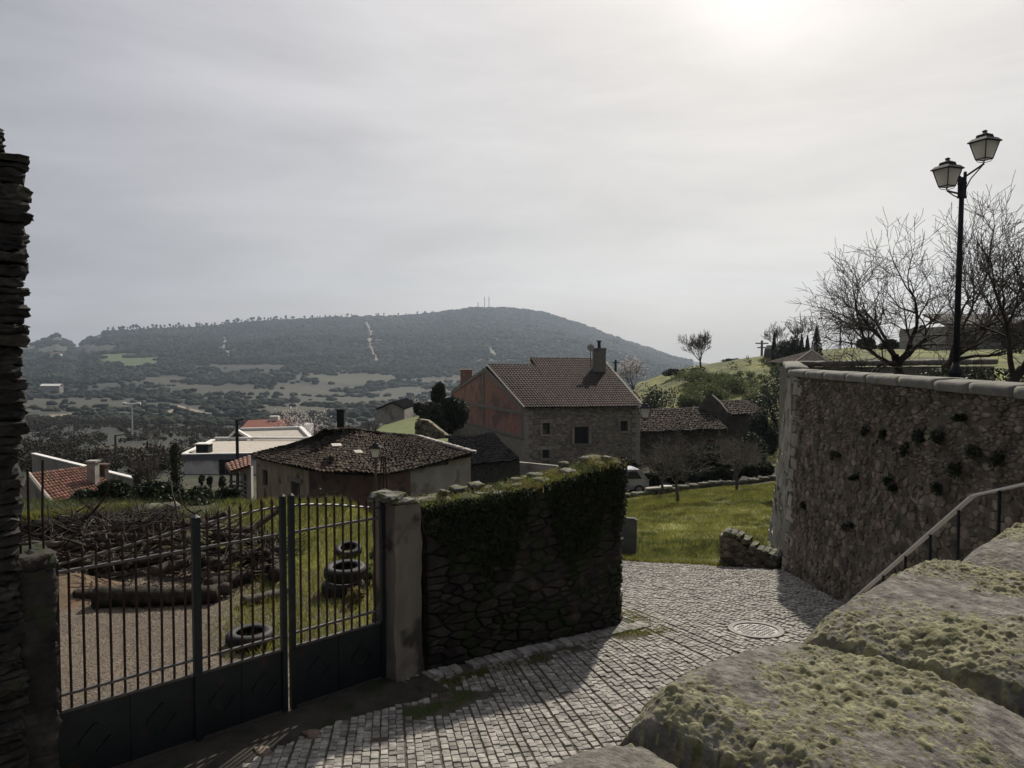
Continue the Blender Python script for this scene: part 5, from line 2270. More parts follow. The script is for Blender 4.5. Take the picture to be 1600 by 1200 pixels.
# chimneys
CH = gpx(936, 566, 62.8)
b = MB()
b.box(V(CH.x, CH.y, (-1.9 + .32) / 2), (1.0, .85, 2.3))
b.box(V(CH.x, CH.y, .36), (1.14, .98, .12))
ch = b.obj('chimney', M_concrete, sh)
b = MB()
b.lathe(V(CH.x, CH.y, .42), [(.13, 0), (.13, .52), (.24, .56), (.24, .62), (.12, .66)], 10)
b.obj('flue', M_iron, ch)
c2 = gpx(729, 590, 69.0)
b = MB()
b.box(V(c2.x, c2.y, -2.3), (1.05, .8, 1.55))
b.box(V(c2.x, c2.y, -1.49), (1.14, .88, .09))
b.obj('chimney', M_brick, sh)
sd_ = gpx(923, 543, 62.2)
b = MB()
b.tube([V(sd_.x, sd_.y, -1.2), V(sd_.x, sd_.y, sd_.z)], .03, 6)
sdo = b.obj('dish_mast', M_iron, sh)
b = MB()
axd = (V(1, 0, 0), V(0, .3, .95), V(0, -.95, .3))
b.lathe(V(sd_.x, sd_.y - .05, sd_.z), [(.05, -.08), (.2, -.05), (.3, 0), (.29, .01), (.05, -.06)], 16, axd)
b.obj('satellite_dish', M_greywall, sdo, True)
# lamp on the house corner
wl = gpx(1007, 650, 55.2)
w = thing('wall_lantern', 'small glass lantern hung from the corner of the stone house', 'lantern', wl)
b = MB()
b.tube([V(FR.x - .1, FR.y - .02, wl.z + .1), V(wl.x, wl.y, wl.z - .25)], .03, 6)
b.obj('bracket', M_iron, w)
lantern(w, V(wl.x, wl.y, wl.z - .25), 1.9)

# ------------------------------------------------------------------ old house with the sagging curved tile roof
oz = -4.77
ev = [at_z(px, py, oz) for px, py in ((390, 714), (432, 724), (480, 735), (530, 741), (590, 744), (640, 735), (700, 721), (742, 711))]
rz_ = -4.0
rg_ = [at_z(506, 675, -3.5), at_z(545, 673, -3.5), at_z(600, 680, -3.75), at_z(648, 684, -4.0)]
ev[-1], ev[-2] = at_z(742, 711, -4.5), at_z(700, 721, -4.62)
oh = thing('old_house', 'old low house with curved front and dark sagging clay tile roof', 'house', (ev[3].x, ev[3].y + 2, -7.5))
fe, fr_ = poly_line(ev), poly_line(rg_)
b = MB()
m_ = 24
for i in range(m_):
    a0, a1, c0, c1 = fe(i / m_), fe((i + 1) / m_), fr_(i / m_), fr_((i + 1) / m_)
    b.add([a0, a1, c1, c0], [(0, 1, 2, 3)], .3)
    b.add([c0, c1, c1 + V(0, 4.5, -1.3), c0 + V(0, 4.5, -1.3)], [(0, 1, 2, 3)], .3)
orf = b.obj('roof', M_oldtile, oh)
t1 = tiles(lambda t: fe(t) + V(0, 0, .05), lambda t: fr_(t) + V(0, 0, .05), 62, 17, .065, jit=.03, sag=.10, noise=.16, seed=8, lift=.04)
t1.obj('roof_tiles', M_oldtile, orf, True)['kind'] = 'stuff'
b = MB()
for i in range(16):
    p0, p1 = rg_[-1].lerp(ev[-1], i / 16), rg_[-1].lerp(ev[-1], (i + 1) / 16)
    rock(b, (p0 + p1) / 2 + V(0, 0, .12), ((p1 - p0).length, .28, .14), ((p1 - p0).normalized(), V(0, 0, 1).cross((p1 - p0).normalized()), V(0, 0, 1)), .02, 2)
b.obj('verge_mortar', M_ridge, orf, True)['kind'] = 'stuff'
b = MB()
for i in range(22):
    p = fr_((i + .5) / 22)
    rock(b, p + V(0, 0, .08), (.35, .25, .12), (V(1, 0, 0), V(0, 1, 0), V(0, 0, 1)), .03, 2)
b.obj('ridge_tiles', M_oldtile, orf, True)['kind'] = 'stuff'
for (px, py, w_, l_) in ((527, 690, .5, .12), (526, 701, .4, .14), (560, 752 - 40, .3, .1)):
    p = at_z(px, py, -4.0)
    b = MB()
    b.box(p + V(0, 0, .16), (w_, .9, .03), (V(.95, .3, 0), V(-.3, .95, 0), V(0, 0, 1)))
    b.obj('loose_sheet', M_ridge, orf)
inset = V(0, .28, 0)
OB = -7.9
pts = [p + inset for p in ev]
OTOP = [p.z for p in ev]
pts[0].x += .2
pts[-1].x -= .2
segs = ((0, 2, M_ochre, 'ochre_wall'), (2, 5, M_brickdirt, 'reddish_wall'), (5, 7, M_greywall, 'grey_wall'))
for i0, i1, m__, nm in segs:
    for i in range(i0, i1):
        A, B_ = pts[i], pts[i + 1]
        ops_ = []
        Dd = (V(B_.x, B_.y, 0) - V(A.x, A.y, 0)).normalized()

        def oz_(px, py):
            s = s_on(V(A.x, A.y, 0), Dd, px)
            return s, -(py - 552) / 1200 * (A + Dd * s).y
        if i == 0:
            s0, zb = oz_(408, 734)
            s1, za = oz_(416, 762)
            ops_.append((s0, s1, za, zb))
        if i == 1:
            s0, zb = oz_(452, 752)
            s1, za = oz_(467, 803)
            ops_.append((s0, s1, OB + .4, zb))
        mbw, oat, oD, oN = wall_open(A, B_, OB, min(A.z, B_.z) - .02, ops_, .3)
        mbw.obj(nm, m__, oh)
        for o_ in ops_:
            if i == 0:
                window(oh, oat, oD, oN, *o_, depth=.15, bars=0)
            else:
                b = MB()
                b.box(oat((o_[0] + o_[1]) / 2, (o_[2] + o_[3]) / 2, -.2), (o_[1] - o_[0], .05, o_[3] - o_[2]), (oD, oN, V(0, 0, 1)))
                b.obj('door', M_woodfr, oh)
                b = MB()
                b.box(oat((o_[0] + o_[1]) / 2, o_[3] + .1, .02), (o_[1] - o_[0] + .4, .1, .18), (oD, oN, V(0, 0, 1)))
                b.obj('lintel', M_concrete, oh)
b = MB()
A, B_ = pts[0], pts[-1]
b.add([V(A.x, A.y, OB), V(A.x, A.y, oz), V(A.x + 1, A.y + 8, oz), V(A.x + 1, A.y + 8, OB)], [(0, 1, 2, 3)])
b.obj('side_wall', M_ochre, oh)
b = MB()
rq = rg_[-1]
b.add([V(B_.x, B_.y, OB), V(rq.x + .1, rq.y, OB), V(rq.x + .1, rq.y, rz_ - .08), V(B_.x, B_.y, B_.z - .05)], [(0, 1, 2, 3)])
b.obj('side_wall', M_greywall, oh)
cc_ = at_z(502, 664, -3.1)
b = MB()
b.box(V(cc_.x, 37.0, -3.35), (.34, .34, 1.2))
b.box(V(cc_.x, 37.0, -2.72), (.42, .42, .07))
b.obj('chimney', M_dark, oh)
b = MB()
p = at_z(660, 727, -4.95)
b.tube([V(p.x, p.y - .1, -4.9), V(p.x, p.y - .1, -7.8)], .05, 6)
b.tube([at_z(700, 722, -4.9) - V(0, .1, 0), at_z(655, 764, -6.6)], .03, 5)
b.obj('downpipe', M_iron, oh)

# lantern on a slim post in front of the old house
sl_ = at_y(587, 716, 18.5)
zg = tz1(sl_.x, sl_.y)
t = thing('street_lamp', 'slim lamp post with one white lantern in front of the old house', 'street lamp', (sl_.x, sl_.y, zg))
b = MB()
b.tube([V(sl_.x, sl_.y, zg - .1), V(sl_.x, sl_.y, sl_.z)], .03, 8)
b.obj('post', M_ironrail, t)
lantern(t, V(sl_.x, sl_.y, sl_.z - .02), .62)
tp_ = thing('wire_tripod', 'thin dark wire frame standing behind the rendered gate pillar', 'frame', (at_y(600, 790, 10.6).x, 10.6, -3.86))
for (x0, y0, x1, y1) in ((592, 790, 596, 712), (606, 790, 602, 714), (598, 790, 600, 712)):
    b = MB()
    p0, p1 = at_y(x0, y0, 10.6), at_y(x1, y1, 10.6)
    b.tube([V(p0.x, p0.y, -3.9), p0, p1], .010, 5)
    b.obj('rod', M_rust, tp_)

# ------------------------------------------------------------------ dark slate-roofed shed and ruined wall between the houses
dsx = thing('slate_shed', 'low shed with dark slate roof between the old house and the stone house', 'shed', (gpx(740, 725, 46).x, 46, -8))
E0, E1 = gpx(735, 728, 43), gpx(812, 719, 45.5)
R0, R1 = gpx(676, 686, 47), gpx(772, 678, 51)
E00 = gpx(640, 712, 43.5)
b = MB()
b.add([E0, E1, R1, R0], [(0, 1, 2, 3)], .3)
b.add([E00, E0, R0], [(0, 1, 2)], .3)
dr_ = b.obj('roof', M_darktile, dsx)
t1 = tiles(lambda t: E0.lerp(E1, t) + V(0, 0, .05), lambda t: R0.lerp(R1, t) + V(0, 0, .05), 22, 15, .05, jit=.02, noise=.2, seed=4, lift=.035)
t1.obj('roof_slates', M_darktile, dr_, True)['kind'] = 'stuff'
t1 = tiles(lambda t: E00.lerp(E0, t) + V(0, 0, .05), lambda t: R0 + V(0, 0, .05) + V(.01, 0, 0) * t, 18, 12, .05, jit=.02, noise=.2, seed=5, lift=.035)
t1.obj('roof_slates', M_darktile, dr_, True)['kind'] = 'stuff'
b = MB()
for a, c in ((E0, E1), (E00, E0)):
    b.add([V(a.x, a.y + .25, -9), V(c.x, c.y + .25, -9), V(c.x, c.y + .25, c.z), V(a.x, a.y + .25, a.z)], [(0, 1, 2, 3)])
b.add([V(E1.x, E1.y + .25, -9), V(R1.x, R1.y, -9), V(R1.x, R1.y, R1.z), V(E1.x, E1.y + .25, E1.z)], [(0, 1, 2, 3)])
b.obj('wall', M_darkstone, dsx)
rw = thing('ruined_wall', 'broken stone wall end rising beside the dark conifer', 'wall', (gpx(672, 690, 48).x, 48, -6))
prf = [(650, 700), (648, 662), (655, 655), (668, 657), (682, 668), (700, 682), (712, 700)]
b = MB()
b.prism([gpx(x, y, 48) for x, y in prf], V(.1, .5, 0))
b.obj('wall_core', M_wallstone, rw)
for k in range(40):
    x_, = (R.uniform(651, 700),)
    y0_ = np.interp(x_, [650, 655, 668, 682, 700], [660, 657, 659, 669, 684])
    y_ = R.uniform(y0_, 700)
    b = MB()
    rock(b, gpx(x_, y_, 47.98), (R.uniform(.25, .5), .14, R.uniform(.12, .24)), (V(1, 0, 0), V(0, 1, 0), V(0, 0, 1)), .03, 2)
    b.obj('stone', M_wallstone, rw, True)
gw = MB()
gw.prism([gpx(752, 745, 47.5), gpx(880, 745, 49), gpx(872, 728, 49), gpx(800, 721, 48), gpx(754, 726, 47.5)], V(0, .3, 0))
o = gw.obj('garden_wall', M_greywall)
tag(o, 'plain grey rendered wall in front of the stone house', 'wall')
fb = MB()
fb.prism([gpx(565, 697, 42), gpx(652, 697, 42), gpx(646, 680, 42), gpx(560, 679, 42)], V(0, .4, 0))
tag(fb.obj('field_wall', M_greywall), 'low grey wall behind the old roof, below the green slope', 'wall')

# ------------------------------------------------------------------ low tiled barns right of the stone house
bn = thing('long_barn', 'long low stone barn with old clay tile roof beside the stone house', 'barn', (gpx(1065, 700, 60).x, 60, -8.8))
e0, e1 = gpx(998, 677, 57.5), gpx(1138, 672, 60)
r0_, r1_ = gpx(1000, 640, 61.5), gpx(1108, 638, 64)
b = MB()
b.add([e0, e1, r1_, r0_], [(0, 1, 2, 3)], .3)
b.add([r0_, r1_, r1_ + V(0, 4, -1.5), r0_ + V(0, 4, -1.5)], [(0, 1, 2, 3)], .3)
br_ = b.obj('roof', M_oldtile, bn)
t1 = tiles(lambda t: e0.lerp(e1, t) + V(0, 0, .06), lambda t: r0_.lerp(r1_, t) + V(0, 0, .06), 30, 12, .09, jit=.035, sag=.12, noise=.12, seed=14, lift=.06)
t1.obj('roof_tiles', M_oldtile, br_, True)['kind'] = 'stuff'
mbw, bat, bD, bN = wall_open(e0 + V(0, .3, 0), e1 + V(0, .3, 0), -9.4, e0.z - .05, [(2.1, 2.5, -7.6, -6.0), (4.3, 5.4, -9.2, -7.2)], .4)
mbw.obj('wall', M_barnstone, bn)
b = MB()
b.box(bat(2.3, -6.8, -.35), (.4, .04, 1.6), (bD, bN, V(0, 0, 1)))
b.obj('door', M_woodfr, bn)
b = MB()
b.box(bat(4.85, -8.2, -.35), (1.1, .04, 2.0), (bD, bN, V(0, 0, 1)))
b.obj('door', M_woodfr, bn)
cs = voronoi((e1 - e0).length, 3.2, 260, 2.0, 61, gap=.02)
rest = MB()
for poly, ar, (u, v) in cs:
    if not ((2.0 < u < 2.6 and v > 1.6) or (4.2 < u < 5.5 and v < 2.4)):
        stone_mesh(rest, poly, lambda a, c, o: bat(a, -9.3 + c, o), .03)
rest.obj('wall_stones', M_barnstone, bn)['kind'] = 'stuff'
bg = thing('ruined_barn', 'ruined stone barn with broken gable and tiled roof behind the long barn', 'barn', (gpx(1150, 690, 63).x, 63, -8.5))
b = MB()
b.prism([gpx(x, y, 63) for x, y in ((1088, 700), (1090, 640), (1100, 625), (1112, 617), (1124, 628), (1140, 648), (1198, 650), (1205, 720), (1088, 740))], V(.3, .6, 0))
b.obj('gable', M_barnstone, bg)
e2, e3 = gpx(1142, 650, 62.2), gpx(1200, 646, 64)
r2_, r3_ = gpx(1128, 627, 66), gpx(1168, 627, 67)
b = MB()
b.add([e2, e3, r3_, r2_], [(0, 1, 2, 3)], .3)
br2 = b.obj('roof', M_oldtile, bg)
t1 = tiles(lambda t: e2.lerp(e3, t) + V(0, 0, .06), lambda t: r2_.lerp(r3_, t) + V(0, 0, .06), 13, 8, .09, jit=.04, noise=.1, seed=15, lift=.06)
t1.obj('roof_tiles', M_oldtile, br2, True)['kind'] = 'stuff'

# ------------------------------------------------------------------ white flat-roofed villa with gravel roof
vl = thing('flat_roof_villa', 'modern white flat-roofed villa with pale gravel roof and grey fascia', 'house', (gpx(360, 750, 62).x, 64, -10.6))
yA = 60.0
A, B_ = gpx(287, 715, yA), gpx(500, 712, yA + 1.5)
zt = A.z
vb = -10.6
s = lambda px: s_on(V(A.x, A.y, 0), (V(B_.x, B_.y, 0) - V(A.x, A.y, 0)).normalized(), px)
zz = lambda py: -(py - 552) / 1200 * yA
mbw, vat, vD, vN = wall_open(A, B_, vb, zt, [(s(339), s(368), zz(747), zz(718.5))], .35)
mbw.obj('front_wall', M_villa, vl)
window(vl, vat, vD, vN, s(339), s(368), zz(747), zz(718.5), depth=.25, bars=2, frame=M_fascia)
bk0, bk1 = gpx(279, 686, 72), gpx(420, 683, 72)
C_, D__ = gpx(279, 688, 70.0), gpx(480, 671, 78)
b = MB()
L = (V(B_.x, B_.y, 0) - V(A.x, A.y, 0)).length
b.box(vat(L / 2, zt + .02, .08), (L + .1, .18, .42), (vD, vN, V(0, 0, 1)))
b.obj('fascia', M_fascia, vl)
b = MB()
b.box(vat(L / 2, zt + .27, .06), (L + .2, .34, .08), (vD, vN, V(0, 0, 1)))
b.obj('parapet_cap', M_white, vl)
left = V(A.x - 1.55, A.y + 10, 0)
b = MB()
b.add([V(A.x, A.y, vb), V(A.x, A.y, zt + .2), V(left.x, left.y, zt + .2), V(left.x, left.y, vb)], [(0, 1, 2, 3)])
b.obj('side_wall', M_white, vl)
b = MB()
d_ = (left - V(A.x, A.y, 0)).normalized()
b.box(V((A.x + left.x) / 2, (A.y + left.y) / 2, zt + .28), ((left - V(A.x, A.y, 0)).length, .34, .12), (d_, V(-d_.y, d_.x, 0), V(0, 0, 1)))
b.box(V(left.x + 5.6, left.y + .8, zt + .33), (11.5, .34, .2))
b.obj('parapet_cap', M_white, vl)
b = MB()
b.add([vat(0, zt + .12), vat(L, zt + .12), V(B_.x + 1, B_.y + 12, zt + .12), V(left.x, left.y, zt + .12)], [(0, 1, 2, 3)])
b.obj('gravel_roof', M_roofgravel, vl)
b = MB()
b.box(V(A.x + .75, A.y + 2.2, zt + .45), (1.0, .9, .75))
b.obj('roof_vent', M_dark, vl)
b = MB()
b.box(V(A.x + .75, A.y + 2.2, zt + .86), (1.15, 1.05, .07))
b.obj('vent_cap', M_white, vl)
# upper block of the villa
v2 = thing('villa_wing', 'upper wing of the white villa with gravel roof and small triangular gable', 'house', (gpx(430, 690, 76).x, 77, -10.8))
U0, U1, U2, U3 = gpx(395, 701, 71), gpx(497, 698, 72), gpx(470, 670, 80), gpx(376, 672.5, 80)
b = MB()
b.prism([U0, U1, U2, U3], V(0, 0, -3))
b.obj('roof_deck', M_roofgravel, v2)
b = MB()
for a, c in ((U3, U2), (U2, U1)):
    d_ = (c - a).normalized()
    b.box((a + c) / 2 + V(0, 0, .12), ((c - a).length, .4, .25), (d_, V(0, 0, 1).cross(d_), V(0, 0, 1)))
b.obj('parapet_cap', M_white, v2)
G0, G1, G2 = gpx(357, 686, 71.5), gpx(370, 671.5, 71.5), gpx(395, 686, 71.5)
b = MB()
b.prism([G0, G1, G2], V(0, .4, 0))
b.obj('gable', M_brickdirt, v2)
b = MB()
for a, c in ((G0, G1), (G1, G2)):
    d_ = (c - a).normalized()
    b.box((a + c) / 2 - V(0, .1, 0), ((c - a).length + .1, .5, .2), (d_, V(0, 1, 0), d_.cross(V(0, 1, 0))))
b.obj('gable_trim', M_white, v2)
rh = thing('red_roof_house', 'house beyond the villa with bright red hipped roof', 'house', (gpx(415, 672, 92).x, 92, -11))
q = [gpx(372, 673, 90), gpx(463, 671, 90), gpx(449, 654, 95), gpx(388, 656.5, 95)]
b = MB()
b.add(q, [(0, 1, 2, 3)], .4)
b.add([q[2], q[3], q[3] + V(0, 5, -1.3), q[2] + V(0, 5, -1.3)], [(0, 1, 2, 3)], .4)
b.obj('roof', M_bright_red, rh)
b = MB()
b.prism([q[0] + V(.3, .3, -.05), q[1] + V(-.3, .3, -.05), q[1] + V(-.3, 9, -.05), q[0] + V(.3, 9, -.05)], V(0, 0, -3.4))
b.obj('wall', M_white, rh)
b = MB()
p = gpx(429, 652.5, 94.5)
b.box(p - V(0, 0, .1), (1.1, .8, .6))
b.obj('chimney', M_white, rh)

# small red-tiled porch against the old house
po = thing('tiled_porch', 'small red tiled porch with white wall and dark railing beside the old house', 'porch', (gpx(372, 770, 36).x, 36.5, -7.9))
y_ = 35.6
q = [gpx(358, 737, y_), gpx(395, 727, y_ + .3), gpx(390, 714, y_ + 2.2), gpx(352, 725, y_ + 2.2)]
q = [gpx(360, 739, y_), gpx(392, 729, y_), gpx(392, 713, y_ + 2.4), gpx(352, 727, y_ + 2.0)]
b = MB()
b.prism(q, V(0, 0, -.08))
pr_ = b.obj('roof', M_redtile, po)
t1 = tiles(lambda t: q[0].lerp(q[1], t) + V(0, 0, .04), lambda t: q[3].lerp(q[2], t) + V(0, 0, .04), 6, 5, .07, seed=6, lift=.03)
t1.obj('roof_tiles', M_redtile, pr_, True)['kind'] = 'stuff'
b = MB()
w0, w1 = gpx(376, 790, y_ + .6), gpx(393, 790, y_ + .6)
b.prism([w0, w1, V(w1.x, w1.y, q[1].z - .1), V(w0.x, w0.y, q[0].z + .05)], V(0, .3, 0))
b.obj('wall', M_white, po)
for px in (361, 371, 383):
    b = MB()
    p = gpx(px, 740, y_ + .3)
    b.box(V(p.x, p.y, (p.z - 8.2) / 2), (.1, .1, p.z + 8.2))
    b.obj('post', M_woodfr, po)
for py in (752, 758, 765, 772):
    b = MB()
    p0, p1 = gpx(358, py, y_ + .1), gpx(385, py + 2, y_ + .1)
    b.tube([p0, p1], .04, 5)
    b.obj('railing', M_woodfr, po)

# ------------------------------------------------------------------ red tiled cottage and white garden wall at the left
rc = thing('tiled_cottage', 'cottage with red clay tile roof and two chimneys near the left edge', 'cottage', (gpx(110, 790, 27).x, 28, -7.5))
q0, q1, q2, q3 = gpx(82, 789, 24.5), gpx(180, 764, 27.0), gpx(140, 730, 28.5), gpx(44, 742, 26.0)
b = MB()
b.add([q0, q1, q2, q3], [(0, 1, 2, 3)], .4)
b.add([q3, q2, q2 + V(-1.5, 3.5, -1.2), q3 + V(-1.5, 3.5, -1.2)], [(0, 1, 2, 3)], .4)
rr_ = b.obj('roof', M_redtile, rc)
t1 = tiles(lambda t: q0.lerp(q1, t) + V(0, 0, .03), lambda t: q3.lerp(q2, t) + V(0, 0, .03), 20, 11, .055, jit=.006, seed=7, lift=.035)
t1.obj('roof_tiles', M_redtile, rr_, True)['kind'] = 'stuff'
b = MB()
b.tube([q3 + V(0, 0, .05), q0 + V(0, 0, .05)], .07, 6)
b.obj('verge', M_lintel, rr_)
b = MB()
b.add([V(q0.x, q0.y + .2, -8), V(q0.x, q0.y + .2, q0.z - .05), V(q3.x + .1, q3.y, q3.z - .05), V(q3.x - 2.5, q3.y + 2.6, q3.z - 1.2), V(q3.x - 2.5, q3.y + 2.6, -8)], [(0, 1, 2, 3, 4)])
b.add([V(q0.x, q0.y + .2, -8), V(q1.x, q1.y + .2, -8), V(q1.x, q1.y + .2, q1.z - .05), V(q0.x, q0.y + .2, q0.z - .05)], [(0, 1, 2, 3)])
b.add([V(q1.x, q1.y + .2, -8), V(q2.x, q2.y + .2, -8), V(q2.x, q2.y + .2, q2.z), V(q1.x, q1.y + .2, q1.z)], [(0, 1, 2, 3)])
b.obj('wall', M_greywall, rc)
for px, py0, py1, yy, w_ in ((145.5, 722, 757, 26.9, .29), (161, 727, 749, 27.8, .27)):
    p0, p1 = gpx(px, py0, yy), gpx(px, py1, yy)
    b = MB()
    b.box((p0 + p1) / 2 - V(0, 0, .1), (w_, w_, p0.z - p1.z + .2))
    b.box(p0 + V(0, 0, .03), (w_ + .08, w_ + .08, .06))
    b.obj('chimney', M_greywall if px < 150 else M_brickdirt, rc)
gwl = thing('white_garden_wall', 'long stepped white garden wall behind the tiled cottage', 'wall', (gpx(130, 740, 44).x, 44, -9))
a, c = at_z(52, 709, -6.6), at_z(216, 749, -6.6)
nst = 9
for i in range(nst):
    p0, p1 = lerp(a, c, i / nst), lerp(a, c, (i + 1) / nst)
    d_ = (p1 - p0).normalized()
    b = MB()
    h = 2.4
    b.box((p0 + p1) / 2 + V(0, 0, -h / 2 - .02), ((p1 - p0).length * .995, .2, h), (d_, V(-d_.y, d_.x, 0), V(0, 0, 1)))
    pn = b.obj('wall_panel', M_greywall, gwl)
    b = MB()
    b.box((p0 + p1) / 2 + V(0, 0, .02), ((p1 - p0).length * .99, .3, .07), (d_, V(-d_.y, d_.x, 0), V(0, 0, 1)))
    b.obj('coping', M_white, pn)

# ------------------------------------------------------------------ the yard behind the gate
YZ = -3.86


def yd(px, py):
    p = at_z(px, py, YZ)
    return V(p.x, p.y, tz1(p.x, p.y))


# gravel: real pebbles near the gate, grass beyond
n = 70000
xy = scatter(n, -9.5, -1.2, 7.2, 13.5)
k = (xy[:, 0] - GA.x) * -GNRM.x + (xy[:, 1] - GA.y) * -GNRM.y
xy = xy[(k > .15)]
n = len(xy)
sz = NR.uniform(.006, .026, n) ** 1.0
zz_ = tz(xy[:, 0], xy[:, 1])
a = NR.uniform(0, 6.28, n)
base = np.column_stack([xy, zz_])
vs = np.stack([base + np.column_stack([np.cos(a + q) * sz, np.sin(a + q) * sz, np.zeros(n) - .004]) for q in (0, 1.57, 3.14, 4.71)] + [base + np.column_stack([NR.normal(0, .003, n), NR.normal(0, .003, n), sz * .75])], 1).reshape(-1, 3)
i = np.arange(n)[:, None] * 5
f = np.concatenate([np.concatenate([i + q, i + (q + 1) % 4, i + 4], 1) for q in range(4)])
o = mesh_obj('yard_gravel', vs, f, M_gravel, None, True, np.repeat(NR.random(n), 5))
tag(o, 'sunlit gravel covering the yard behind the gate', 'gravel', kind='stuff')
xy = scatter(60000, -7.5, 1.2, 9.5, 20.5)
gr = sstep(-.5, .8, (xy[:, 0] + 4.2) + .35 * (xy[:, 1] - 11.5) + (fbm(xy[:, 0] * .8, xy[:, 1] * .8, 6.6, 2) - .5) * 2.0)
k = ((xy[:, 0] - WA.x) * -WNRM.x + (xy[:, 1] - WA.y) * -WNRM.y > .62) & ((xy[:, 0] - GA.x) * -GNRM.x + (xy[:, 1] - GA.y) * -GNRM.y > .4)
k &= xy[:, 0] < 1.0 - (xy[:, 1] - 11) * .47 - .2
xy = xy[(NR.random(len(xy)) < gr) & k]
o = blades('yard_grass', xy, tz(xy[:, 0], xy[:, 1]), .10 + .10 * fbm(xy[:, 0] * 2, xy[:, 1] * 2, 1, 2), .014, M_grass, lean=1.0)
tag(o, 'bright green grass growing in the yard behind the gate', 'grass', kind='stuff')

xy = scatter(30000, -15, -4, 13.2, 21)
xy = xy[(NR.random(len(xy)) < sstep(.3, .6, fbm(xy[:, 0] * .9, xy[:, 1] * .9, 2.6, 2))) & (xy[:, 1] - .12 * (xy[:, 0] + 8) > 14)]
o = blades('rough_grass', xy, tz(xy[:, 0], xy[:, 1]), .16, .016, M_shrub, lean=1.0)
tag(o, 'dark rough grass at the back of the yard', 'grass', kind='stuff')

# mound of reddish soil at the left
m0 = yd(105, 945)
n_ = 26
g = np.linspace(-1.3, 1.3, n_)
X, Y = np.meshgrid(m0.x - .5 + g, m0.y + .5 + g)
rr2 = ((X - m0.x + .5) ** 2 + (Y - m0.y - .5) ** 2) / 1.1
Z = tz(X, Y) - .03 + .32 * np.exp(-rr2 * 1.6) * (.7 + .6 * fbm(X * 3, Y * 3, 2, 3)) - .05 * rr2
i = np.arange(n_ - 1)[:, None] * n_ + np.arange(n_ - 1)[None, :]
o = mesh_obj('soil_heap', np.stack([X, Y, Z], -1).reshape(-1, 3), np.stack([i, i + 1, i + 1 + n_, i + n_], -1).reshape(-1, 4), M_soil, None, True)
tag(o, 'low heap of reddish soil in the yard by the left pillar', 'soil heap')


def log(px, py, ln, rad, az, lb, pitch=0.0, mat_=M_deadwood, dz=0.0, crook=.06):
    p = yd(px, py)
    d = V(math.cos(az) * math.cos(pitch), math.sin(az) * math.cos(pitch), math.sin(pitch))
    t = MB()
    pts, rs = [], []
    sd = R.uniform(0, 9)
    for k_ in range(19):
        k_ = k_ * 8 / 18
        q = p + d * (ln * (k_ / 8 - .5)) + V(math.sin(k_ * 1.1 + sd), math.cos(k_ * .9 + sd), .4 * math.sin(k_ + sd)) * crook * ln * .3
        q.z = max(q.z, p.z) + rad * .85 + dz + max(0, d.z) * 0
        pts.append(q)
        rs.append(rad * (1.1 - .35 * k_ / 8) * R.uniform(.86, 1.14))
    t.tube(pts, rs, 13)
    t.v = [(a_ + R.uniform(-1, 1) * rad * .10, b__ + R.uniform(-1, 1) * rad * .10, c_ + R.uniform(-1, 1) * rad * .10) for a_, b__, c_ in t.v]
    o_ = t.obj('log', mat_, None, True)
    return tag(o_, lb, 'log', 'felled wood in the yard')


log(245, 945, 1.75, .155, .10, 'thickest felled trunk lying along the front of the wood pile')
log(160, 935, .8, .10, .5, 'short log lying by the soil heap in the yard')
log(370, 915, 1.1, .13, 1.0, 'stout log lying at the right end of the wood pile', .1)
log(300, 900, 1.3, .11, -.3, 'log resting behind the thick trunk in the wood pile', 0, dz=.15)
log(430, 905, .9, .10, 1.9, 'broken log on the grass beside the centre post of the gate', .25, dz=.1)
log(345, 880, 1.5, .09, 2.6, 'long crooked log on top of the wood pile, right', .2, dz=.45, crook=.15)
log(150, 890, 1.4, .08, .2, 'grey log across the back of the wood pile, left', .05, dz=.35, crook=.12)
log(90, 905, 1.1, .06, .1, 'pale stripped branch sticking out left of the wood pile', .08, M_barkgrey, .55, .1)
log(400, 870, 1.2, .07, .9, 'dark branch leaning up at the right of the wood pile', .5, dz=.5, crook=.1)
log(235, 885, 1.6, .085, -.1, 'dark log on top of the wood pile, middle', .05, dz=.45, crook=.12)
log(200, 900, 1.2, .10, .5, 'log wedged under the brush heap', 0, dz=.12)
log(418, 940, .75, .085, .7, 'split pale log near the tyre on the grass', .1, M_barkgrey)

for i, (px, py, ln, rad, az, pt, dz, lb) in enumerate((
        (330, 935, .7, .12, .4, .1, 0, 'short thick log end just right of the front trunk'), (390, 895, .9, .09, -.5, .3, .2, 'gnarled log jutting towards the centre post'),
        (355, 905, .8, .10, 1.4, .4, .25, 'stump-like log standing askew in the wood pile, right'), (280, 915, 1.0, .08, .9, .15, .28, 'thin log lying across the front trunk'),
        (120, 905, .9, .09, -.4, .1, .2, 'mossy log low at the left end of the pile'), (310, 870, 1.1, .08, .3, .3, .55, 'dark forked log at the crest of the pile'),
        (425, 880, .7, .07, 2.2, .35, .25, 'dark bough beside the centre post of the gate'), (180, 870, 1.2, .07, 2.9, .2, .5, 'bent grey bough at the crest of the pile, left'))):
    log(px, py, ln, rad, az, lb, pt, M_deadwood if i % 3 else M_bark, dz, .14)

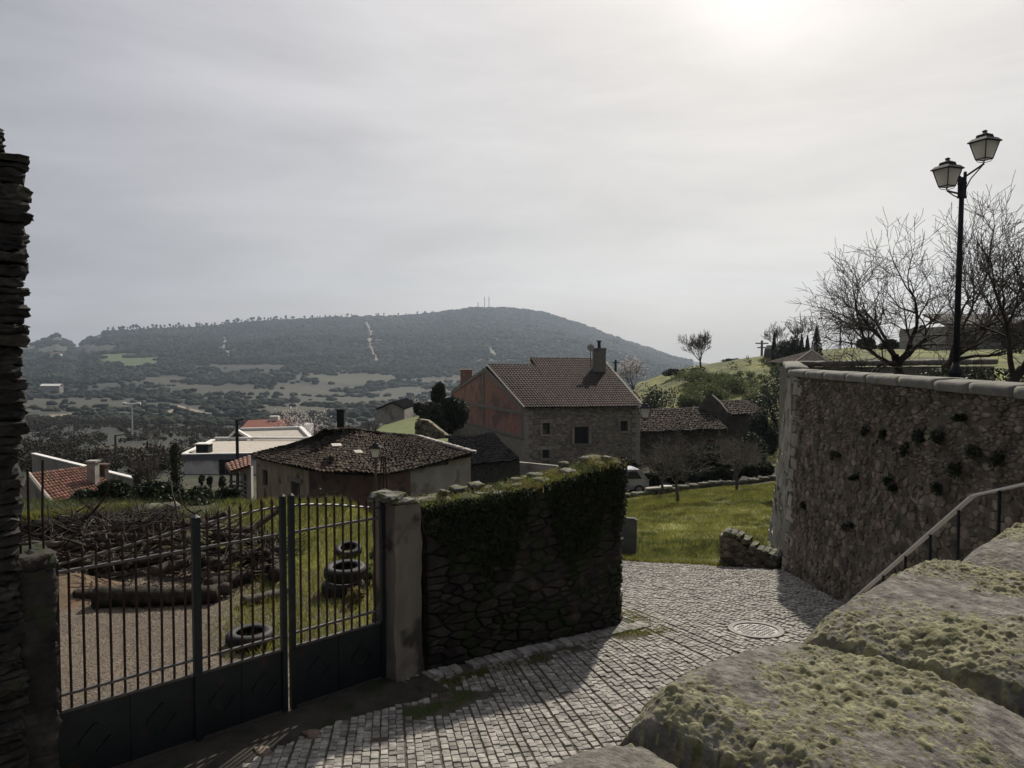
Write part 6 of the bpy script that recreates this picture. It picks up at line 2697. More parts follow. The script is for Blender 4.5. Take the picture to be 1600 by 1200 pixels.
# brush heap: hundreds of tangled twigs
bm_ = MB()
rr = random.Random(77)
for i in range(760):
    px = rr.uniform(40, 440)
    c = yd(px, rr.uniform(860, 915))
    hmax = np.interp(px, [40, 150, 260, 340, 440], [.72, .84, .74, .78, .35])
    p = c + V(0, 0, rr.random() * hmax + .05)
    a_, ln = rr.uniform(0, 6.28), rr.uniform(.25, .95)
    el = rr.uniform(-.3, .7)
    d = V(math.cos(a_) * math.cos(el), math.sin(a_) * math.cos(el), math.sin(el))
    pts = [p]
    for k_ in range(4):
        d = (d + V(rr.uniform(-1, 1), rr.uniform(-1, 1), rr.uniform(-1, 1)) * .28).normalized()
        pts.append(pts[-1] + d * ln / 4)
    for q in pts:
        q.z = max(q.z, c.z + .01)
    r_ = rr.uniform(.005, .02) if rr.random() < .8 else rr.uniform(.02, .045)
    bm_.tube(pts, [r_ * (1 - .18 * k_) for k_ in range(5)], 4, cap=False)
o = bm_.obj('brush_heap', M_deadwood)
tag(o, 'tangled heap of cut brushwood and twigs in the yard', 'brushwood', kind='stuff')
bm_ = MB()
for i in range(420):
    c = yd(rr.uniform(100, 290), rr.uniform(845, 875)) + V(0, 0, rr.uniform(.5, .75))
    a_ = rr.uniform(0, 6.28)
    d = V(math.cos(a_), math.sin(a_), rr.uniform(0, 1.0)).normalized()
    pts = [c, c + d * .2 + V(0, 0, .02), c + d * .38 + V(rr.uniform(-.06, .06), 0, .05)]
    bm_.tube(pts, [.005, .004, .002], 3, cap=False)
o = bm_.obj('fine_twigs', M_barkgrey)
tag(o, 'pale fine twigs on top of the brushwood heap', 'twigs', kind='stuff')

# tyres


def tyre(px, py, R_, w_, lb, tilt=0.0, dz=0.0, grp='old tyres in the yard'):
    p = yd(px, py)
    ax = (V(1, 0, 0), V(0, math.cos(tilt), math.sin(tilt)), V(0, -math.sin(tilt), math.cos(tilt)))
    t = thing('tyre', lb, 'tyre', p, grp)
    b_ = MB()
    prof_ = [(R_ * .62, .0), (R_ * .9, -.0), (R_, w_ * .18), (R_, w_ * .82), (R_ * .9, w_), (R_ * .62, w_ * .97), (R_ * .58, w_ * .8), (R_ * .8, w_ * .6), (R_ * .8, w_ * .3), (R_ * .58, w_ * .12), (R_ * .62, 0)]
    vs, fs = [], []
    n = 30
    c = p + V(0, 0, dz + .01 + abs(math.sin(tilt)) * R_)
    for (r_, h_) in prof_[:-1]:
        for k_ in range(n):
            an_ = 2 * math.pi * k_ / n
            vs.append(c + ax[0] * r_ * math.cos(an_) + ax[1] * r_ * math.sin(an_) + ax[2] * h_)
    m = len(prof_) - 1
    for i_ in range(m):
        for k_ in range(n):
            fs.append((i_ * n + k_, i_ * n + (k_ + 1) % n, ((i_ + 1) % m) * n + (k_ + 1) % n, ((i_ + 1) % m) * n + k_))
    b_.add(vs, fs)
    b_.obj('carcass', M_rubber, t, True)
    b_ = MB()
    for k_ in range(24):
        an_ = 2 * math.pi * k_ / 24
        dd = ax[0] * math.cos(an_) + ax[1] * math.sin(an_)
        b_.box(c + dd * (R_ + .003) + ax[2] * w_ * .5, (.012, R_ * .16, w_ * .55), (dd, ax[2].cross(dd), ax[2]))
    b_.obj('tread', M_rubber, t)
    return t


tyre(391, 1008, .30, .19, 'old tyre lying flat on gravel behind the gate')
tyre(536, 927, .33, .2, 'lower tyre of the stack behind the narrow gate leaf')
tyre(540, 927, .33, .2, 'upper tyre of the stack behind the narrow gate leaf', .06, .23)
tyre(545, 872, .24, .16, 'small dark tyre half sunk in the yard grass', .3)

# drystone yard wall and rank plants
yw = thing('yard_wall', 'low mossy drystone wall at the back of the yard', 'wall', (-9, 15.6, -3.9))
ya, yb = at_y(10, 812, 14.6), at_y(262, 787, 16.6)
YD = (V(yb.x, yb.y, 0) - V(ya.x, ya.y, 0)).normalized()
YL = (V(yb.x, yb.y, 0) - V(ya.x, ya.y, 0)).length
for cc in range(5):
    s = 0.0
    while s < YL:
        ln = R.uniform(.28, .6)
        p = V(ya.x, ya.y, 0) + YD * (s + ln / 2)
        zt_ = lerp(ya.z, yb.z, s / YL)
        z0_ = -4.0
        h = (zt_ - z0_) / 5
        b = MB()
        rock(b, V(p.x, p.y, z0_ + h * (cc + .5)), (ln, .5 + R.uniform(-.04, .04), h * 1.02), (YD, V(-YD.y, YD.x, 0), V(0, 0, 1)), .02, 2)
        b.obj('stone', M_ivystone if cc < 4 else M_topstone, yw, True)
        s += ln
q = np.array([(V(ya.x, ya.y, 0) + YD * R.uniform(0, YL * .75))[:2] for _ in range(5000)]) + NR.normal(0, .12, (5000, 2))
zq = np.interp((q[:, 0] - ya.x) * YD.x + (q[:, 1] - ya.y) * YD.y, [0, YL], [ya.z, yb.z])
o = blades('wall_top_grass', q, zq, .12, .014, M_grass, yw, lean=1.0)

# weeds near the pillar inside the yard
for i, (px, py, rx) in enumerate(((575, 915, .22), (590, 880, .25), (555, 945, .2))):
    p = yd(px, py)
    bush('weed_clump', ['leafy weeds by the tyre stack', 'leafy weeds against the back of the rendered pillar', 'low brown weeds in front of the tyre stack'][i], 'weeds', p, (rx, rx, rx * .9), 700, .045, M_shrub if i != 2 else M_drygrass, 'weeds in the yard')

# ------------------------------------------------------------------ bushes and hedges
def gbase(px, y_):
    x = (px - 800) / 1200 * y_
    return V(x, y_, tz1(x, y_))


def bush_px(name, label, cat, px0, px1, py0, py1, y_, n, leaf, mat_, group=None, k=9, depth=.8):
    """bush filling a span of columns, standing on the ground at distance y_"""
    w_ = (px1 - px0) / 1200 * y_ / 2
    p = gbase((px0 + px1) / 2, y_)
    zt_ = -(py0 - 552) / 1200 * y_
    zb_ = min(p.z, -(py1 - 552) / 1200 * y_)
    p.z = zb_
    h = max(.4, zt_ - zb_)
    return bush(name, label, cat, p, (w_ * 1.15, max(.4, w_ * depth), h * .62), n, leaf, mat_, group, k)


bush_px('dark_hedge', 'dark evergreen hedge bush below the tiled cottage roof', 'bush', 125, 210, 752, 806, 20.5, 9000, .10, M_bush, 'dark bushes behind the yard')
bush_px('dark_hedge', 'dark evergreen bush under the ivy-clad pole', 'bush', 190, 272, 748, 806, 21, 9000, .10, M_bush, 'dark bushes behind the yard')
bush_px('dark_hedge', 'dark bramble bush between the pole and the porch', 'bush', 255, 335, 762, 815, 20, 9000, .09, M_bush, 'dark bushes behind the yard')
bush_px('dark_hedge', 'dark bush in front of the porch', 'bush', 315, 388, 758, 815, 22, 8000, .09, M_bush, 'dark bushes behind the yard')
bush_px('green_shrub', 'grey-green garden shrub below the villa', 'bush', 300, 350, 765, 785, 26, 1800, .09, M_shrub, 'garden shrubs below the villa')
bush_px('green_shrub', 'green garden shrub left of the porch', 'bush', 335, 372, 762, 785, 28, 1600, .09, M_shrub, 'garden shrubs below the villa')
bush_px('dark_shrub', 'dark red-brown shrub against the old house wall', 'bush', 490, 545, 752, 806, 25.5, 3200, .09, M_bush, 'shrubs against the old house')
bush_px('dark_shrub', 'dark climbing shrub by the old house door', 'bush', 440, 480, 762, 806, 28, 2600, .09, M_bush, 'shrubs against the old house')
for i, px in enumerate((312, 326, 345)):
    bush_px('garden_sapling', ['leftmost small sapling before the villa wall', 'middle small sapling before the villa wall', 'rightmost small sapling before the villa wall'][i], 'sapling', px - 6, px + 6, 738, 762, 48, 420, .12, M_bush, 'saplings before the villa', 5)

# ivy-clad pole
iy = 32.0
ip = gbase(271, iy)
t = thing('ivy_pole', 'dark ivy-clad wooden pole left of the villa', 'pole', ip)
b = MB()
zt_ = -(692 - 552) / 1200 * iy
b.tube([ip - V(0, 0, .2), V(ip.x, ip.y, zt_)], [.13, .10], 8)
b.obj('shaft', M_bark, t)
n = 2600
hh = NR.random(n) ** 1.4
pts = np.column_stack([ip.x + NR.normal(0, 1, n) * (.10 + .25 * (1 - hh) ** 2), ip.y + NR.normal(0, .12, n), ip.z + hh * (zt_ - ip.z)])
leaves('ivy', pts, NR.uniform(.06, .11, n), M_ivy, t, kind=None)


def pole(name, label, px, py0, y_, rad, extra=None, mat_=M_iron):
    p = gbase(px, y_)
    zt_ = -(py0 - 552) / 1200 * y_
    t_ = thing(name, label, 'pole', p)
    b_ = MB()
    b_.tube([p - V(0, 0, .3), V(p.x, p.y, zt_)], [rad * 1.15, rad], 8)
    b_.obj('shaft', mat_, t_)
    top_ = V(p.x, p.y, zt_)
    for (dx, dz, ex, ez, r_) in extra or []:
        b_ = MB()
        b_.tube([top_ + V(dx, 0, dz), top_ + V(ex, 0, ez)], r_, 6)
        b_.obj('arm', mat_, t_)
    return t_, top_


pole('utility_pole', 'dark slim pole rising in front of the villa roof', 369, 656, 50, .10, [(-.15, -.05, .45, .05, .05)])
t, tp0 = pole('street_lamp_mast', 'grey street lamp mast beyond the white garden wall', 178, 681, 62, .09, [(-.1, 0, 1.3, .15, .05)], M_ironrail)
t, tp0 = pole('street_lamp_mast', 'short street lamp with angled arm behind the tiled cottage', 152, 722, 40, .05, [(0, 0, 1.1, .35, .035), (.95, .32, 1.2, .36, .06)], M_ironrail)
t, tp0 = pole('light_mast', 'tall mast with two lamp heads in the valley', 205, 631, 210, .18, [(-2.2, 0, 2.2, 0, .22), (-2.4, .1, -1.6, .1, .38), (1.6, .1, 2.4, .1, .38)], M_handrail)
pole('utility_pole', 'thin pole near the right end of the villa valley road', 228, 690, 90, .10, [(-.6, -.3, .6, -.3, .06)])
pole('utility_pole', 'utility pole on the hillside right of the stone house chimney', 962, 562, 84, .12, [(-.4, -.3, .4, -.3, .06)])
pole('utility_pole', 'pale utility pole on the crest of the green hillside', 1190, 532, 108, .16, [(-.9, -.4, .9, -.4, .09), (-.6, -1.0, .6, -1.0, .09)], M_concrete)
pole('utility_pole', 'thin antenna pole among the trees on the hillcrest', 1312, 508, 92, .08)

# ------------------------------------------------------------------ trees between the houses and on the hillside


def blossom_tree(label, px, py0, y_, seed, grp='blossoming almond trees', n=2600, spread=.85, mat_l=M_blossom, leaf=.14):
    p = gbase(px, y_)
    zt_ = -(py0 - 552) / 1200 * y_
    h = (zt_ - p.z)
    t_, tips = bare_tree('almond_tree', label, seed, p, h * .98, h * .03, spread, M_barkgrey, grp, nch=(5, 5, 4, 3), lens=(.36, .6, .6, .6), trunk=.27, up=.2, wob=.2, twig=.014, sides=(5, 4, 3, 3, 3))
    tp_ = np.array([q[:] for q in tips])
    idx = NR.integers(0, len(tp_), n)
    pos = tp_[idx] + NR.normal(0, .05 * h, (n, 3))
    leaves('blossom', pos, NR.uniform(.6, 1.2, n) * leaf, mat_l, t_, kind=None)
    return t_


blossom_tree('white blossoming almond tree behind the red roof', 462, 628, 88, 41, n=900, leaf=.2)
blossom_tree('pale blossoming tree behind the dark conifer', 652, 616, 82, 42, n=1000, spread=1.0, leaf=.2)
blossom_tree('blossoming almond tree on the slope right of the chimney', 993, 553, 96, 43, n=520, leaf=.2)
blossom_tree('thin blossoming tree close behind the house chimney', 955, 562, 92, 44, n=330, leaf=.18)
bare_tree('bare_tree', 'large bare round tree on the crest of the green hillside', 45, gbase(1095, 104), 5.1, .17, .85, M_barkgrey, 'bare trees on the hillside',
          nch=(6, 6, 5, 4), lens=(.42, .62, .6, .6), trunk=.22, up=.2, wob=.2, twig=.02, sides=(6, 4, 3, 3, 3))
for i, (px, y_, h, sd, lb) in enumerate(((520, 84, 3.6, 50, 'bare brown tree behind the old house chimney'), (590, 80, 5.2, 51, 'bare crooked tree beside the grey hillside shed'), (556, 95, 4.2, 52, 'bare thicket tree left of the grey shed'),
                                         (1330, 92, 4.0, 53, 'bare tree on the hillcrest right of the cypress'), (1250, 100, 4.5, 54, 'bare tree on the hillcrest left of the cypress'), (1355, 84, 3.6, 55, 'bare tree behind the terrace trees'),
                                         (1215, 104, 4.0, 56, 'bare tree beside the ruin on the hillcrest'), (240, 130, 4.5, 57, 'bare tree in the field beyond the garden wall'), (215, 40, 2.6, 58, 'bare bush tree at the end of the white wall'))):
    bare_tree('bare_tree', lb, sd, gbase(px, y_), h, h * .028, .8, M_barkgrey, 'bare trees in the middle distance', nch=(5, 5, 4, 4), lens=(.4, .62, .6, .6), trunk=.25, up=.22, wob=.2, twig=.018, sides=(5, 4, 3, 3, 3))

# dark conifer beside the brick gable
cf = gbase(690, 52)
cf.z = -7.2
t = thing('conifer', 'dense dark conifer growing against the brick gable', 'tree', cf)
b = MB()
b.tube([cf, cf + V(0, 0, 5.0)], [.2, .05], 7)
b.obj('trunk', M_bark, t)
pts = np.vstack([blob_points((cf.x + .05, 52, -4.7), (2.0, 1.5, 2.2), 22000, 14, seed=5), blob_points((cf.x - .1, 52, -2.9), (.55, .55, 1.3), 4200, 8, seed=6), blob_points((cf.x - 1.2, 52, -4.0), (.8, .7, 1.0), 3500, 7, seed=7), blob_points((cf.x + .6, 52, -3.6), (.8, .7, 1.0), 3500, 7, seed=8)])
leaves('crown', pts, NR.uniform(.10, .2, len(pts)), M_bush, t, kind=None, up=1.5)

# dark evergreen right of the roof and the shrubs of the hillside
for i, (px, py0, py1, w_, y_, m__, lb) in enumerate((
        (1026, 594, 640, 38, 72, M_bush, 'dark round evergreen bush right of the brown roof'),
        (1075, 604, 645, 30, 76, M_shrub, 'light green shrub right of the dark evergreen'),
        (1110, 595, 640, 40, 80, M_shrub, 'olive shrub thicket on the hillside, middle'),
        (1150, 585, 625, 45, 86, M_shrub, 'olive shrub thicket on the hillside, upper right'),
        (1180, 600, 640, 40, 80, M_shrub, 'yellow-green shrub above the ruined barn'),
        (1100, 575, 605, 50, 92, M_shrub, 'brownish thicket high on the hillside'),
        (1050, 575, 590, 14, 100, M_bush, 'small dark bush on the hillside ridge'),
        (1145, 560, 570, 18, 106, M_bush, 'low dark bush on the hillside crest'),
        (1220, 575, 640, 40, 66, M_bush, 'dark thicket beside the bastion wall, upper'),
        (1235, 540, 580, 30, 75, M_bush, 'dark bush below the ruin on the hillcrest'),
        (1290, 556, 575, 22, 60, M_shrub, 'light green bush right of the pavilion roof'))):
    bush_px('hill_shrub', lb, 'bush', px - w_, px + w_, py0, py1, y_, 2600, .16, m__, 'shrubs on the hillside')
for i, (px, py0, py1, w_, y_, lb) in enumerate(((1190, 640, 700, 24, 58, 'ivy-covered wall corner left of the bastion, upper mass'), (1178, 672, 752, 32, 50, 'dark ivy mass at the foot of the ruined barn'),
                                                (1118, 690, 762, 46, 49, 'dark bramble bank before the long barn, right'), (1050, 698, 768, 42, 48, 'dark bramble bank before the long barn, left'), (985, 720, 745, 20, 52, 'dark bramble at the corner of the stone house'),
                                                (1020, 738, 766, 22, 44.5, 'low dark bramble behind the kerb, nearest the car'), (1070, 732, 764, 30, 44.5, 'low dark bramble behind the kerb, between the tree pairs'), (1125, 726, 760, 32, 44.8, 'low dark bramble behind the kerb, before the right tree pair'), (1180, 716, 754, 30, 45, 'low dark bramble behind the kerb, nearest the bastion'))):
    bush_px('bramble', lb, 'bramble', px - w_, px + w_, py0, py1, y_, 9000, .13, M_ivy, 'brambles before the barns')
# the cypresses and dark trees on the crest
for i, (px, py0, y_, w_, lb) in enumerate(((1275, 511, 88, .75, 'tallest dark cypress on the hillcrest'), (1209, 522, 95, .4, 'slim cypress at the left of the ruin'), (1252, 524, 92, .42, 'left cypress of the slim pair on the crest'), (1261, 526, 92, .4, 'right cypress of the slim pair on the crest'))):
    p = gbase(px, y_)
    zt_ = -(py0 - 552) / 1200 * y_
    h = zt_ - p.z
    t = thing('cypress', lb, 'tree', p, 'cypresses on the crest')
    b = MB()
    b.tube([p, p + V(0, 0, h * .9)], [.1, .03], 6)
    b.obj('trunk', M_bark, t)
    n = 1500
    u = NR.random(n)
    r_ = w_ * np.sqrt(NR.random(n)) * np.interp(u, [0, .15, .5, 1], [.5, 1, .8, .06])
    a = NR.uniform(0, 6.28, n)
    leaves('crown', np.column_stack([p.x + np.cos(a) * r_, p.y + np.sin(a) * r_, p.z + .1 + u * h]), .2, M_bush, t, kind=None, up=2)
for i, (px, py0, py1, w_, y_, lb) in enumerate(((1350, 525, 556, 18, 70, 'dark evergreen tree behind the leftmost terrace tree'), (1432, 505, 556, 16, 64, 'dark conifer between the terrace trees'), (1475, 520, 560, 22, 60, 'dark rounded tree left of the lamp post foot'),
                                                (1392, 530, 556, 18, 66, 'dark low tree behind the forked terrace tree'), (1222, 527, 558, 20, 92, 'dark ivy-grown bush over the crest ruin'), (1242, 524, 556, 12, 91, 'dark bush right of the crest ruin'), (1512, 515, 556, 10, 56, 'dark slim evergreen against the pale house'), (1590, 500, 560, 24, 50, 'dark tree at the right edge beyond the meadow'))):
    bush_px('evergreen_tree', lb, 'tree', px - w_, px + w_, py0, py1, y_, 2600, .17, M_bush, 'dark evergreens beyond the meadow')
# ruin, pavilion roof, pale house
ru = MB()
ru.prism([gpx(x, y, 96) for x, y in ((1205, 560), (1207, 545), (1211, 539), (1217, 541), (1226, 536), (1234, 533), (1240, 541), (1246, 560))], V(0, 3, 0))
tag(ru.obj('hill_ruin', M_darkstone), 'dark ruined wall among the cypresses on the hillcrest', 'ruin')
pv = thing('pavilion', 'small building with low brown pyramid roof behind the bastion', 'pavilion', (gpx(1267, 575, 32).x, 33, -1.3))
ap, c0, c1 = gpx(1268, 547, 33.5), gpx(1240, 567, 32), gpx(1297, 567, 32)
b = MB()
b.add([c0, c1, V(c1.x, 35.5, c1.z), V(c0.x, 35.5, c0.z), ap], [(0, 1, 4), (1, 2, 4), (2, 3, 4), (3, 0, 4)], .3)
b.obj('roof', M_oldtile, pv)
for c_ in (c0, c1):
    b = MB()
    b.tube([c_, ap], .05, 5)
    b.obj('hip_ridge', M_concrete, pv)
b = MB()
b.prism([c0 + V(.55, .5, -.03), c1 + V(-.3, .5, -.03), V(c1.x - .3, 35.0, c1.z - .03), V(c0.x + .75, 35.0, c0.z - .03)], V(0, 0, -1.2))
b.obj('wall', M_greywall, pv)
ph = thing('pale_house', 'pale grey house with brown roof behind the lamp post', 'house', (gpx(1535, 545, 58).x, 60, -.3))
a, c = gpx(1478, 545, 58), gpx(1600, 545, 58)
zt_ = -(510 - 552) / 1200 * 58
mbw, pat, pD, pN = wall_open(a, c, -1.0, zt_, [(1.0, 1.9, .8, 1.5), (3.2, 4.1, .8, 1.5)], .25)
mbw.obj('wall', M_greywall, ph)
for s0 in (1.0, 3.2):
    window(ph, pat, pD, pN, s0, s0 + .9, .8, 1.5, .15)
b = MB()
b.prism([V(a.x - .3, a.y - .4, zt_), V(c.x + .3, c.y - .4, zt_), V(c.x, c.y + 4, zt_ + 1.0), V(a.x + .3, a.y + 4, zt_ + 1.0)], V(0, 0, .15))
b.obj('roof', M_browntile, ph)
b = MB()
b.add([V(a.x, a.y, -1), V(a.x, a.y + 7, -1), V(a.x, a.y + 7, zt_), V(a.x, a.y, zt_)], [(0, 1, 2, 3)])
b.obj('side_wall', M_greywall, ph)
b = MB()
b.add([V(c.x, c.y, -1), V(c.x, c.y + 7, -1), V(c.x, c.y + 7, zt_), V(c.x, c.y, zt_)], [(0, 1, 2, 3)])
b.obj('side_wall', M_greywall, ph)
# grey hillside shed and its green slope
gs = thing('grey_shed', 'grey gabled shed on the green slope behind the old house', 'shed', (gpx(618, 650, 78).x, 78, -8))
g = [gpx(x, y, 76) for x, y in ((588, 662), (588, 641), (613, 630), (632, 640), (632, 658))]
b = MB()
b.prism(g, V(.6, 6, 0))
b.obj('wall', M_greywall, gs)
b = MB()
for a_, c_ in ((g[1], g[2]), (g[2], g[3])):
    b.prism([a_ + V(0, -.3, .05), c_ + V(0, -.3, .05), c_ + V(.6, 6.2, .05), a_ + V(.6, 6.2, .05)], V(0, 0, .12))
b.obj('roof', M_darktile, gs)
slp = MB()
n_ = 24
poly = [(545, 684), (575, 678), (600, 666), (632, 656), (655, 650), (662, 690), (560, 690)]
yy = np.linspace(44, 74, 20)
vs, fs = [], []
for j, y_ in enumerate(yy):
    for i in range(n_ + 1):
        px = lerp(lerp(540, 600, j / 19), 700, i / n_)
        py = np.interp(y_, [44, 74], [690, np.interp(px, [560, 600, 632, 655, 700], [676, 664, 655, 650, 646])]) + (vn(i * .5, j * .5, 1) - .5) * .8
        vs.append(gpx(px, py, y_))
for j in range(19):
    for i in range(n_):
        k = j * (n_ + 1) + i
        fs.append((k, k + 1, k + n_ + 2, k + n_ + 1))
M_bank = mat('bank_grass', [(.06, .08, .02), (.13, .15, .04)], 1.1, .9, .5, 10)
o = mesh_obj('grass_bank', vs, fs, M_bank, None, True)
tag(o, 'bright green grass bank rising behind the old house roof', 'bank', kind='structure')

# ------------------------------------------------------------------ far buildings and masts
def farbox(label, px0, px1, py0, py1, y_, roofm, wallm):
    a_, c_ = gpx(px0, py1, y_), gpx(px1, py1, y_)
    z1 = gpx(px0, py0, y_).z
    gz = tz1((a_.x + c_.x) / 2, y_)
    t_ = thing('far_building', label, 'building', ((a_.x + c_.x) / 2, y_, gz))
    b_ = MB()
    b_.box(V((a_.x + c_.x) / 2, y_, (min(gz, a_.z) - 3 + z1) / 2), (c_.x - a_.x, 8, z1 - min(gz, a_.z) + 3))
    b_.obj('wall', wallm, t_)
    b_ = MB()
    w_ = c_.x - a_.x
    b_.prism([V(a_.x - .5, y_ - 4.6, z1), V(c_.x + .5, y_ - 4.6, z1), V(c_.x + .5, y_, z1 + 2.2), V(a_.x - .5, y_, z1 + 2.2)], V(0, 0, .3))
    b_.prism([V(a_.x - .5, y_ + 4.6, z1), V(c_.x + .5, y_ + 4.6, z1), V(c_.x + .5, y_, z1 + 2.2), V(a_.x - .5, y_, z1 + 2.2)], V(0, 0, .3))
    b_.obj('roof', roofm, t_)


farbox('long farm shed with white roof above the bright green field', 196, 229, 557, 560.5, 1500, M_white, M_greywall)
farbox('far house with orange roof left of the green field', 80, 96, 552.5, 558, 1450, M_redtile, M_white)
farbox('far white building on the quarry shoulder', 45, 86, 540.5, 543.5, 2100, M_white, M_white)
farbox('far pale farmhouse near the dark wood', 66, 96, 603, 607, 900, M_white, M_greywall)
farbox('small white hut on the hillside below the pines', 262, 270, 518.5, 520.5, 2250, M_white, M_white)
for i, (px, py0, py1) in enumerate(((747, 472, 483), (757, 463, 483), (764, 462, 483))):
    a_ = gpx(px, py0, 2560)
    x_ = a_.x
    b = MB()
    z_ = tz1(x_, 2560)
    b.tube([V(x_, 2560, z_ - 3), V(x_, 2560, a_.z)], [1.5, .8], 5)
    b.box(V(x_, 2560, lerp(z_, a_.z, .75)), (3.5, 3.5, 3))
    tag(b.obj('radio_mast', M_concrete), ['shortest radio mast on the hilltop', 'middle radio mast on the hilltop', 'rightmost radio mast on the hilltop'][i], 'mast')

# pines along the skyline
pine0 = None
icos = None
def low_crown(rr_, c, r_, hgt, mb):
    """crooked many-sided crown"""
    t_ = (1 + 5 ** .5) / 2
    P_ = [(-1, t_, 0), (1, t_, 0), (-1, -t_, 0), (1, -t_, 0), (0, -1, t_), (0, 1, t_), (0, -1, -t_), (0, 1, -t_), (t_, 0, -1), (t_, 0, 1), (-t_, 0, -1), (-t_, 0, 1)]
    F_ = [(0, 11, 5), (0, 5, 1), (0, 1, 7), (0, 7, 10), (0, 10, 11), (1, 5, 9), (5, 11, 4), (11, 10, 2), (10, 7, 6), (7, 1, 8), (3, 9, 4), (3, 4, 2), (3, 2, 6), (3, 6, 8), (3, 8, 9), (4, 9, 5), (2, 4, 11), (6, 2, 10), (8, 6, 7), (9, 8, 1)]
    mb.add([V(c[0] + p[0] / 1.9 * r_ * rr_.uniform(.7, 1.25), c[1] + p[1] / 1.9 * r_ * rr_.uniform(.7, 1.25), c[2] + p[2] / 1.9 * hgt * rr_.uniform(.7, 1.25)) for p in P_], F_)


rr = random.Random(5)
protos = []
for kproto in range(4):
    t = thing('pine_tree', 'tall slim pine standing on the skyline of the hill', 'tree', (0, 0, 0), 'pines on the skyline')
    b = MB()
    b.tube([V(0, 0, -2), V(.2, 0, 7)], [.55, .4], 5)
    b.obj('trunk', M_bark, t)
    b = MB()
    for i in range(5):
        low_crown(rr, (rr.uniform(-1.6, 1.6), rr.uniform(-1.6, 1.6), rr.uniform(3.5, 12)), rr.uniform(1.6, 2.9), rr.uniform(1.5, 2.6), b)
    b.obj('crown', M_farwood, t)
    protos.append(t)
k = 0
px = 164.0
while px < 672:
    gap = 5.0 if px < 430 else (8 if px < 560 else 10)
    px += rr.uniform(.35, 1.6) * gap * .8
    if rr.random() < .15:
        continue
    D_ = 2585 + rr.uniform(-25, 25)
    az_ = math.atan((px - 800) / 1200)
    x_, y_ = D_ * math.sin(az_), D_ * math.cos(az_)
    z_ = tz1(x_, y_)
    sc = rr.uniform(.75, 1.25) * (1.25 if px < 480 else .95)
    if k < 4:
        o = protos[k]
        o.location, o.scale = (x_, y_, z_), (sc, sc, sc)
        o.rotation_euler = (0, 0, rr.uniform(0, 6.28))
    else:
        copy_tree(protos[k % 4], (x_, y_, z_), rr.uniform(0, 6.28), sc)
    k += 1

# woodland of the valley and the hill
_t = (1 + 5 ** .5) / 2
ICO = np.array([(-1, _t, 0), (1, _t, 0), (-1, -_t, 0), (1, -_t, 0), (0, -1, _t), (0, 1, _t), (0, -1, -_t), (0, 1, -_t), (_t, 0, -1), (_t, 0, 1), (-_t, 0, -1), (-_t, 0, 1)]) / 1.9
ICF = np.array([(0, 11, 5), (0, 5, 1), (0, 1, 7), (0, 7, 10), (0, 10, 11), (1, 5, 9), (5, 11, 4), (11, 10, 2), (10, 7, 6), (7, 1, 8), (3, 9, 4), (3, 4, 2), (3, 2, 6), (3, 6, 8), (3, 8, 9), (4, 9, 5), (2, 4, 11), (6, 2, 10), (8, 6, 7), (9, 8, 1)])


def wood_sites(n, d0, d1):
    az_ = np.radians(NR.uniform(-36, 14, n))
    dd = np.sqrt(NR.uniform(d0 ** 1.5, d1 ** 1.5, n) ** (4 / 3))
    x, y = dd * np.sin(az_), dd * np.cos(az_)
    z = tz(x, y)
    c_, forest, d_, px, py = land(x, y, z)
    cl_ = fbm(x * .012, y * .012, 5.1, 4)
    keep = NR.random(n) < forest * np.where(d_ > 1150, np.interp(cl_, [.4, .6], [1.0, .75]), np.interp(cl_, [.42, .52, .6], [1.0, .55, .16]))
    keep &= (px > 10) & (px < 1080)
    bright = sstep(.52, .6, fbm(x * .004, y * .007, 8.1, 3)) * (d_ < 1400)
    keep &= NR.random(n) > bright * .8
    return x[keep], y[keep], z[keep], d_[keep]


x, y, z, d_ = wood_sites(60000, 430, 2592)
n = len(x)
r_ = NR.uniform(2.2, 5.2, n) * np.interp(d_, [430, 1200, 2500], [.85, 1.25, 1.7])
q = ICO[None] * NR.uniform(.65, 1.3, (n, 12, 1)) * np.stack([r_, r_, r_ * NR.uniform(.4, .85, n)], -1)[:, None, :]
q = q + np.stack([x, y, z + r_ * .22], -1)[:, None, :]
f = (ICF[None] + (np.arange(n) * 12)[:, None, None]).reshape(-1, 3)
o = mesh_obj('valley_woodland', q.reshape(-1, 3), f, M_farwood, None, True, np.repeat(NR.random(n), 12))
tag(o, 'dark woodland covering the valley and the far hill', 'woodland', kind='stuff')
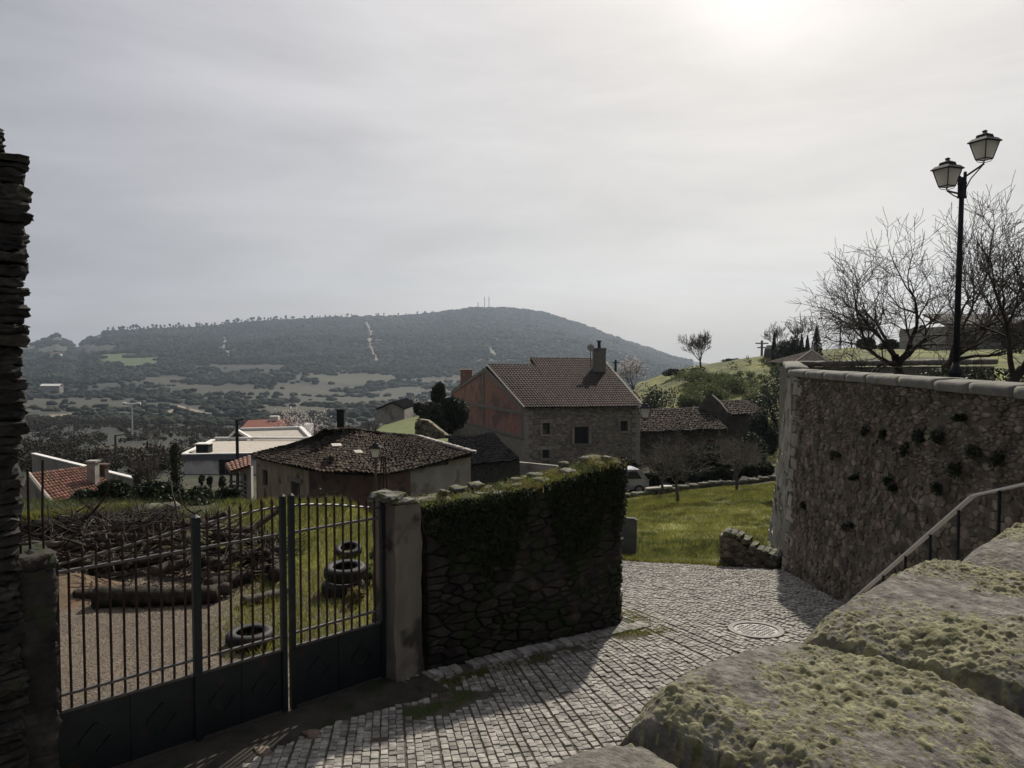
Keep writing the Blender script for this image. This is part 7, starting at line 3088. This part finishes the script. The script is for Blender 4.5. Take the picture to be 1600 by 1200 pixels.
# nearer thickets of bare scrub on the valley side
x, y, z, d_ = wood_sites(9500, 62, 470)
clm = fbm(x * .03, y * .03, 12.0, 3)
kk = NR.random(len(x)) < sstep(.30, .50, clm)
ppx, ppy = to_px(x, y, z)
kk &= (ppx < 760) & ~((ppx > 270) & (ppx < 500) & (d_ < 100))
x, y, z, d_ = x[kk], y[kk], z[kk], d_[kk]
acc, siz = [], []
for a, c, e, dd in zip(x, y, z, d_):
    r1 = R.uniform(.8, 2.0) * np.interp(dd, [60, 450], [.8, 1.6])
    m = int(np.interp(dd, [60, 450], [170, 60]))
    acc.append(blob_points((a, c, e + r1 * .5), (r1, r1, r1 * R.uniform(.8, 1.3)), m, 5))
    siz.append(np.full(m, np.interp(dd, [60, 450], [.22, .65])))
o = leaves('valley_thicket', np.vstack(acc), np.concatenate(siz) * NR.uniform(.6, 1.3, sum(map(len, siz))), M_thicket)
tag(o, 'dark bare scrub and thickets on the valley side behind the houses', 'thicket', kind='stuff')
# scrub on the near hillside at the right
az_ = np.radians(NR.uniform(12.5, 21.5, 420))
dd = NR.uniform(68, 104, 420)
x, y = dd * np.sin(az_), dd * np.cos(az_)
z = tz(x, y)
kk = NR.random(420) < sstep(.42, .6, fbm(x * .09, y * .09, 3.7, 3))
acc = [blob_points((a_, c_, e_ + .4), (R.uniform(.5, 1.3), R.uniform(.5, 1.3), R.uniform(.4, .9)), 110, 5) for a_, c_, e_ in zip(x[kk], y[kk], z[kk])]
o = leaves('hillside_scrub', np.vstack(acc), NR.uniform(.10, .22, 110 * int(kk.sum())), M_shrub)
tag(o, 'olive and brown scrub scattered over the near green hillside', 'scrub', kind='stuff')
print('woodland', n, 'thickets', len(x))

# ------------------------------------------------------------------ haze in the valley air
b = MB()
zlo = -140.0
zhi = 330.0
b.add([(sx_ * 3600, sy_ * 3600, zz_) for zz_ in (zlo, zhi) for sx_, sy_ in ((-1, -1), (1, -1), (1, 1), (-1, 1))],
      [(0, 3, 2, 1), (4, 5, 6, 7), (0, 1, 5, 4), (1, 2, 6, 5), (2, 3, 7, 6), (3, 0, 4, 7)])
hm = bpy.data.materials.new('haze_air')
hm.use_nodes = True
hm.node_tree.nodes.clear()
ho = hm.node_tree.nodes.new('ShaderNodeOutputMaterial')
hv = hm.node_tree.nodes.new('ShaderNodeVolumePrincipled')
hv.inputs['Color'].default_value = (.70, .83, 1.0, 1)
hv.inputs['Density'].default_value = HAZE
hv.inputs['Anisotropy'].default_value = 0.5
hm.node_tree.links.new(hv.outputs[0], ho.inputs['Volume'])
o = b.obj('haze', hm)
tag(o, 'thin bluish haze in the air of the valley', 'haze', kind='stuff')
